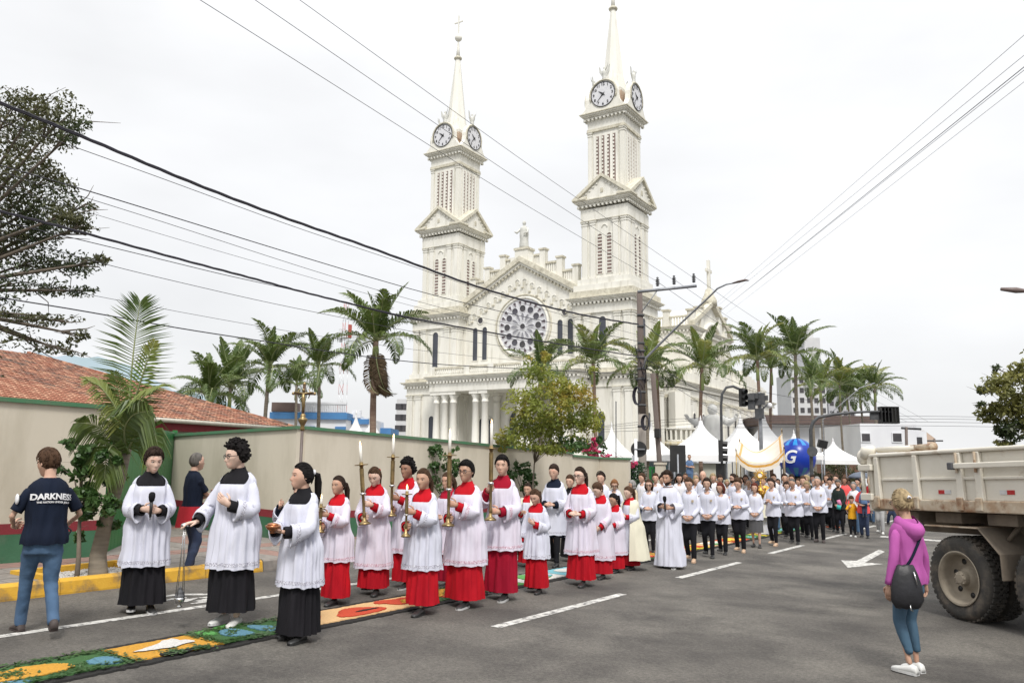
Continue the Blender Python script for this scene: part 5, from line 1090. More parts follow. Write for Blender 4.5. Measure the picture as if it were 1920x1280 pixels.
# ------------------------------------------------------------------ broadleaf trees
def px_tree(name, label, cat, base_px, d, clusters, leafsize, mats_, branches, tw=.08, thick=1., asp=.45, flat=0., base_ground=None, barkm='bark', seed=0, spread=.9, group=None, nbr=True):
    rg = np.random.default_rng(seed+50)
    bp = np.array(base_ground) if base_ground is not None else at_d(*base_px, d)
    t = thing(name, label, cat, tuple(bp), 0, group); mb = MB(); fork = at_d(*branches[0], d)-bp
    mb.tube([(0,0,-.1), fork*.35+np.array([.02,0,0]), fork*.7, fork], [tw*1.25, tw, tw*.85, tw*.65], 9, M[barkm])
    Ps, Ms = [], []
    for ci, (cx, cy, rx, ry, n, mi) in enumerate(clusters):
        s = d/FPX; dd = rg.uniform(-spread, spread); C = at_d(cx, cy, d+dd)-bp
        if nbr:
            mid = (fork+C)/2+rg.normal(0,.06*d/10,3)+np.array([0,0,.02*d]); mb.tube([fork, mid, C], [tw*.42*thick, tw*.22*thick, tw*.07*thick], 5, M[barkm])
            for _ in range(4): e = C+rg.normal(0,1,3)*np.array([rx*s,rx*s,ry*s])*.8; mb.tube([C*.8+mid*.2, (C+e)/2+rg.normal(0,.03,3), e], [tw*.09*thick,tw*.05*thick,tw*.015], 4, M[barkm])
        q = rg.normal(0, 1, (n,3)); q *= (rg.uniform(.35,1.,(n,1))**.5)/np.linalg.norm(q, axis=1)[:,None]*1.15
        # twiggy sub-clumps
        k = max(3, n//45); cc = rg.normal(0,.50,(k,3)); cc /= np.maximum(1, np.linalg.norm(cc,axis=1)/.95)[:,None]; idx = rg.integers(0,k,n); q = q*.42+cc[idx]
        Ps.append(C+q*np.array([rx*s, rx*s, ry*s])); Ms += [mi]*n
    P = np.vstack(Ps); V, F = leaves(P, leafsize, asp, flat, rg); mb.obj('trunk', t); link('crown', fastmesh('crown', V, F, [M[k] for k in mats_], Ms), t); return t
cl = []
rg = np.random.default_rng(11)
for cx, cy, rx, ry, n in [(a_,b_,c_*1.12,d_*1.2,int(e_*.95)) for a_,b_,c_,d_,e_ in ((-60,230,70,50,1500),(20,205,55,28,600),(75,190,45,22,500),(110,225,45,30,900),(60,262,70,30,1200),(135,250,28,20,300),(20,330,60,40,1500),(90,330,45,25,800),(70,385,70,35,1500),(130,400,45,24,700),(160,385,22,14,120),(10,440,60,45,1300),(85,440,50,22,600),(150,425,28,10,160),(-60,420,80,80,2000),(60,490,70,16,500),(130,495,50,18,700),(180,492,26,10,200),(20,530,60,22,500),(90,545,60,12,350),(155,545,30,9,120),(30,590,60,14,260),(100,600,50,12,240),(150,628,25,10,160),(60,640,70,12,260),(-40,620,60,40,500),(110,655,35,7,80),(0,560,50,25,300),(-30,700,40,30,250))]: cl.append((cx,cy,rx,ry,n,0 if rg.random() < .65 else 1))
px_tree('tree', 'large spreading olive leaved tree overhanging the tiled roof at the picture edge', 'tree', (-260,900), 18, cl, .10, ['leaf_brown','leaf_dark'], [(-190,620)], .26, .9, seed=1, base_ground=(at_d(-260,900,18)[0], at_d(-260,900,18)[1], G(*at_d(-260,900,18)[:2])), spread=1.6)
cl = [(1005,700,30,26,500,1),(1030,735,40,30,900,0),(985,760,35,28,800,0),(1060,720,28,30,500,0),(1010,800,50,24,1100,0),(960,815,30,14,420,1),(1090,740,28,35,600,1),(1100,790,28,26,600,1),(1060,800,40,30,900,0),(1080,835,35,14,500,2),(1020,840,50,14,700,0),(1110,690,12,10,50,0),(945,835,18,10,180,1),(1045,765,40,30,700,0),(1118,815,10,16,110,2),(1015,665,16,12,130,0),(975,790,24,16,300,0)]
bg_ = np.array([-10.3, 17.0, G(-10.3,17)+.1])
px_tree('tree', 'feathery yellow green tree on the pavement before the church porch', 'tree', None, 19.9, cl, .115, ['leaf_yel','leaf_yel','leaf_green'], [(1002,868)], .026, .8, asp=.38, seed=2, base_ground=bg_, spread=.55)
cl = [(1880,720,35,22,700,0),(1900,765,40,24,900,0),(1850,735,22,9,140,1),(1850,775,26,14,280,0),(1900,805,36,20,700,1),(1940,740,40,60,1400,0),(1870,690,10,8,40,1),(1905,700,25,18,300,0),(1880,830,26,8,200,0),(1835,757,12,6,50,1),(1960,700,30,40,500,0)]
px_tree('tree', 'light olive tree behind the dump truck at the right edge', 'tree', (1960,880), 34, cl, .22, ['leaf_rt','leaf_dark'], [(1945,810)], .2, 1., seed=3, base_ground=(*at_d(1960,880,34)[:2], G(*at_d(1960,880,34)[:2])), spread=1.2)
cl = [(175,890,34,26,70,0),(140,860,26,14,36,0),(150,925,26,20,55,0),(195,940,28,26,70,0),(215,900,24,22,60,0),(160,965,24,18,48,0),(128,830,12,8,12,0),(120,880,16,10,18,0),(210,985,20,16,34,0),(150,1000,16,14,20,0),(200,860,20,16,40,0),(232,950,14,20,26,0),(175,840,18,10,22,0)]
px_tree('sapling', 'leafy broad leaved sapling between the photographer and the young palm', 'small tree', None, 10.35, [(a,b,c,dd_,n*4,m_) for a,b,c,dd_,n,m_ in cl], .095, ['leaf_green'], [(150,960)], .028, 1.3, asp=.62, seed=4, base_ground=(-10.1,5.82,G(-10.1,5.82)+.1), spread=.3)
cl = [(820,850,20,16,260,0),(845,875,18,18,300,0),(808,880,16,14,200,0),(825,900,26,10,220,0),(800,842,10,8,60,0),(850,845,10,8,60,0),(835,920,22,16,260,0)]
px_tree('shrub', 'dark shrub against the cream wall between two candle bearers', 'shrub', None, 18.0, cl, .09, ['leaf_green'], [(828,930)], .03, 1., asp=.55, seed=5, base_ground=(-11.05,14.35,G(-11.05,14.35)+.1), spread=.25)
cl = [(985,880,20,10,220,0),(965,890,16,14,200,0),(1000,895,16,12,200,0),(972,868,8,8,40,0),(985,915,24,16,300,0)]
px_tree('shrub', 'small green shrub by the wall under the feathery tree', 'shrub', None, 20.3, cl, .10, ['leaf_green'], [(983,930)], .025, 1., asp=.55, seed=6, base_ground=(-10.7,17.3,G(-10.7,17.3)+.1), spread=.25)
cl = [(1100,838,26,10,500,0),(1118,850,22,6,300,0),(1075,845,14,5,120,0),(1160,862,10,7,140,0),(1110,828,10,8,120,0),(1095,850,30,5,160,1),(1060,840,8,4,40,0),(1185,868,12,8,50,0),(1140,855,10,3,40,0),(1130,835,10,12,80,1)]
px_tree('bougainvillea', 'magenta bougainvillea spilling over the end of the cream wall', 'shrub', None, 24.5, cl, .085, ['bloom','leaf_green'], [(1105,858)], .04, 1., asp=.7, seed=7, base_ground=(*at_d(1105,900,24.5)[:2], G(*at_d(1105,900,24.5)[:2])), spread=.35)
cl = [(1540,895,20,12,300,0),(1575,885,25,14,500,1),(1600,892,18,10,300,0),(1620,880,12,10,120,1),(1555,878,20,10,200,1)]
px_tree('shrub', 'reddish brown autumn shrubs along the brown fence behind the crowd', 'shrub', None, 62, cl, .22, ['leaf_rust','leaf_brown'] if 0 else ['leaf_brown','leaf_brown'], [(1575,900)], .1, 1., seed=8, base_ground=(*at_d(1575,930,62)[:2], G(*at_d(1575,930,62)[:2])), spread=1.5)
# ------------------------------------------------------------------ far ground cover, hill
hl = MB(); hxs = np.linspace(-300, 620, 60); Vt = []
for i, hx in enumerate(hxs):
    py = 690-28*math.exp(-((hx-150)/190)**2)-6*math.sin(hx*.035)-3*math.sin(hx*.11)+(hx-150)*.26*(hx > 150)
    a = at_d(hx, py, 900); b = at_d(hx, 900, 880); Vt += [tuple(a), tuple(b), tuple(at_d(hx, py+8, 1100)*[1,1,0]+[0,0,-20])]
hl.add(Vt, [(3*i, 3*i+1, 3*i+4, 3*i+3) for i in range(59)]+[(3*i, 3*i+3, 3*i+5, 3*i+2) for i in range(59)], mat('far_hill_hazed', (.33,.40,.46), (.28,.36,.40), .02, 1), True); tag(hl.obj('hill'), kind='structure')  # distance haze painted into the hill colour as pale blue
# ------------------------------------------------------------------ background buildings
def block(name, label, cat, px0, px1, pt, d, dep, m, pb=None, winrows=None, wins=None, glass='glass', roof=None, parapet=None, yaw=None, group=None, cols=None):
    a, b = at_d(px0, pt, d), at_d(px1, pt, d); zt = (a[2]+b[2])/2; w = math.hypot(*(b-a)[:2]); z0 = G(a[0],a[1])-.5
    t = thing(name, label, cat, (a[0], a[1], z0), math.atan2((b-a)[1], (b-a)[0]), group); h = zt-z0
    MB().box(0,w,0,dep,0,h,m).obj('wall', t)
    s = FPX/d
    if wins:
        for (x0, x1, y0, y1) in wins:
            X0_, X1_ = (x0-px0)/s, (x1-px0)/s; Z1, Z0 = h-(y0-pt)/s, h-(y1-pt)/s
            fr = MB().box(X0_-.1,X1_+.1,-.08,-.0,Z0-.1,Z1+.1,m).obj('window', t); MB().box(X0_,X1_,-.10,-.083,Z0,Z1,M[glass]).obj('pane', fr)
    if cols:
        nr, nc, ww, wh = cols; pm = MB().box(-ww/2,ww/2,-.12,-.02,-wh/2,wh/2,M[glass]).mesh('window')
        for r in range(nr):
            for c in range(nc): link('window', pm, t, ((c+.5)*w/nc, 0, h-(r+.7)*min(3.2,h/nr)))
    return t, w, h
grey = mat('concrete_pale', (.55,.55,.56), (.5,.5,.52), .3, .85); wht = mat('stucco_white', (.70,.71,.73), (.62,.63,.66), .4, .85); blue_ = mat('trim_blue', (.05,.16,.36), (.06,.2,.42), 1, .6)
t, w, h = block('apartment_tower', 'pale apartment tower beyond the right palms', 'building', 1482, 1548, 700, 260, 14, grey, cols=(8,5,1.3,1.6)); MB().box(w*.5,w*.95,2,10,h,h+12,grey).obj('stair_tower', t); MB().box(w*.6,w*.8,3,7,h+12,h+15,grey).obj('water_tank', t)
t, w, h = block('apartment_block', 'wide grey apartment block right of the pale tower', 'building', 1550, 1600, 690, 270, 14, mat('concrete_grey', (.42,.42,.45), None, .3), cols=(9,4,1.3,1.4))
t, w, h = block('apartment_tower', 'narrow grey apartment tower seen left of the church', 'building', 744, 764, 748, 240, 14, grey, cols=(4,2,2.2,1.8)); MB().box(-.3,w+.3,-1,0,h*.3,h*.32,grey).obj('balcony', t)
t, w, h = block('long_hall', 'long white hall with a brown eave behind the palms', 'building', 1447, 1640, 796, 95, 14, wht, wins=[(1560,1573,815,840)]); MB().box(-1.2,w+.5,-1.4,12,h,h+1.0,mat('brown_eave', (.10,.07,.06), (.13,.09,.08), 1, .8)).obj('eave', t)
t, w, h = block('white_house', 'white two storey house with small dark windows above the dump truck', 'building', 1612, 1717, 794, 75, 10, wht, wins=[(1614,1629,813,827),(1672,1688,812,827)]); MB().box(w-.2,w+1.2,.5,8,0,h-.6,wht).obj('side_wing', t)
MB().box(w+.1,w+.7,.38,.5,h-2.6,h-1.2,M['glass']).obj('window', t)
t, w, h = block('peach_house', 'small peach coloured gabled house right of the white house', 'building', 1727, 1754, 822, 88, 8, mat('stucco_peach', (.55,.42,.33), None, .4)); MB().prism([(0,h),(w,h),(w*.25,h+.9)],0,8,mat('stucco_peach', (.5,.4,.3))).obj('gable', t)
t, w, h = block('blue_trim_building', 'white building with blue bands and a rooftop balustrade left of the church', 'building', 510, 650, 772, 62, 9, wht); 
MB().box(-.1,w+.1,-.25,9,h-.55,h-.05,blue_).obj('blue_band', t); MB().box(0,w*.32,-.2,6,h,h+.7,mat('brown_eave', (.1,.07,.06))).obj('lean_roof', t)
for i in range(26): x = w*.38+i*w*.62/26; MB().box(x,x+.09,-.1,.05,h,h+.6,wht).obj('baluster', t)
MB().box(w*.38,w,-.15,.1,h+.6,h+.75,wht).obj('handrail', t)
for x in (w*.52, w*.93): MB().box(x-.4,x+.4,-.2,.0,h-3,h-1.1,blue_).obj('pilaster', t)
t, w, h = block('blue_trim_building', 'smaller white and blue block right of the balustraded building', 'building', 648, 690, 783, 64, 8, wht); MB().box(-.1,w+.1,-.2,.0,h-.5,h-.1,blue_).obj('blue_band', t); MB().box(.5,1.2,-.1,.3,h,h+.6,wht).obj('parapet', t)
t, w, h = block('blue_shed', 'small bright blue roofed shed between the left tents and the church', 'building', 706, 733, 802, 70, 5, blue_); MB().box(0,w,-.1,0,h-1.2,h-.9,wht).obj('band', t)
t, w, h = block('dark_tent_interior', 'dark glazed band standing for the shaded interior under the white tents', 'building', 1178, 1322, 853, 52, 8, M['steel_dark']);  # dark glazed block put in for the black shade inside the tents
for i in range(9): MB().box(.15+i*w/9,.15+(i+1)*w/9-.2,-.06,-.01,.4,h-.5,mat('dark_interior_glass', (.03,.05,.055), (.06,.075,.08), .6, .15)).obj('pane', t)
t, w, h = block('kiosk', 'pale rounded kiosk behind the crowd right of the dark tent interior', 'kiosk', 1312, 1360, 868, 46, 4, mat('kiosk_paint', (.5,.5,.42), None, .8)); MB().box(-.25,w+.25,-.3,4,h,h+.3,wht).obj('roof', t)
t, w, h = block('brown_fence', 'rusty brown fence behind the far crowd', 'fence', 1530, 1616, 866, 66, .3, mat('fence_brown', (.10,.055,.04), (.15,.08,.05), 1.5, .9))
# radio mast
q0 = at_d(640, 800, 160); mt_ = thing('radio_mast', 'thin red and white lattice radio mast behind the left palms', 'mast', (q0[0], q0[1], 0)); hm_ = at_d(640, 560, 160)[2]
b = MB(); nseg = 16
for i in range(nseg):
    z0, z1 = hm_*i/nseg, hm_*(i+1)/nseg; m_ = mat('mast_red', (.45,.1,.08), None, 1) if i % 2 else wht
    for sx in (-1,1):
        for sy in (-1,1): b.tube([(sx*.8*(1-.6*z0/hm_), sy*.8*(1-.6*z0/hm_), z0), (sx*.8*(1-.6*z1/hm_), sy*.8*(1-.6*z1/hm_), z1)], .045, 4, m_)
    b.tube([(-.8*(1-.6*z0/hm_),-.4,z0),(.8*(1-.6*z1/hm_),-.4,z1)], .03, 4, m_); b.tube([(.8*(1-.6*z0/hm_),-.4,z0),(-.8*(1-.6*z1/hm_),-.4,z1)], .05, 4, m_)
b.obj('lattice', mt_); MB().box(-.9,.9,-.9,.9,hm_*.78,hm_*.80,wht).box(-1.5,-1.0,-.3,.3,hm_*.76,hm_*.84,wht).box(1.1,1.5,-.3,.3,hm_*.78,hm_*.86,mat('mast_red', (.45,.1,.08))).obj('antennas', mt_)
# ------------------------------------------------------------------ tents
def tent(apx, apy, x0, x1, ey, d, label):
    a = at_d(apx, apy+12, d); w = (x1-x0)*d/FPX/2; c = at_d((x0+x1)/2, ey, d); t = thing('marquee_tent', label, 'tent', (c[0], c[1], G(c[0],c[1])), YAW, 'white marquee tents before the church')
    ze = c[2]-G(c[0],c[1]); za = a[2]-G(c[0],c[1]); V = []; n = 8; seg = 4
    for i in range(n+1):
        q = i/n; r = w*((1-q)**1.75*.96+.04); z = ze+(za-ze)*q
        for sx, sy in ((-1,-1),(0,-1),(1,-1),(1,0),(1,1),(0,1),(-1,1),(-1,0)): V.append((sx*r, sy*r, z))
    b = MB(); b.add(V, [(i*8+k, i*8+(k+1)%8, (i+1)*8+(k+1)%8, (i+1)*8+k) for i in range(n) for k in range(8)]+[tuple(range(n*8,n*8+8))], M['tent'], False); b.box(-w,w,-w-.01,-w+.01,ze-.32,ze,M['tent']).box(w-.01,w+.01,-w,w,ze-.32,ze,M['tent']).box(-w-.01,-w+.01,-w,w,ze-.32,ze,M['tent']); b.obj('canopy', t)
    for sx in (-1,1):
        for sy in (-1,1): MB().tube([(sx*w*.98,sy*w*.98,0),(sx*w*.98,sy*w*.98,ze)], .05, 6, M['steel']).obj('leg', t)
    MB().lathe([(.04,za-.05),(.05,za+.1),(.0,za+.3)],0,0,6,M['tent']).obj('finial', t)
tent(1147,787,1112,1182,853,44,'white peaked tent left of the utility pole')
tent(1226,786,1182,1262,853,45,'white peaked tent just right of the utility pole')
tent(1322,776,1250,1380,853,42,'broad white peaked tent behind the palm with yellow fronds')
tent(1360,772,1330,1450,856,48,'white peaked tent behind the pedestrian signal')
tent(1412,768,1385,1485,853,55,'tall white peaked tent right of the statue')
tent(1480,800,1450,1530,853,58,'white peaked tent behind the blue balloon')
tent(1562,815,1525,1602,862,60,'white peaked tent right of the balloon')
tent(664,764,640,692,830,52,'first white tent peak showing over the cream wall')
tent(692,766,672,722,830,48,'second white tent peak beside the brown palm trunk')
# monument
q = at_d(1338, 860, 47); mo = thing('monument', 'large weathered white statue with outstretched arms among the tents', 'statue', (q[0], q[1], q[2]), rotz_for(q[0], q[1], 10)); sc = 100*47/FPX/3.2
st2 = MB(); st2.box(-.7*sc,.7*sc,-.6*sc,.6*sc,-2,.1,M['stone_white']); sw = mat('monument_white', (.68,.68,.66), (.45,.45,.45), 1.5, .8, .5, 4, stretch=(1,1,.4))
V = []
for i, (z, rx, ry) in enumerate(((.1,.62,.5),(.8,.58,.45),(1.5,.6,.42),(2.0,.62,.40),(2.4,.66,.36),(2.6,.35,.28),(2.68,.16,.16))):
    for k in range(18): a = 2*pi*k/18; f = 1+.07*math.sin(5*a+z*2); V.append((rx*f*math.cos(a)*sc, ry*f*math.sin(a)*sc, z*sc))
st2.add(V, [(i*18+k, i*18+(k+1)%18, (i+1)*18+(k+1)%18, (i+1)*18+k) for i in range(6) for k in range(18)], sw, True)
st2.ball((0,-.05*sc,2.9*sc), (.26*sc,.27*sc,.32*sc), sw, 12, 8); st2.ball((0,.03*sc,2.95*sc), (.31*sc,.28*sc,.34*sc), sw, 10, 8); st2.obj('figure', mo)
for sx in (-1,1): b = MB(); b.tube([(sx*.5*sc,0,2.4*sc),(sx*1.0*sc,-.2*sc,2.15*sc),(sx*1.35*sc,-.35*sc,2.35*sc)], [.26*sc,.24*sc,.12*sc], 10, sw); b.join(hand_mb((sx*1.35*sc,-.35*sc,2.35*sc),(sx*.5,-.2,.8),(0,-1,0),sx,.2,2.6*sc,m=sw)); b.obj('arm', mo)
# ------------------------------------------------------------------ balloon
q = at_d(1494, 857, 50); bl = thing('advertising_balloon', 'round inflated blue balloon with pale stripes and a white letter', 'balloon', (q[0], q[1], q[2])); Rb = 34.5*50/FPX*1.0
b = MB(); mA, mB_, mC = mat('balloon_blue', (.005,.03,.30), (.005,.035,.34), 1, .3), mat('balloon_sky', (.02,.25,.62), None, 1, .3), mat('balloon_teal', (.01,.14,.27), None, 1, .35); V = []; nu_, nv_ = 40, 28
for j in range(nv_+1):
    for i in range(nu_): a = pi*j/nv_; c = 2*pi*i/nu_; V.append((Rb*math.sin(a)*math.cos(c), Rb*math.sin(a)*math.sin(c), Rb*1.03*math.cos(a)))
for j in range(nv_):
    for i in range(nu_):
        m_ = mA if (7 < j < 19 or i % 4 < 2) else (mB_ if j <= 7 else mC); b.add([], [], m_); b.f.append((j*nu_+i, (j+1)*nu_+i, (j+1)*nu_+(i+1)%nu_, j*nu_+(i+1)%nu_)); b.m.append(b.mi(m_)); b.s.append(True)
b.v = [np.array(V)]; b.n = len(V); b.obj('skin', bl)
def text_mesh(body, size, m, place, ext=.004, shear=0., offset=0.):
    c = bpy.data.curves.new('t', 'FONT'); c.body = body; c.size = size; c.align_x = 'CENTER'; c.align_y = 'CENTER'; c.extrude = ext; c.shear = shear; c.offset = offset; c.resolution_u = 4
    o = bpy.data.objects.new('t', c); COL.objects.link(o); bpy.context.view_layer.update(); me = o.to_mesh(); bb = MB()
    vv = [tuple(v.co) for v in me.vertices]; bb.add([place(*v) for v in vv], [tuple(p.vertices) for p in me.polygons], m); o.to_mesh_clear(); bpy.data.objects.remove(o); return bb
vd = -np.array([q[0], q[1]])/np.hypot(q[0], q[1]); tx = np.array([-vd[1], vd[0]])
def onball(x, y, z):
    a = x/Rb*1.0-.42; e = y/Rb+.0; dr = vd*math.cos(a)+tx*math.sin(a); r = Rb*1.012+z; return (r*math.cos(e)*dr[0], r*math.cos(e)*dr[1], r*1.03*math.sin(e))
text_mesh('G', 1.05, M['tent'], onball, .02, .3, .02).obj('printed_letter', bl); MB().tube([(0,0,-Rb),(0,0,-Rb-.8)], .25, 8, M['black']).obj('blower', bl)
# ------------------------------------------------------------------ poles, signals, lamps, signs
pq = at_d(1205, 880, 29.5); pole = thing('utility_pole', 'tall dark utility pole with crossarm and lamp arm beside the street', 'utility pole', (pq[0], pq[1], G(pq[0],pq[1])))
Z = lambda py, d=29.5: at_d(1203, py, d)[2]-G(pq[0],pq[1])
MB().tube([(0,0,0),(0,0,Z(775))], [.155,.145], 10, M['pole_bot']).tube([(0,0,Z(775)),(-.03,0,Z(535))], [.148,.105], 10, M['wood_pole']).obj('shaft', pole)
P_w = lambda px, py, d=29.5: at_d(px, py, d)-np.array([pq[0], pq[1], G(pq[0],pq[1])])
a_, b_ = P_w(1196,547,29.3), P_w(1306,536,29.3); ca_ = MB(); ca_.tube([a_, b_], .055, 4, M['steel']); ca_.tube([P_w(1203,585,29.3), P_w(1232,545,29.3)], .02, 4, M['steel']); ca_.obj('crossarm', pole)
for px in (1233,1264,1301): 
    c = P_w(px, 545-(px-1196)*.1-3, 29.3); MB().lathe([(.02,0),(.07,.03),(.03,.06),(.08,.09),(.03,.13),(.08,.16),(.03,.2),(.08,.23),(.03,.27),(.05,.32),(.0,.36)], c[0], c[1], 8, M['steel_dark']).obj('insulator', pole) if 0 else MB().join(MB().lathe([(.02,0),(.07,.03),(.03,.06),(.08,.09),(.03,.13),(.08,.16),(.03,.2),(.08,.23),(.03,.27),(.05,.32),(.0,.36)], 0, 0, 8, M['steel_dark']), np.array([[1,0,0,c[0]],[0,1,0,c[1]],[0,0,1,c[2]+.03],[0,0,0,1]])).obj('insulator', pole)
la = MB(); la.tube([P_w(1206,690),P_w(1212,670),P_w(1270,612,28.9),P_w(1330,556,28.3),P_w(1345,541,28.1),P_w(1362,533,28),P_w(1378,530,27.9)], [.045,.045,.04,.035,.033,.03,.03], 7, M['steel']); la.obj('lamp_arm', pole)
lh = MB(); lh.tube([P_w(1374,531,27.9),P_w(1385,528,27.8),P_w(1398,525,27.7),P_w(1404,526,27.7)], [.05,.085,.08,.03], 8, mat('lamp_head_brown', (.15,.11,.10), None, 4, .5), sq=.5); lh.obj('lamp_head', pole)
rg = np.random.default_rng(5)
for i, (px, py, r) in enumerate(((1196,742,.24),(1211,792,.2))):
    c = P_w(px, py, 29.2); b = MB()
    for k in range(4): b.tube([c+np.array([(r*.45+.02*k)*math.cos(a), -.03*k, (r+.01*k)*math.sin(a)*1.2]) for a in np.linspace(0,2*pi,15)], .018, 4, M['wire'], caps=False)
    b.obj('cable_coil', pole)
for py in (585,607,640,655,668,690,710,735,760,800): MB().tube([(0,0,Z(py)),(0,0,Z(py)+.07)], .165 if py > 650 else .14, 10, M['steel_dark']).obj('clamp_band', pole)
b = MB()
for k in range(26): z = Z(rg.uniform(640,720)); a = rg.uniform(0,6.28); b.tube([(.13*math.cos(a),.13*math.sin(a),z),(.26*math.cos(a+.4),.26*math.sin(a+.4),z+rg.uniform(-.2,.1)),(.14*math.cos(a+.9),.14*math.sin(a+.9),z-rg.uniform(.1,.5))], .014, 4, M['wire'])
tag(b.obj('cable_tangle', pole), kind='stuff')
def simple_pole(label, pts, r, m, d, cat='pole', name='pole', group=None):
    q = at_d(pts[0][0], pts[0][1], d); gz = G(q[0], q[1]); t = thing(name, label, cat, (q[0], q[1], gz), 0, group); L = lambda px, py, dd=0: at_d(px, py, d+dd)-np.array([q[0], q[1], gz])
    P = [np.array([0,0,-.1])]+[L(*p) for p in pts]; MB().tube(P, r, 8, m).obj('shaft', t); return t, L
t, L = simple_pole('older dark pole with cable boxes behind the main utility pole', [(1236,860),(1224,700)], .12, M['wood_pole'], 36, 'utility pole', 'utility_pole'); 
MB().box(-.12,.12,-.1,.1,-.2,.2,M['black']).obj('cable_box', t, loc=tuple(L(1233,812,-.2)))
q = at_d(1205, 842, 27.5); rs = thing('round_sign', 'round black sign back on a white pipe in front of the utility pole', 'road sign', (q[0]-.12, q[1]-.3, G(q[0],q[1])))
zc = q[2]-G(q[0],q[1]); RY = rotz_for(q[0], q[1], 0)
MB().tube([(0,0,0),(0,0,zc+.35)], .05, 8, M['tent']).obj('post', rs); MB().prism([(.27*math.cos(a),zc+.27*math.sin(a)) for a in np.linspace(0,2*pi,25)[:-1]], .06, .08, M['black']).obj('disc', rs, loc=(.1,.0,0)); MB().box(-.06,.3,-.055,.05,zc-.02,zc+.02,M['steel']).obj('bracket', rs); rs.rotation_euler = (0,0,RY)
q = at_d(1271, 860, 26); bs = thing('black_signboard', 'rectangular black signboard back on a pale metal post', 'road sign', (q[0], q[1], G(q[0],q[1])), rotz_for(q[0],q[1],0)); zc = q[2]-G(q[0],q[1])
MB().box(-.25,.25,.03,.05,zc-.42,zc+.44,M['black']).obj('board', bs); MB().tube([(0,0,0),(0,0,zc+.15)], .03, 8, M['steel']).obj('post', bs)
# signal head builder
def signal_head(parent, loc, rz, n=3, sc=1., m=M['black']):
    b = MB().box(-.17*sc,.17*sc,-.10*sc,.10*sc,-.5*sc,.5*sc,m); o = b.obj('signal_head', parent, None, tuple(loc), (0,0,rz))
    for i in range(n):
        z = (.33-.33*i)*sc; h = MB(); h.tube([(0,-.10*sc,z),(0,-.32*sc,z-.02)], [.135*sc,.14*sc], 10, m, caps=False); h.ball((0,-.11*sc,z), (.12*sc,.03*sc,.12*sc), mat('lens_dark', (.03,.05,.05), None, 3, .2), 10, 6); h.obj('visor', o)
    return o
t, L = simple_pole('grey curved traffic signal post with a three lamp head', [(1354,900),(1353,830),(1352,760),(1354,738),(1362,726),(1375,724),(1390,731),(1400,740)], .06, M['steel_dark'], 36, 'traffic signal', 'traffic_signal')
signal_head(t, L(1351,845,-.2), 1.9, 3, .95); MB().box(-.2,.2,-.1,.1,-.35,.35,M['black']).obj('pedestrian_head', t, loc=tuple(L(1352,884,-.15))); signal_head(t, L(1392,745,-.1), 1.0, 3, .8)
t, L = simple_pole('grey signal mast with cameras and control boxes right of the curved post', [(1428,900),(1427,835),(1424,735)], [.1,.1,.1,.08], M['steel'], 40, 'mast', 'signal_mast')
b = MB()
for (px, py, w, h) in ((1404,744,.28,.16),(1414,742,.2,.14),(1424,748,.25,.3),(1434,746,.14,.12),(1409,756,.16,.3),(1424,775,.2,.25)): c = L(px,py,-.1); MB().box(c[0]-w,c[0]+w,c[1]-.1,c[1]+.1,c[2]-h,c[2]+h,M['steel_dark']).obj('control_box', t)
MB().tube([L(1424,772),L(1440,757),L(1441,755)], .05, 6, M['steel']).obj('camera_arm', t); MB().ball(tuple(L(1443,760)), .14, M['tent'], 10, 6).obj('dome_camera', t); MB().tube([L(1392,745),L(1436,745)], .05, 6, M['steel_dark']).obj('cross_tube', t)
t, L = simple_pole('dark curved gantry pole reaching over the street with hanging signal cage', [(1522,900),(1521,850),(1520,806),(1524,792),(1534,782),(1560,777),(1600,773),(1640,771),(1670,772)], [.09,.09,.085,.085,.08,.08,.07,.06,.05,.05], M['steel_dark'], 38, 'gantry', 'signal_gantry')
MB().box(-.24,.24,-.06,.06,-.2,.2,M['steel_dark']).obj('junction_box', t, loc=tuple(L(1641,779,.1)), rot=(0,0,YAW))
cg = MB(); c = L(1666,777); 
for i in range(6): cg.box(-.42+i*.16,-.38+i*.16,-.2,.2,-.40,.36,M['black'])
cg.box(-.42,.42,-.2,.2,-.42,-.36,M['black']).box(-.42,.42,-.2,.2,.32,.37,M['black']).box(-.36,.1,.1,.2,-.38,.3,M['black']); cg.obj('signal_cage', t, loc=tuple(c), rot=(0,0,YAW))
MB().prism([(.24*math.cos(a),.24*math.sin(a)) for a in np.linspace(0,2*pi,21)[:-1]], -.02,.02,M['steel_dark']).obj('round_plate', t, loc=tuple(L(1523,846,-.15)), rot=(0,0,rotz_for(q[0],q[1],0)))
MB().box(-.2,.2,-.12,.12,-.18,.18,M['black']).obj('floodlight', t, loc=tuple(L(1542,832,-.1)), rot=(.2,.2,YAW))
t, L = simple_pole('long diagonal lamp arm before the farthest palms', [(1546,890),(1543,786),(1580,755),(1612,727),(1640,718)], [.07,.06,.035,.03,.03,.05], M['steel'], 58, 'street lamp', 'street_lamp')
t, L = simple_pole('street lamp whose head reaches in from the right edge', [(2010,900),(2005,600),(1980,552),(1930,546),(1905,544),(1877,542)], [.1,.08,.05,.04,.04,.09,.05], mat('lamp_head_brown', (.15,.11,.10)), 24, 'street lamp', 'street_lamp')
t, L = simple_pole('thin dark flagpole standing right of the feathery tree', [(1155,860),(1155,752)], .03, M['steel_dark'], 40, 'pole', 'pole')
t, L = simple_pole('far utility pole in front of the white house', [(1700,850),(1699,800)], .12, M['wood_pole'], 68, 'utility pole', 'utility_pole'); MB().tube([L(1690,802),L(1727,804)], .1, 4, M['steel_dark']).obj('crossarm', t)
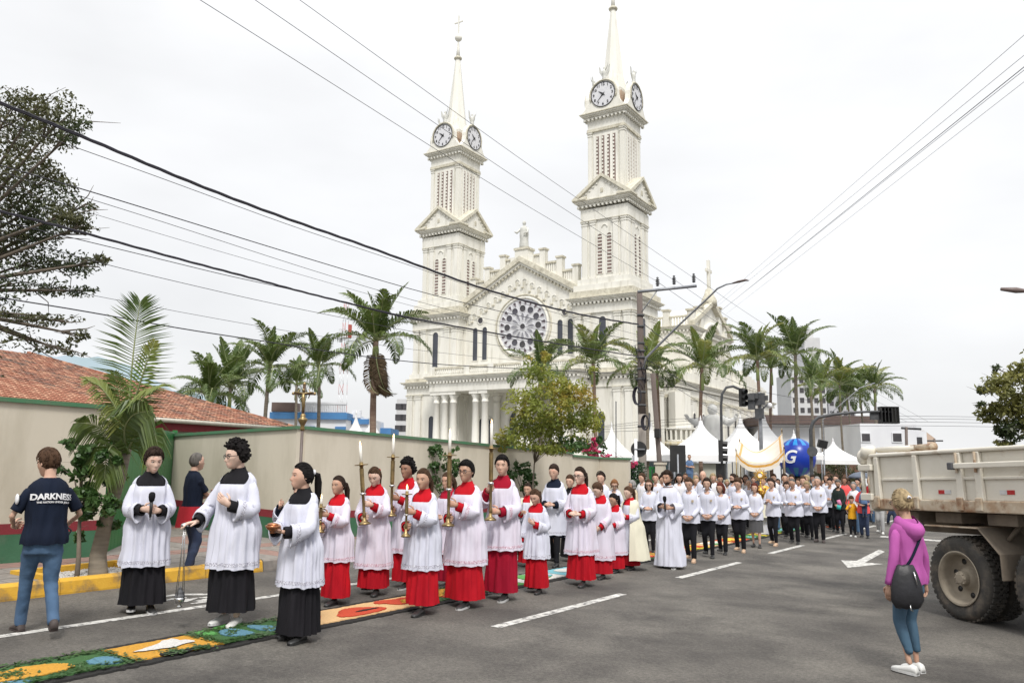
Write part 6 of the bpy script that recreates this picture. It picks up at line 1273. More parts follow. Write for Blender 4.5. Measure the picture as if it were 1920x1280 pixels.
t, L = simple_pole('farther utility pole in front of the peach house', [(1753,850),(1752,822)], .1, M['wood_pole'], 84, 'utility pole', 'utility_pole'); MB().tube([L(1738,826),L(1768,826)], .08, 4, M['steel_dark']).obj('crossarm', t)
# ------------------------------------------------------------------ overhead cables
def cable(label, pts, r, m='wire', X=None, Y=None, D=None, twist=0, group='cables strung to the utility pole'):
    P = []
    for i, (px, py) in enumerate(pts):
        P.append(at_x(px, py, X) if X is not None else at_d(px, py, D[0]+(D[1]-D[0])*i/(len(pts)-1)))
    P = np.array(P)
    if X is not None: dd_ = P[0]-P[1]; dd_ /= np.linalg.norm(dd_); P = np.vstack([P[0]+dd_*14, P])          # on past the picture to the next pole
    elif 'rising' in group: dd_ = P[-1]-P[0]; dd_ /= np.linalg.norm(dd_); P = np.vstack([P, P[-1]+dd_*22])
    tt = np.linspace(0, 1, len(P)); n = max(14, len(P)*4); t2 = np.linspace(0, 1, n)
    if len(P) > 3:   # fit a smooth sagging curve through the points
        Q = np.stack([np.interp(t2, tt, P[:,k]) for k in range(3)], 1)
        for _ in range(6): Q[1:-1] = (Q[:-2]+2*Q[1:-1]+Q[2:])/4
    else: Q = np.stack([np.interp(t2, tt, P[:,k]) for k in range(3)], 1)
    b = MB()
    if twist:
        Q2 = np.stack([np.interp(np.linspace(0,1,160), t2, Q[:,k]) for k in range(3)], 1)
        for s in range(3): b.tube([p+r*.8*np.array([0,math.cos(i*.5+s*2.1),math.sin(i*.5+s*2.1)]) for i, p in enumerate(Q2)], r*.75, 5, M[m])
    else: b.tube(list(Q), r*.68, 5, M[m])
    o = b.obj('cable'); tag(o, label, 'cable', group); return o
XW = -11.9
for lb, pts, r, m_, tw_ in (
 ('thick twisted dark cable crossing in front of the church gable', [(-120,146),(0,193),(170,262),(350,340),(540,412),(700,465),(860,527),(960,558),(1060,584),(1130,598),(1197,608)], .021, 'wire', 1),
 ('thin cable just beneath the thick twisted one', [(-60,205),(124,270),(350,351),(560,430),(780,500),(960,566),(1197,628)], .009, 'wire_thin', 0),
 ('cable entering above the young palm and passing the tall left palm', [(-100,282),(145,351),(350,415),(600,492),(815,556),(1000,598),(1197,640)], .014, 'wire', 0),
 ('fine cable running just below the one over the tall left palm', [(-100,292),(166,372),(350,430),(585,508),(820,577),(1000,618),(1197,650)], .008, 'wire_thin', 0),
 ('faint cable through the olive tree toward the church', [(-60,330),(166,398),(350,454),(600,525),(820,590),(1197,662)], .006, 'wire_thin', 0),
 ('heavy dark cable bundle passing under the tall left palm crown', [(-100,372),(0,396),(116,425),(350,490),(469,520),(560,546),(665,571),(740,590),(820,606),(1000,638),(1197,668)], .015, 'wire', 1),
 ('companion cable under the heavy dark bundle', [(-60,402),(79,432),(350,498),(430,518),(560,545),(665,573),(820,612),(1197,676)], .010, 'wire', 0),
 ('thin cable above the palms behind the tiled house', [(0,440),(203,498),(340,530),(490,565),(640,595),(820,632),(1000,657),(1197,685)], .008, 'wire_thin', 0),
 ('fine cable over the left palm crowns', [(0,520),(340,586),(590,630),(820,662),(1000,678),(1197,696)], .006, 'wire_thin', 0),
 ('lowest black cable crossing the upright palm frond', [(-100,543),(0,558),(160,583),(340,617),(500,640),(665,667),(820,684),(960,690),(1197,702)], .015, 'wire', 0)):
    cable(lb, pts, r, m_, X=XW, twist=tw_)
for lb, pts in (('first high line coming down past the left spire', [(340,-22),(375,0),(740,231),(895,330),(1040,417),(1231,527)]), ('second high line coming down between the spires', [(440,-26),(478,0),(740,180),(960,329),(1040,380),(1262,524)]), ('third high line crossing the right tower', [(525,-26),(562,0),(740,129),(960,287),(1040,343),(1299,520)])):
    cable(lb, pts, .009, 'wire_thin', X=XW+.6, group='high lines to the crossarm')
for lb, pts, r in (('line leaving the first insulator to the lower right', [(1231,527),(1350,610),(1520,705),(1700,790)], .012), ('line leaving the second insulator to the lower right', [(1264,524),(1380,605),(1540,700),(1720,790)], .010), ('line leaving the last insulator to the lower right', [(1302,518),(1380,574),(1560,690),(1740,790)], .010),
 ('black cable sagging from the pole toward the white house', [(1208,608),(1262,650),(1340,700),(1420,735),(1530,752)], .020), ('cable dropping past the curved signal post', [(1210,672),(1300,727),(1400,779),(1450,800)], .020), ('second cable dropping past the curved signal post', [(1210,688),(1300,748),(1380,792),(1440,815)], .014), ('third thin cable fanning down from the pole', [(1210,680),(1330,740),(1440,790)], .008)):
    cable(lb, pts, r, 'wire' if r > .012 else 'wire_thin', D=(29.5, 60), group='cables leaving the pole toward the right')
for i, (a, b) in enumerate((((1330,580),(1925,62)), ((1345,574),(1925,100)), ((1350,584),(1925,122)), ((1342,590),(1925,128)), ((1362,588),(1925,150)))):
    cable(['topmost','second','third','fourth','lowest'][i]+' of the five lines rising to the upper right corner', [a, b], [.008,.008,.014,.009,.007][i], 'wire_thin', D=(70, 17), group='lines rising to the upper right corner')
for i, py in enumerate((782,787,793,800)):
    cable(['first','second','third','lowest'][i]+' level wire stretched across in front of the church side', [(1120,py+18-i*3),(1200,py+8),(1300,py),(1450,py+2),(1700,py-4),(1960,py+2)], .016, 'wire_thin', D=(48,48), group='level wires across the side street')
# haze-free far street: a dark parked car behind the crowd
def car(px, d, label, m, rz):
    q = at_d(px, 880, d); t = thing('parked_car', label, 'car', (q[0], q[1], G(q[0],q[1])), rz)
    b = MB(); pr = [(-2.1,.35),(-2.1,.75),(-1.95,.9),(-1.2,1.0),(-.6,1.42),(.7,1.45),(1.35,1.05),(2.0,.95),(2.12,.7),(2.12,.35)]; b.prism(pr, -.82, .82, m); o = b.obj('body', t); md = o.modifiers.new('b','BEVEL'); md.width = .06; md.segments = 2
    for sy in (-1,1): MB().prism([(-1.05,1.02),(-.55,1.36),(.65,1.38),(1.15,1.05)], sy*.825-.01, sy*.825+.01, M['glass']).obj('side_window', t)
    MB().add([(-1.24,-.72,1.03),(-1.24,.72,1.03),(-.66,.68,1.42),(-.66,-.68,1.42)], [(0,1,2,3)], M['glass']).obj('windscreen', t)
    for sx in (-1.35,1.3):
        for sy in (-.8,.8): MB().tube([(sx,sy-.1,.32),(sx,sy+.1,.32)], .32, 14, M['black'], smooth=False).obj('wheel', t)
car(1412, 44, 'dark parked car behind the canopy bearers', M['steel_dark'], 1.1)
car(1655, 60, 'dark parked car half hidden by the dump truck', mat('car_navy', (.02,.03,.06), None, 2, .3), 1.4)
# ------------------------------------------------------------------ dump truck
TG = np.array([-0.89, 11.75]); dv = np.array([-.7219, .6919]); tr = thing('dump_truck', 'dirty white dump truck with a steel tipping body parked at the right', 'truck', (TG[0], TG[1], G(*TG)), math.atan2(dv[1], dv[0])); tr.rotation_euler = (0, .033, math.atan2(dv[1], dv[0]))
TW_ = mat('truck_white', (.68,.645,.565), (.62,.585,.50), 2, .55, .15, 30, c3=(.34,.24,.15), s3=4.2, f3=(.60,.80)); TR_ = mat('truck_rust', (.52,.46,.36), (.36,.25,.16), 5, .8, .3, 30, c3=(.20,.10,.05), s3=7., f3=(.48,.66)); DU = mat('truck_dust', (.20,.165,.125), (.14,.115,.09), 4, .95, .3, 30); TY = mat('tyre_rubber', (.035,.033,.03), (.06,.054,.046), 6, .9, .5, 40, c3=(.15,.12,.09), s3=3., f3=(.5,.75)); RIM = mat('rim_dusty', (.30,.26,.20), (.22,.185,.14), 5, .85, .3, 40)
z0, z1 = 1.34, 2.10
def bev(mb, name, par=tr, w=.012, **k):
    o = mb.obj(name, par, **k); md = o.modifiers.new('b', 'BEVEL'); md.width = w; md.segments = 2; md.limit_method = 'ANGLE'; return o
bev(MB().box(-4.2,1.40,-.045,-.0,z0+.12,z1-.05,TW_), 'side_wall'); bev(MB().box(-4.2,1.40,-2.35,-2.30,z0+.12,z1-.05,TW_), 'side_wall')
bev(MB().box(-4.2,1.36,-2.3,-.05,z0,z0+.08,TR_), 'floor'); bev(MB().box(-4.2,1.42,-.06,.05,z1-.05,z1,TW_), 'top_rail', w=.018); bev(MB().box(-4.2,1.42,-.06,.06,z0-.02,z0+.125,TR_), 'bottom_rail', w=.015)
bev(MB().box(-4.2,1.2,-.02,.028,z0+.375,z0+.41,TW_), 'mid_ledge', w=.008)
for s in (1.27,.50,-.26,-.56,-1.35,-1.95,-2.6): bev(MB().prism([(s-.055,z0+.12),(s+.055,z0+.12),(s+.04,z1-.05),(s-.04,z1-.05)], .0,.055,TW_), 'side_rib')
for s in (1.27,.50,-.26,-.56): bev(MB().box(s-.05,s+.05,.055,.085,z0-.0,z0+.16,TR_), 'hinge_bracket')
for s in (-.26,-.56): bev(MB().tube([(s,.075,z1-.30),(s,.075,z1-.05)], .016, 8, TR_), 'latch_rod', w=.003)
bev(MB().box(-4.2,-.20,.06,.10,z1-.25,z1-.18,TW_), 'drop_side_bar'); bev(MB().box(-.24,-.16,.05,.13,z1-.26,z1-.17,M['steel_dark']), 'bar_end')
bev(MB().box(1.40,1.50,-2.35,.03,z0-.05,z1-.02,TW_), 'tailgate', w=.02); MB().tube([(1.0,-.12,z1+.055),(.35,-.12,z1+.055),(.30,-.12,z1+.055)], [.045,.045,.06], 10, TR_).tube([(1.38,-.1,z1+.055),(.5,-.12,z1+.055)], .042, 10, TW_).obj('lift_tube', tr)
MB().tube([(1.52,.0,z1-.03),(1.50,.02,z1+.04),(1.38,-.03,z1+.065)], [.085,.085,.06], 12, TW_).obj('pipe_elbow', tr); MB().ball((1.60,-.02,z1-.04), (.10,.10,.12), TW_, 14, 10).obj('pipe_cap', tr)
bev(MB().box(1.34,1.62,-.02,.09,z1-.24,z1-.15,TW_), 'upper_hinge'); bev(MB().box(1.36,1.60,-.02,.09,z0+.10,z0+.20,TW_), 'lower_hinge'); MB().tube([(1.56,.05,z0+.2),(1.56,.05,z1-.24)], .03, 10, TW_).obj('hinge_rod', tr); MB().tube([(1.43,.06,z0+.2),(1.43,.06,z1-.3)], .012, 6, TR_).obj('pull_rod', tr)
for s, c0, c1 in ((.05,(.45,.02,.02),(.6,.6,.6)), (-.92,(.6,.6,.6),(.45,.02,.02))):
    for k, c in ((.105,c0),(0,c1)): MB().box(s-.105+k,s+k,.0,.006,z0+.20,z0+.25,mat('reflector_%d' % int(c[1]*100), c, None, 20, .3)).obj('reflector', tr)
bev(MB().box(-4.2,1.2,-.75,-.55,z0-.32,z0-.03,DU), 'chassis_rail'); bev(MB().box(-4.2,1.2,-1.8,-1.6,z0-.32,z0-.03,DU), 'chassis_rail')
for s in (.9,.15,-.7,-1.6): bev(MB().box(s-.22,s+.22,-.7,-.10,z0-.17,z0-.03,DU), 'cross_bearer')
bev(MB().add([(.45,-.62,1.145),(.45,.02,1.145),(-.44,.02,1.145),(-.44,-.62,1.145),(.45,-.62,1.125),(.45,.02,1.125),(-.44,.02,1.125),(-.44,-.62,1.125)], [(0,1,2,3),(7,6,5,4),(0,4,5,1),(1,5,6,2),(3,2,6,7),(0,3,7,4)], TR_).add([(-.44,.02,1.145),(-.74,.03,.86),(-.74,-.62,.86),(-.44,-.62,1.145),(-.44,.02,1.12),(-.74,.03,.835),(-.74,-.62,.835),(-.44,-.62,1.12)], [(0,1,2,3),(7,6,5,4),(0,4,5,1),(1,5,6,2),(3,2,6,7),(0,3,7,4)], DU), 'mudguard')
bev(MB().box(-.76,-.74,-.62,.03,.55,.86,DU), 'mud_flap'); MB().tube([(-.62,-.25,1.0),(-.9,-.3,1.32)], .03, 8, DU).obj('mudguard_stay', tr)
def truck_wheel(s, y):
    w = link('wheel', None, tr, (s, y, .505)); w.empty_display_size = .1; b = MB(); prof = [(.31,0),(.33,-.012),(.36,-.005),(.42,.008),(.465,.0),(.498,-.03),(.505,-.07),(.505,-.20),(.498,-.24),(.465,-.27),(.36,-.265),(.31,-.26)]
    V = [(r*math.cos(2*pi*k/64), yy, r*math.sin(2*pi*k/64)) for r, yy in prof for k in range(64)]; b.add(V, [(i*64+k, i*64+(k+1)%64, (i+1)*64+(k+1)%64, (i+1)*64+k) for i in range(len(prof)-1) for k in range(64)], TY, True)
    b.obj('tyre', w); lug = MB()
    for k in range(44):
        a = 2*pi*k/44; R_ = np.array([[math.cos(a),0,-math.sin(a)],[0,1,0],[math.sin(a),0,math.cos(a)]])
        for (ya, yb, sh) in ((-.035,-.11,.0),(-.12,-.15,.5),(-.16,-.235,.0)): aa = a+sh*2*pi/44; R2 = np.array([[math.cos(aa),0,-math.sin(aa)],[0,1,0],[math.sin(aa),0,math.cos(aa)]]); lug.box(.500,.522,yb,ya,-.022,.022,TY,rot=R2)
    tag(lug.obj('tread', w), kind='stuff'); r = MB(); prof = [(.318,-.005),(.335,.004),(.322,.006),(.30,-.01),(.285,-.05),(.275,-.13),(.25,-.15),(.16,-.16),(.13,-.13),(.10,-.09),(.0,-.085)]
    V = [(q*math.cos(2*pi*k/48), yy, q*math.sin(2*pi*k/48)) for q, yy in prof for k in range(48)]; r.add(V, [(i*48+k, (i+1)*48+k, (i+1)*48+(k+1)%48, i*48+(k+1)%48) for i in range(len(prof)-1) for k in range(48)], RIM, True); r.obj('rim', w)
    h = MB()
    for k in range(6): a = 2*pi*k/6+.3; h.tube([(.205*math.cos(a),-.158,.205*math.sin(a)),(.205*math.cos(a),-.146,.205*math.sin(a))], .034, 12, M['black'])
    tag(h.obj('rim_hole', w), kind='stuff'); hb = MB(); hb.tube([(0,-.15,0),(0,-.03,0),(0,-.01,0)], [.10,.088,.055], 18, RIM, smooth=False)
    for k in range(8): a = 2*pi*k/8; hb.tube([(.075*math.cos(a),-.04,.075*math.sin(a)),(.075*math.cos(a),-.015,.075*math.sin(a))], .013, 6, RIM)
    hb.obj('hub', w); return w
truck_wheel(-.02, -.02); truck_wheel(-.02, -.34); truck_wheel(-.02, -1.75); truck_wheel(-1.35, -.02); truck_wheel(-1.35, -.34)
bev(MB().box(-3.9,-2.2,-2.2,-.15,z0-.5,z0+1.0,TW_), 'cab_back') if 0 else None
# ------------------------------------------------------------------ people
def W(root, S, p):    # point in a figure's own frame (1.75 m scale) -> world
    a = root.rotation_euler[2]; c, s = math.cos(a), math.sin(a); x, y, z = [q*S for q in p]; L = root.location; return np.array([L[0]+c*x-s*y, L[1]+s*x+c*y, L[2]+z])
RC = 'altar servers in red cassocks'; WC = 'ministers in white shirts walking behind'; BY = 'onlookers following the procession'
P = person_px
# photographer
r, A_, S, H = P(66, 1190, 841, 168, 'man in navy printed t shirt and jeans walking away with a camera', head=(28,12), pose='camera', outfit='tee', body='navy', legs='jeans', shoe='shoe_brown', hair='short', hc='brown', sk=1, step=.26, g=1.16, hem=.86)[:4]
def onback(x, y, z, z00=1.315, arc=.10):
    X = -x-.015; Zz = z00+y-arc*x*x*2+(.10*max(0,x-.05)*-1); rx, ry, cy = sec(Zz, 1.16); e = .020; q = min(.98, abs(X/(rx+e))); return (X*S, (cy+(ry+e)*(1-q**2.2)**(1/2.2)+.006+z)*S, Zz*S)
wm = cloth('print_white', (.7,.7,.72)); text_mesh('DARKNESS', .078, wm, lambda x,y,z: onback(x,y,z), .001, 0, .003).obj('printed_lettering', r); text_mesh('THE NATION UNDER JESUS', .024, wm, lambda x,y,z: onback(x+.01,y-.052,z), .001, 0, .0008).obj('printed_lettering', r)
sp_ = A_['l'][0]*.52+A_['l'][1]*.48; b = MB(); dl = (A_['l'][1]-A_['l'][0]); dl /= np.linalg.norm(dl)
sp_ = A_['l'][0]*.62+A_['l'][1]*.38; b.ball(tuple((sp_+np.array([.050,.030,.0]))*S), tuple(np.array([.016,.052,.052])*S), wm, 12, 8); b.obj('sleeve_badge', r)
hw = (A_['l'][2]+A_['r'][2])/2+np.array([-.12,-.10,-.01]); cw = W(r, S, hw)
ct = thing('camera', 'black camera held low by the man in the navy t shirt', 'camera', tuple(cw), r.rotation_euler[2]+.3); bev(MB().box(-.08,.08,-.04,.04,-.06,.05,M['black']), 'camera_body', ct, .012); MB().tube([(0,-.04,-.01),(0,-.20,-.015)], [.04,.045], 12, M['black']).obj('lens', ct); MB().box(-.03,.03,-.03,.03,.05,.08,M['black']).obj('viewfinder', ct); MB().tube([(-.08,0,.03),(-.14,.1,-.06),(-.08,.05,-.2),(-.02,.02,-.16)], .009, 6, M['black']).obj('strap', ct)
# server with microphone
r, A_, S, H, p_ = P(264, 1147, 840, -4, 'young altar server in black cassock holding a microphone by the kerb', head=(14,14), pose='mic', outfit='surplice', accent='black', hair='side', hc='dark', sk=4, step=.05, hem=.50, skirt_hem=.10, g=1.08)
def mic(r, S, lab, z=1.16, tilt=(.15,0)):
    q = W(r, S, (0,-.335,z)); t = thing('microphone', lab, 'microphone', tuple(q), r.rotation_euler[2]); t.rotation_euler = (tilt[0], tilt[1], r.rotation_euler[2]); MB().tube([(0,0,-.12),(0,0,.04)], [.013,.018], 10, M['black']).obj('handle', t); MB().lathe([(.0,.03),(.026,.05),(.034,.09),(.032,.125),(.018,.142),(0,.145)],0,0,12,cloth('foam_black',(.01,.01,.012))).obj('foam_cover', t); MB().tube([(0,0,-.12),(0,0,-.15)], .007, 6, M['steel']).obj('antenna', t)
mic(r, S, 'black foam covered microphone held by the server near the kerb')
# man with folded arms
r = P(352, 1080, 848, -112, 'man in navy polo with folded arms and red jacket at the waist', head=(12,-2), pose='crossed', outfit='polo', body='navy', legs='jeans_dark', shoe='shoe_grey', hair='buzz', hc='salt', sk=1, step=.06, g=1.05, hem=.88)
S_ = r[2]; b = MB(); V = []
for j, z in enumerate((.80,.90,1.0)):
    rx, ry, cy = sec(max(z,.92), 1.05)
    for k in range(24): a = 2*pi*k/24; f = .03+.012*math.sin(5*a+j)+(.035 if j == 0 else 0); V.append(((rx+.012+f)*math.cos(a)*S_, (cy+(ry+.012+f)*math.sin(a))*S_, (z-(.10*max(0,math.sin(a)) if j == 0 else 0))*S_))
b.add(V, [(i*24+k, i*24+(k+1)%24, (i+1)*24+(k+1)%24, (i+1)*24+k) for i in range(2) for k in range(24)], CL['redjacket'], True); b.tube([(.0,-.17*S_,.93*S_),(.05,-.2*S_,.8*S_),(.07,-.19*S_,.66*S_)], [.03,.035,.02], 8, CL['redjacket']); b.tube([(-.02,-.17*S_,.93*S_),(-.07,-.2*S_,.82*S_),(-.10,-.18*S_,.70*S_)], [.03,.035,.02], 8, CL['redjacket']); b.obj('tied_jacket', r[0])
# server with glasses and thurible
r, A_, S, H, p_ = P(430, 1172, 828, 32, 'curly haired altar server with glasses holding a thurible chain', head=(-32,8), pose='chest_out', outfit='surplice', accent='black', hair='curly', hc='black', glasses=True, sk=4, step=.03, hem=.55, skirt_hem=.15, shoe='shoe_white', g=1.12)
hd_ = W(r, S, (A_['r'][2]+A_['r'][3]*.12)); th_ = at_d(404, 1118, RM[:,2]@(CAM-hd_)); gz = th_[2]
th = thing('thurible', 'smoking brass thurible hanging on chains beside the curly haired server', 'thurible', (hd_[0], hd_[1], gz)); Lc = hd_[2]-gz
for k in range(4): a = pi/2*k+.4; MB().tube([(.047*math.cos(a),.047*math.sin(a),.015),(.015*math.cos(a),.015*math.sin(a),Lc*.5+.1),(.006*math.cos(a),.006*math.sin(a),Lc)], .0035, 5, M['silver']).obj('chain', th)
MB().lathe([(.0,-.09),(.025,-.085),(.03,-.075),(.015,-.065),(.035,-.045),(.05,-.015),(.048,.01),(.0,.012)],0,0,16,M['silver']).obj('bowl', th); MB().lathe([(.048,.012),(.050,.022),(.036,.04),(.032,.06),(.016,.08),(.012,.10),(.0,.115)],0,0,12,M['steel_dark'],False).obj('lid', th); MB().lathe([(.0,Lc-.03),(.04,Lc-.025),(.03,Lc),(.0,Lc+.01)],0,0,12,M['silver']).obj('hand_disc', th)
# crucifer hidden behind the girl
r, A_, S, H, p_ = P(556, 1152, 898, 40, 'altar server half hidden behind the ponytailed girl carrying the processional cross', head=(0,5), pose='cross', outfit='surplice', accent='navy', hair='fringe', hc='dark', sk=1, step=.12, hem=.50, skirt_hem=.24, shoe='shoe_white')
hb = W(r, S, (-.02,-.42,1.38)); dcr = RM[:,2]@(CAM-hb); X0c = at_d(561, 925, dcr); tp = at_d(563, 712, dcr); q = X0c.copy(); zb = W(r, S, (0,0,.95))[2]
pc = thing('processional_cross', 'tall processional crucifix on a dark pole carried above the servers', 'crucifix', (q[0], q[1], zb), rotz_for(q[0],q[1],12)); Ht = tp[2]-zb; zk = at_d(563, 785, dcr)[2]-zb
MB().tube([(0,0,0),(0,0,zk-.12)], .017, 10, mat('pole_brown', (.10,.075,.065), (.13,.1,.09), 6, .5)).obj('pole', pc); MB().lathe([(.02,zk-.12),(.025,zk-.10),(.02,zk-.07),(.03,zk-.05),(.052,zk-.005),(.048,zk+.01),(.025,zk+.02),(.03,zk+.04),(.022,zk+.06),(.0,zk+.07)],0,0,14,M['brass']).obj('knop', pc)
b = MB(); zc = zk+(Ht-zk)*.68; cw_ = mat('cross_wood', (.09,.05,.03), (.12,.07,.04), 5, .5); b.box(-.014,.014,-.012,.012,zk+.06,Ht-.04,cw_); b.box(-.11,.11,-.0125,.0125,zc-.014,zc+.014,cw_); b.obj('cross', pc)
b = MB(); 
for (x, z) in ((0,Ht-.03),(-.115,zc),(.115,zc)): b.ball((x,0,z), (.018,.013,.024 if x == 0 else .018), M['brass'], 8, 6)
for x in (-.05,.05): b.tube([(x,.0,zc+.05),(x*1.4,0,zc+.01),(x,0,zc-.05)], .006, 5, M['brass'])
b.obj('finials', pc); b = MB(); b.tube([(0,-.02,zc+.01),(0,-.028,zc-.06),(.008,-.028,zc-.14),(.0,-.02,zc-.20)], [.016,.022,.016,.009], 8, M['brass']); b.ball((0,-.03,zc+.035), (.014,.014,.018), M['brass'], 8, 6); b.tube([(-.10,-.018,zc+.015),(0,-.025,zc),(.10,-.018,zc+.015)], .008, 6, M['brass']); b.obj('corpus', pc)
# ponytailed girl with bowl
r, A_, S, H, p_ = P(556, 1200, 868, 42, 'girl server in black cassock with long ponytail carrying a small boat dish', head=(-28,0), pose='bowl', outfit='surplice', accent='black', hair='pony', hc='black', sk=1, step=.04, hem=.54, skirt_hem=.08, female=True, tie=True, shoe='shoe_black')
q = W(r, S, (0,-.42,1.135)); t = thing('incense_boat', 'small coppery incense boat held by the ponytailed girl', 'dish', tuple(q), r.rotation_euler[2]); cop = mat('copper', (.45,.2,.1), (.35,.14,.07), 6, .3, metal=.9); MB().lathe([(.0,-.045),(.03,-.04),(.012,-.025),(.05,-.005),(.07,.03),(.062,.03),(.0,.005)],0,0,16,cop).obj('cup', t); MB().ball((0,.0,.035), (.06,.045,.02), cop, 10, 6).obj('lid', t)
# candle bearers
def candlestick(q, lab, H_, cH, tilt=(0,0), rz=0, small=False):
    t = thing('candlestick', lab, 'candlestick', tuple(q)); t.rotation_euler = (tilt[0], tilt[1], rz); b = MB(); s = .62 if small else .88
    MB().lathe([(.0,0),(.085*s,.0),(.088*s,.012),(.06*s,.03),(.03*s,.05),(.022*s,.09)],0,0,18,M['brass']).obj('foot', t)
    MB().lathe([(.02*s,.09),(.030*s,.12),(.02*s,.15),(.021*s,H_*.48),(.028*s,H_*.49)],0,0,14,M['brass']).obj('stem', t); MB().lathe([(.028*s,H_*.49),(.045*s,H_*.5),(.048*s,H_*.515),(.03*s,H_*.53)],0,0,14,M['silver']).obj('collar', t)
    MB().lathe([(.024*s,H_*.53),(.031*s,H_*.56),(.032*s,H_*.93),(.024*s,H_*.95),(.03*s,H_*.96)],0,0,10,M['brass'],False).obj('upper_stem', t); MB().lathe([(.03*s,H_*.96),(.03*s,H_*.985),(.095*s,H_-.01),(.098*s,H_),(.03*s,H_-.002),(.026*s,H_+.03)],0,0,18,M['brass']).obj('drip_pan', t)
    MB().lathe([(.021*s,H_+.0),(.021*s,H_+cH),(.012*s,H_+cH+.008),(.0,H_+cH+.006)],0,0,12,M['wax']).obj('candle', t); f = MB().lathe([(.0,H_+cH+.0),(.011,H_+cH+.018),(.009,H_+cH+.034),(.0,H_+cH+.062)],0,0,8,M['flame']).obj('flame', t); return t
def bearer(px, feet, top, al, lab, clab, pose='candle', cz=.98, Hc=.82, cH=.26, tilt=(0,0), small=False, **k):
    kw = dict(outfit='surplice', accent='red', body='pinkish', hem=.52, group=RC); kw.update(k)
    r, A_, S, H, p_ = P(px, feet, top, al, lab, pose=pose, **kw); w = (A_['l'][2]+A_['r'][2])/2; q = W(r, S, (w[0], w[1]-.075, cz)); candlestick(q, clab, Hc*S, cH*S, tilt, r.rotation_euler[2], small); return r, S
bearer(628, 1130, 892, 40, 'small girl server in red cassock striding behind the ponytailed girl', 'small candlestick half hidden behind the ponytail', 'candle', cz=1.0, Hc=.36, cH=.10, small=True, hair='pony', hc='dark', sk=2, female=True, step=.15, hem=.58, head=(0,2))
bearer(698, 1113, 873, 20, 'girl server with red hair bow looking down at her tall candlestick', 'tall brass candlestick leaning slightly left with a white candle', 'candle', cz=.98, tilt=(0,-.10), hair='pony', hc='brown', sk=4, female=True, step=.10, hem=.36, head=(0,24), tie=True, g=1.05)
bearer(760, 1100, 862, 36, 'curly haired boy server with tall candlestick behind the girl with flame', 'upright brass candlestick of the curly haired boy', 'candle', cz=1.0, hair='curly', hc='black', sk=3, step=.12, hem=.48, head=(0,4))
bearer(790, 1148, 878, 34, 'girl server with jeans under red cassock holding a short lit candlestick', 'short ornate candlestick with lit stub held by the girl in jeans', 'candle', cz=.95, Hc=.52, cH=.05, small=True, hair='pony', hc='brown', sk=2, female=True, step=.16, hem=.53, head=(8,6), body='white', skirt_hem=.12)
P(838, 1098, 885, 36, 'server almost hidden between the girl in jeans and the boy with glasses', pose='clasp', outfit='surplice', accent='crimson', body='pinkish', hair='pony', hc='brown', sk=2, hem=.5, group=RC, female=True)
bearer(872, 1135, 864, 34, 'boy server with dark glasses gripping a tall candlestick', 'tall brass candlestick held by the boy with glasses', 'candle', cz=.99, Hc=.86, hair='short', hc='black', glasses=True, sk=2, step=.14, hem=.50, head=(4,2), g=1.15)
bearer(940, 1122, 853, 26, 'tallest boy server with candlestick standing over the small girl', 'tall candlestick held by the tallest boy server', 'candle_hi', cz=.98, Hc=.88, cH=.30, hair='short', hc='black', sk=1, step=.10, hem=.60, head=(14,0), accent='crimson')
P(990, 1062, 905, 20, 'small server in cream cape between the tall boy and little girl', pose='pray', outfit='cape', accent='red', hair='pony', hc='dark', sk=2, hem=.4, step=.14, near=1, female=True)
P(1006, 1110, 915, 24, 'little girl server with curly ponytail and hand on her chest', pose='chest_one', outfit='surplice', accent='red', body='white', hair='pony', hc='brown', sk=1, hem=.58, step=.1, female=True, head=(-5,24), group=RC)
P(1040, 1060, 870, 22, 'teenage server with black collar and dark trousers behind the little girl', pose='clasp', outfit='surplice', accent='navy', body='white', hair='short', hc='dark', sk=1, hem=.54, step=.14, skirt_hem=.5, head=(0,12))
P(1070, 1052, 890, 20, 'server mostly hidden behind the girl with glasses', pose='clasp', outfit='surplice', accent='black', body='white', hair='short', hc='brown', sk=1, hem=.5, step=.14)
P(1090, 1096, 875, 22, 'girl server with glasses and hands joined walking before the boy looking down', pose='clasp', outfit='surplice', accent='red', body='pinkish', hair='pony', hc='dark', sk=4, hem=.46, step=.16, female=True, glasses=True, head=(-10,6), group=RC)
P(1128, 1083, 902, 30, 'boy server looking down beside the girl with glasses', pose='low', outfit='surplice', accent='red', body='pinkish', hair='short', hc='brown', sk=4, hem=.34, step=.12, head=(-20,32), group=RC)
P(1155, 1072, 925, 34, 'small dark haired girl server behind the boy looking down', pose='clasp', outfit='surplice', accent='red', body='pinkish', hair='pony', hc='black', sk=2, hem=.4, step=.1, female=True, head=(-10,20), group=RC)
P(1183, 1067, 910, 36, 'fair haired girl in long cream cape with red collar', pose='pray', outfit='cape', accent='red', body='white', hair='pony', hc='brown', sk=4, hem=.35, step=.08, female=True, head=(-8,18))
P(1128, 0, 884, 20, 'woman with black headband standing behind the boy looking down', Y=14.6, pose='clasp', hair='updo', hc='dark', headband=True, sk=1, female=True, near=0)
P(1152, 0, 897, 10, 'woman with curly ginger hair near the wall end', Y=16.2, pose='clasp', hair='bob', hc='ginger', sk=1, female=True, head=(10,25), glasses=True, near=0)
P(1187, 0, 900, 60, 'grey haired woman turned away beside the utility pole', Y=17.5, pose='clasp', hair='bob', hc='grey', sk=2, female=True, body='beige', near=0)
P(1219, 1036, 898, 8, 'smiling woman with long brown hair and glasses in white tunic', pose='clasp', hair='long', hc='brown', sk=1, female=True, glasses=True, step=.1, hem=.78, group=WC)
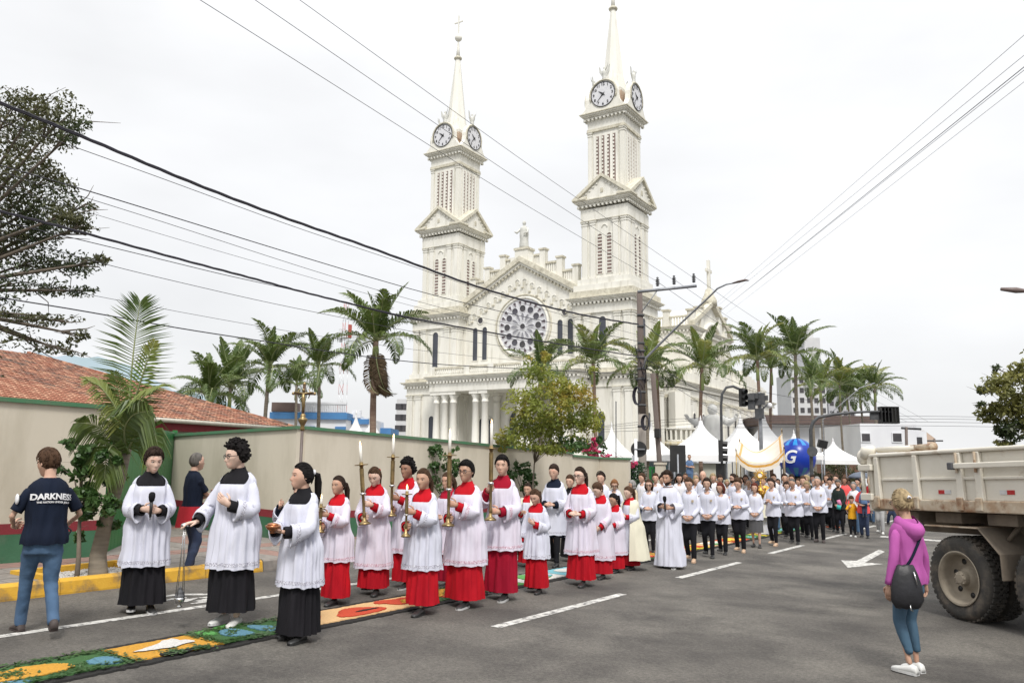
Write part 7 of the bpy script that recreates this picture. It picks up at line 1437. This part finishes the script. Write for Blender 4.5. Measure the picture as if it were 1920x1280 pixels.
r, A_, S, H, p_ = P(1256, 1064, 882, 12, 'bearded man in a long white alb holding a black microphone', pose='mic', outfit='alb', hair='short', hc='dark', sk=2, beard='dark', step=.06, head=(-15,8), near=1); mic(r, S, 'black microphone held by the man in the white alb', 1.17)
P(1229, 0, 887, 15, 'short haired man just behind the smiling woman', Y=19.5, pose='clasp', hair='short', hc='brown', sk=1, head=(10,5), near=0)
P(1296, 1052, 893, 14, 'woman looking down in white shirt right of the alb', pose='low', hair='updo', hc='brown', sk=1, female=True, step=.12, head=(0,22), hem=.80, shoe='shoe_nude', group=WC)
P(1304, 0, 893, 10, 'blonde person behind the woman looking down', Y=22, pose='clasp', hair='bob', hc='blonde', sk=1, female=True, near=0, head=(30,5))
P(1318, 0, 882, 8, 'bald man in white standing tall at the back', Y=21, pose='clasp', hair='bald', sk=1, near=0)
P(1330, 1044, 895, 8, 'woman leaning forward with dark hair and a loose white shirt', pose='low', hair='bob', hc='dark', sk=1, female=True, step=.14, hem=.82, lean=.25, group=WC)
P(1356, 1038, 903, 14, 'woman with long dark red hair in white shirt', pose='low', hair='long', hc='red', sk=1, female=True, step=.12, head=(-15,18), hem=.74, group=WC)
P(1375, 0, 888, 30, 'bearded man with glasses looking left behind the women', Y=22.5, pose='clasp', hair='short', hc='dark', beard='dark', glasses=True, sk=1, near=0, head=(-25,0))
P(1389, 1034, 895, 12, 'woman with short brown hair and hands joined in white', pose='clasp', hair='side', hc='brown', sk=1, female=True, step=.08, head=(-12,20), hem=.78, shoe='shoe_nude', group=WC, g=1.08)
P(1403, 0, 898, 5, 'balding canopy bearer in white behind the canopy pole', Y=24.5, pose='clasp', hair='balding', hc='grey', sk=2, near=0)
P(1419, 1026, 905, 8, 'woman in white blouse with a knee length grey skirt', pose='low', hair='bob', hc='red', sk=1, female=True, step=.05, hem=.76, legs='greyskirt', group=WC)
r, A_, S, H, p_ = P(1430, 0, 893, 10, 'priest in gold vestment raising a monstrance under the canopy', Y=23.2, pose='monstrance', outfit='chasuble', hair='short', hc='dark', sk=1, near=0); q = W(r, S, (0,-.45,1.36))
mn = thing('monstrance', 'gilded sunburst monstrance held up under the canopy', 'monstrance', tuple(q), r.rotation_euler[2]); GM = mat('gilt', (.85,.5,.10), (.7,.38,.06), 9, .3, metal=.8); zc = .42
b = MB(); b.lathe([(.0,0),(.09,0),(.07,.02),(.02,.05),(.03,.12),(.015,.2),(.02,.24)],0,0,14,GM); b.obj('stand', mn); b = MB()
for k in range(20): a = 2*pi*k/20; L0 = .19 if k%2 else .16; b.add([(.08*math.cos(a-.15),-.01,zc+.08*math.sin(a-.15)),(L0*math.cos(a-.06),-.005,zc+L0*math.sin(a-.06)),(L0*math.cos(a+.06),-.005,zc+L0*math.sin(a+.06)),(.08*math.cos(a+.15),-.01,zc+.08*math.sin(a+.15)),(.08*math.cos(a),.015,zc+.08*math.sin(a)),(L0*math.cos(a),.012,zc+L0*math.sin(a))], [(0,1,2,3),(0,4,5,1),(3,2,5,4)], GM)
tag(b.obj('rays', mn), kind='stuff'); MB().tube([(.075*math.cos(a),-.02,zc+.075*math.sin(a)) for a in np.linspace(0,2*pi,17)], .018, 6, GM, caps=False).obj('ring', mn); MB().prism([(.06*math.cos(a),zc+.06*math.sin(a)) for a in np.linspace(0,2*pi,17)[:-1]], -.02,.0,M['wax']).obj('host', mn)
P(1452, 1022, 895, 22, 'woman with dark hair pulled up and hands at her chest', pose='pray', hair='pony', hc='dark', sk=1, female=True, step=.1, head=(-5,18), hem=.76, shoe='shoe_nude', group=WC)
P(1470, 0, 888, 10, 'dark haired man behind the canopy front pole', Y=24, pose='clasp', hair='short', hc='dark', sk=2, near=0, head=(20,0))
P(1484, 0, 889, -10, 'man with dark hair glancing left behind the balding man', Y=26, pose='clasp', hair='short', hc='dark', sk=2, near=0, head=(-30,5))
P(1474, 0, 902, 5, 'woman with dark fringe between two canopy bearers', Y=22.6, pose='clasp', hair='bob', hc='dark', sk=1, female=True, near=0, head=(0,15))
P(1491, 1019, 895, 10, 'heavy balding man in white looking down at his hands', pose='clasp', hair='balding', hc='salt', sk=2, step=.08, g=1.25, head=(-5,26), hem=.74, group=WC)
P(1505, 0, 892, 8, 'stocky man in white over the shoulder of the balding man', Y=23.8, pose='clasp', hair='short', hc='brown', sk=1, near=0, g=1.15)
P(1518, 1010, 901, 6, 'short haired blonde woman in white beside the grey haired man', pose='clasp', hair='bob', hc='blonde', sk=2, female=True, step=.1, hem=.72, head=(-10,20), group=WC)
P(1538, 1016, 892, 6, 'grey haired man in white shirt with hands crossed low', pose='low', hair='buzz', hc='grey', sk=1, step=.03, g=1.18, head=(-5,14), hem=.80, shoe='shoe_brown', group=WC)
P(1555, 0, 896, 15, 'dark haired person peeking behind the grey haired man', Y=27, pose='clasp', hair='short', hc='black', sk=2, near=0, group=BY)
P(1576, 1000, 898, 8, 'bearded man in dark green shirt carrying a pink toy', pose='low', outfit='shirt', body='green_dk', hair='short', hc='salt', beard='black', sk=2, step=.06, head=(0,18), g=1.1, group=BY)
P(1600, 1006, 931, 4, 'small boy in mustard yellow shirt with one arm raised', pose='child_up', outfit='tee', body='mustard', legs='blackpants', hair='fringe', hc='brown', sk=1, step=.03, shoe='shoe_white', group=BY)
P(1599, 0, 903, 10, 'grey haired woman in white t shirt behind the boy', Y=26.5, pose='hang', outfit='tee', body='bright_white', legs='jeans', hair='bob', hc='grey', sk=1, female=True, near=0, group=BY)
r5 = P(1622, 1008, 905, 5, 'woman in coral blouse carrying a child in blue', pose='clasp', outfit='tee', body='coral', legs='jeans_dark', hair='updo', hc='blonde', sk=1, female=True, step=.06, g=1.1, group=BY)
pp = r5[4]; q = W(r5[0], r5[2], (.05,-.26,.68)); make_person(tuple(q), r5[0].rotation_euler[2]+pi, .82, 'sleeping toddler in a blue jacket carried by the woman in coral', pose='hang', outfit='shirt', body='blue', legs='jeans_dark', hair='fringe', hc='brown', sk=1, near=0, step=.05)
P(1652, 1000, 905, 10, 'person in pale grey trousers mostly hidden by the truck tailgate', pose='hang', outfit='tee', body='grey', legs='grey', hair='short', hc='dark', sk=2, shoe='shoe_white', group=BY)
P(1672, 985, 900, -20, 'person in blue jeans standing behind the tipping body', pose='hang', outfit='tee', body='navy', legs='jeans_dark', hair='short', hc='dark', sk=2, group=BY, g=1.1)
P(1684, 975, 900, 10, 'person in blue jeans seen between truck and purple hoodie', pose='hang', outfit='tee', body='blue', legs='jeans', hair='short', hc='dark', sk=2, group=BY)
P(1293, 0, 868, 0, 'man in blue shirt standing raised up beside the black signboard', Y=38, h=1.72, pose='crossed', outfit='tee', body='blue', legs='jeans', hair='buzz', hc='brown', sk=2, near=0)[0].location[2] += .75
bodies = ['bright_white','beige','navy','coral','grey','blue','green_dk','white','redjacket','bright_white']; hrs = ['short','bob','updo','short','long','buzz']; hcs = ['dark','black','brown','grey','blonde','dark','brown']
desc = ['broad shouldered','slim','stout','tall','short','stooping','young','elderly','upright','turned']
spots = [(1240,890,21.5),(1268,893,23),(1282,894,25),(1343,897,25),(1362,898,27),(1390,893,28),(1412,893,29),(1442,896,28),(1458,897,30),(1497,897,29),(1527,898,28),(1545,898,30),(1562,897,32),(1583,894,30),(1590,897,34),(1607,896,31),(1615,892,36),(1572,899,37),(1630,896,33),(1640,899,38)]
plc = ['behind the deacon on the left','in the row behind the man in the alb','behind the looking down woman','behind the leaning woman','behind the red haired woman','near the left canopy pole','just under the canopy left side','under the canopy right side','by the right canopy pole','behind the balding man','behind the blonde woman','right behind the grey haired man','left of the man in dark green','behind the man in dark green','between dark green man and boy','behind the boy in mustard','above the boy in mustard','deep in the crowd by the brown fence','left of the truck tailgate','at the back near the umbrella']
spots += [(1205,886,19.5),(1246,884,23),(1273,887,21),(1285,886,23.5),(1305,886,24.5),(1336,887,23.5),(1350,889,24),(1380,890,25.5),(1398,889,26),(1433,889,26.5),(1450,888,25.5),(1478,889,28),(1512,890,26.5),(1524,890,29),(1550,889,28.5),(1567,890,30)]
plc += ['beside the cream pillar','left of the black signboard','between the alb and the looking down woman','just left of the bald man','right of the bald man','right behind the leaning woman','over the red haired woman','over the short haired woman','left of the gold monstrance','directly behind the gold vestment','behind the woman with hair pulled up','far behind the dark fringe woman','between the stocky man and the blonde woman','under the round dark plate','behind the gantry pole foot','below the floodlight']
for i, (px, top, Yv) in enumerate(spots):
    bd = bodies[i%10] if i < 20 else ('bright_white' if i%4 else bodies[(i*3)%10]); nmc = dict(bright_white='white',beige='beige',navy='navy',coral='coral',grey='grey',blue='blue',green_dk='dark green',white='white',redjacket='dark red')[bd]
    P(px, 0, top, random.uniform(-10,25), '%s onlooker in %s top %s' % (desc[(i+i//10)%10], nmc, plc[i]), Y=Yv, pose=random.choice(['clasp','low','hang']), outfit='tee' if i%2 else 'shirt', body=bd, legs=['jeans','blackpants','jeans_dark'][i%3], hair=hrs[i%6], hc=hcs[i%7], sk=[1,2,1,3,2][i%5], near=0, head=(random.uniform(-25,25),random.uniform(0,18)), group=BY, female=(i%3 == 1))
# woman in the mauve hoodie
r, A_, S, H, p_ = P(1714, 1262, 918, 128, 'woman in mauve hoodie and teal leggings watching from beside the truck', head=(-20,4), pose='hang', outfit='jacket', body='mauve', legs='leggings', shoe='shoe_white', hair='updo', hc='blonde', sk=2, female=True, step=-.03, g=.98, hem=.86, glasses=True)
b = MB(); V = []
for j, (z, e, f) in enumerate(((1.33,.03,.0),(1.38,.07,.5),(1.43,.085,.7),(1.47,.07,.9),(1.50,.035,1))):
    for k in range(20):
        a = 2*pi*k/20; bk_ = max(0, math.sin(a)); V.append((( .075+e*.8)*math.cos(a)*S, (.02+(.065+e*(.5+.9*bk_))*math.sin(a))*S, (z-.05*bk_+(.02*(1-bk_)))*S))
b.add(V, [(i*20+k, i*20+(k+1)%20, (i+1)*20+(k+1)%20, (i+1)*20+k) for i in range(4) for k in range(20)], CL['mauve'], True); b.obj('hood', r)
b = MB(); sp2 = []
for t in np.linspace(0, 1, 14):
    a = -1.0+t*3.4; sp2.append((( -.13+.33*t)*S*1.0, 0, 0))
pts = []
for t in np.linspace(0,1,12): X = -.12+.31*t; Zz = 1.445-.50*t**1.1; rx, ry, cy = sec(Zz, .98); q2 = min(.97, abs(X/(rx+.03))); pts.append((X*S, (cy+(ry+.03)*(1-q2**2.2)**(1/2.2)+.004)*S, Zz*S))
b.tube(pts, .011, 6, CL['navy'], sq=.5); 
bq = W(r, S, (.20,.13,.86)); hbq = thing('shoulder_bag', 'black nylon shoulder bag on the hip of the woman in mauve', 'bag', tuple(bq), rotz_for(bq[0], bq[1], -20))
bgm = MB(); V = []
for j, (z, w, t_) in enumerate(((-.19,.07,.02),(-.18,.12,.045),(-.12,.155,.06),(0,.145,.06),(.10,.115,.045),(.17,.085,.025),(.18,.07,.012))):
    for k in range(20): a = 2*pi*k/20; V.append((w*.90*math.cos(a)*(1+.03*math.sin(k*2.3+j)), t_*math.sin(a), 1.0*z+.008*math.sin(k*1.7)))
bgm.add(V, [(i*20+k, i*20+(k+1)%20, (i+1)*20+(k+1)%20, (i+1)*20+k) for i in range(6) for k in range(20)]+[tuple(range(19,-1,-1)), tuple(range(120,140))], mat('bag_nylon', (.010,.010,.012), (.016,.016,.02), 8, .5, .4, 20), True); bgm.obj('bag_body', hbq)
MB().tube([(.05,-.05,.13),(.07,-.065,.02)], .006, 5, M['silver']).obj('zip', hbq); MB().tube([(0,-.06,-.15),(0,-.072,-.19),(.02,-.06,-.2)], .006, 5, M['silver']).obj('ring', hbq)
inv = lambda w: (np.array(w)-np.array(bq))@_rz(hbq.rotation_euler[2])
MB().tube([inv(W(r, 1, p)) for p in pts]+[(0,0,.17)], .012, 6, CL['navy'], sq=.5).obj('strap', hbq)
b = MB(); b.tube([H((-.03,.60,.20)), H((.05,.60,.26)), H((.09,.58,.18))], .010, 6, CL['bright_white']); b.v = [np.vstack(b.v)*S]; b.obj('hair_clip', r)
# ------------------------------------------------------------------ canopy
dC = 24.3; cq = at_d(1424, 880, dC); cn = thing('procession_canopy', 'white processional canopy with gold trim carried on poles', 'canopy', (cq[0], cq[1], G(cq[0],cq[1]))); o3 = np.array([cq[0], cq[1], G(cq[0],cq[1])])
c00, c10, c11, c01 = [at_d(*p)-o3 for p in ((1380,846,dC-.9),(1470,842,dC-.9),(1466,810,dC+.9),(1387,828,dC+.9))]
n = 24; V = []; mi_ = []
for j in range(n+1):
    for i in range(n+1):
        u, v = i/n, j/n; p = c00*(1-u)*(1-v)+c10*u*(1-v)+c11*u*v+c01*(1-u)*v; sag = .40*(4*u*(1-u))+.05*4*v*(1-v); V.append(p-np.array([0,0,sag+.03*math.sin(9*u+5*v)]))
b = MB(); b.v = [np.array(V)]; b.n = len(V); CW = mat('canopy_satin', (.80,.75,.66), (.74,.68,.58), 2, .45, .2, 6, trans=.2); gm_ = mat('gold_trim', (.62,.33,.06), (.5,.25,.04), 20, .4)
for j in range(n):
    for i in range(n): m_ = gm_ if (i in (1,) or j in (1,) or i == n-2 or j == n-2) else CW; b.f.append((j*(n+1)+i, j*(n+1)+i+1, (j+1)*(n+1)+i+1, (j+1)*(n+1)+i)); b.m.append(b.mi(m_)); b.s.append(True)
b.obj('cloth', cn)
for nm_, idx in (('valance', [i for i in range(n+1)]), ('valance', [n+(n+1)*j for j in range(n+1)]), ('valance', [(n+1)*j for j in range(n+1)]), ('valance', [n*(n+1)+i for i in range(n+1)])):
    vb = MB(); Q = [V[k] for k in idx]; Vq = []
    for dz in (0, -.05, -.12, -.17, -.24): Vq += [q+np.array([.015*math.sin(k*1.9),-.01*math.sin(k*2.1),dz]) for k, q in enumerate(Q)]
    m5 = len(Q)
    for lv, mm in enumerate((CW, gm_, CW, CW)): vb.add([Vq[lv*m5+k] for k in range(2*m5)], [(k, k+1, m5+k+1, m5+k) for k in range(m5-1)], mm, True)
    vb.obj(nm_, cn)
for c in (c00, c10, c11, c01): MB().tube([(c[0],c[1],.9),(c[0],c[1],c[2]+.04)], .017, 6, M['brass']).tube([(c[0],c[1],c[2]+.02),(c[0],c[1],c[2]+.12)], [.025,.004], 6, M['brass']).obj('pole', cn)
# umbrella
q = at_d(1613, 893, 31); um = thing('umbrella', 'grey blue umbrella open above the crowd by the truck', 'umbrella', (q[0], q[1], q[2])); MB().lathe([(.48,-.06),(.40,.04),(.24,.13),(.0,.19)],0,0,10,mat('umbrella_cloth', (.10,.12,.16), None, 3, .7)).obj('cover', um); MB().tube([(0,0,.22),(0,0,-.6)], .01, 6, M['steel']).obj('shaft', um)
q = at_d(1575, 942, 22.6); ty_ = thing('toy', 'pink and turquoise toy held by the man in dark green', 'toy', tuple(q)); MB().tube([(-.02,-.12,.08),(.02,-.12,-.06)], [.05,.06], 8, mat('toy_pink', (.6,.2,.35))).obj('toy_body', ty_); MB().tube([(.0,-.14,-.06),(-.02,-.14,-.18)], [.06,.05], 8, mat('toy_teal', (.05,.45,.42))).obj('toy_legs', ty_)
q = at_d(1560, 960, 27); cnn = thing('traffic_cone', 'orange cone glimpsed behind the man in dark green', 'cone', (q[0], q[1], G(q[0],q[1]))); MB().lathe([(.0,0),(.22,0),(.22,.03),(.15,.04),(.03,.7),(.0,.7)],0,0,12,mat('cone_orange', (.75,.13,.03), None, 4, .6)).obj('cone_body', cnn)
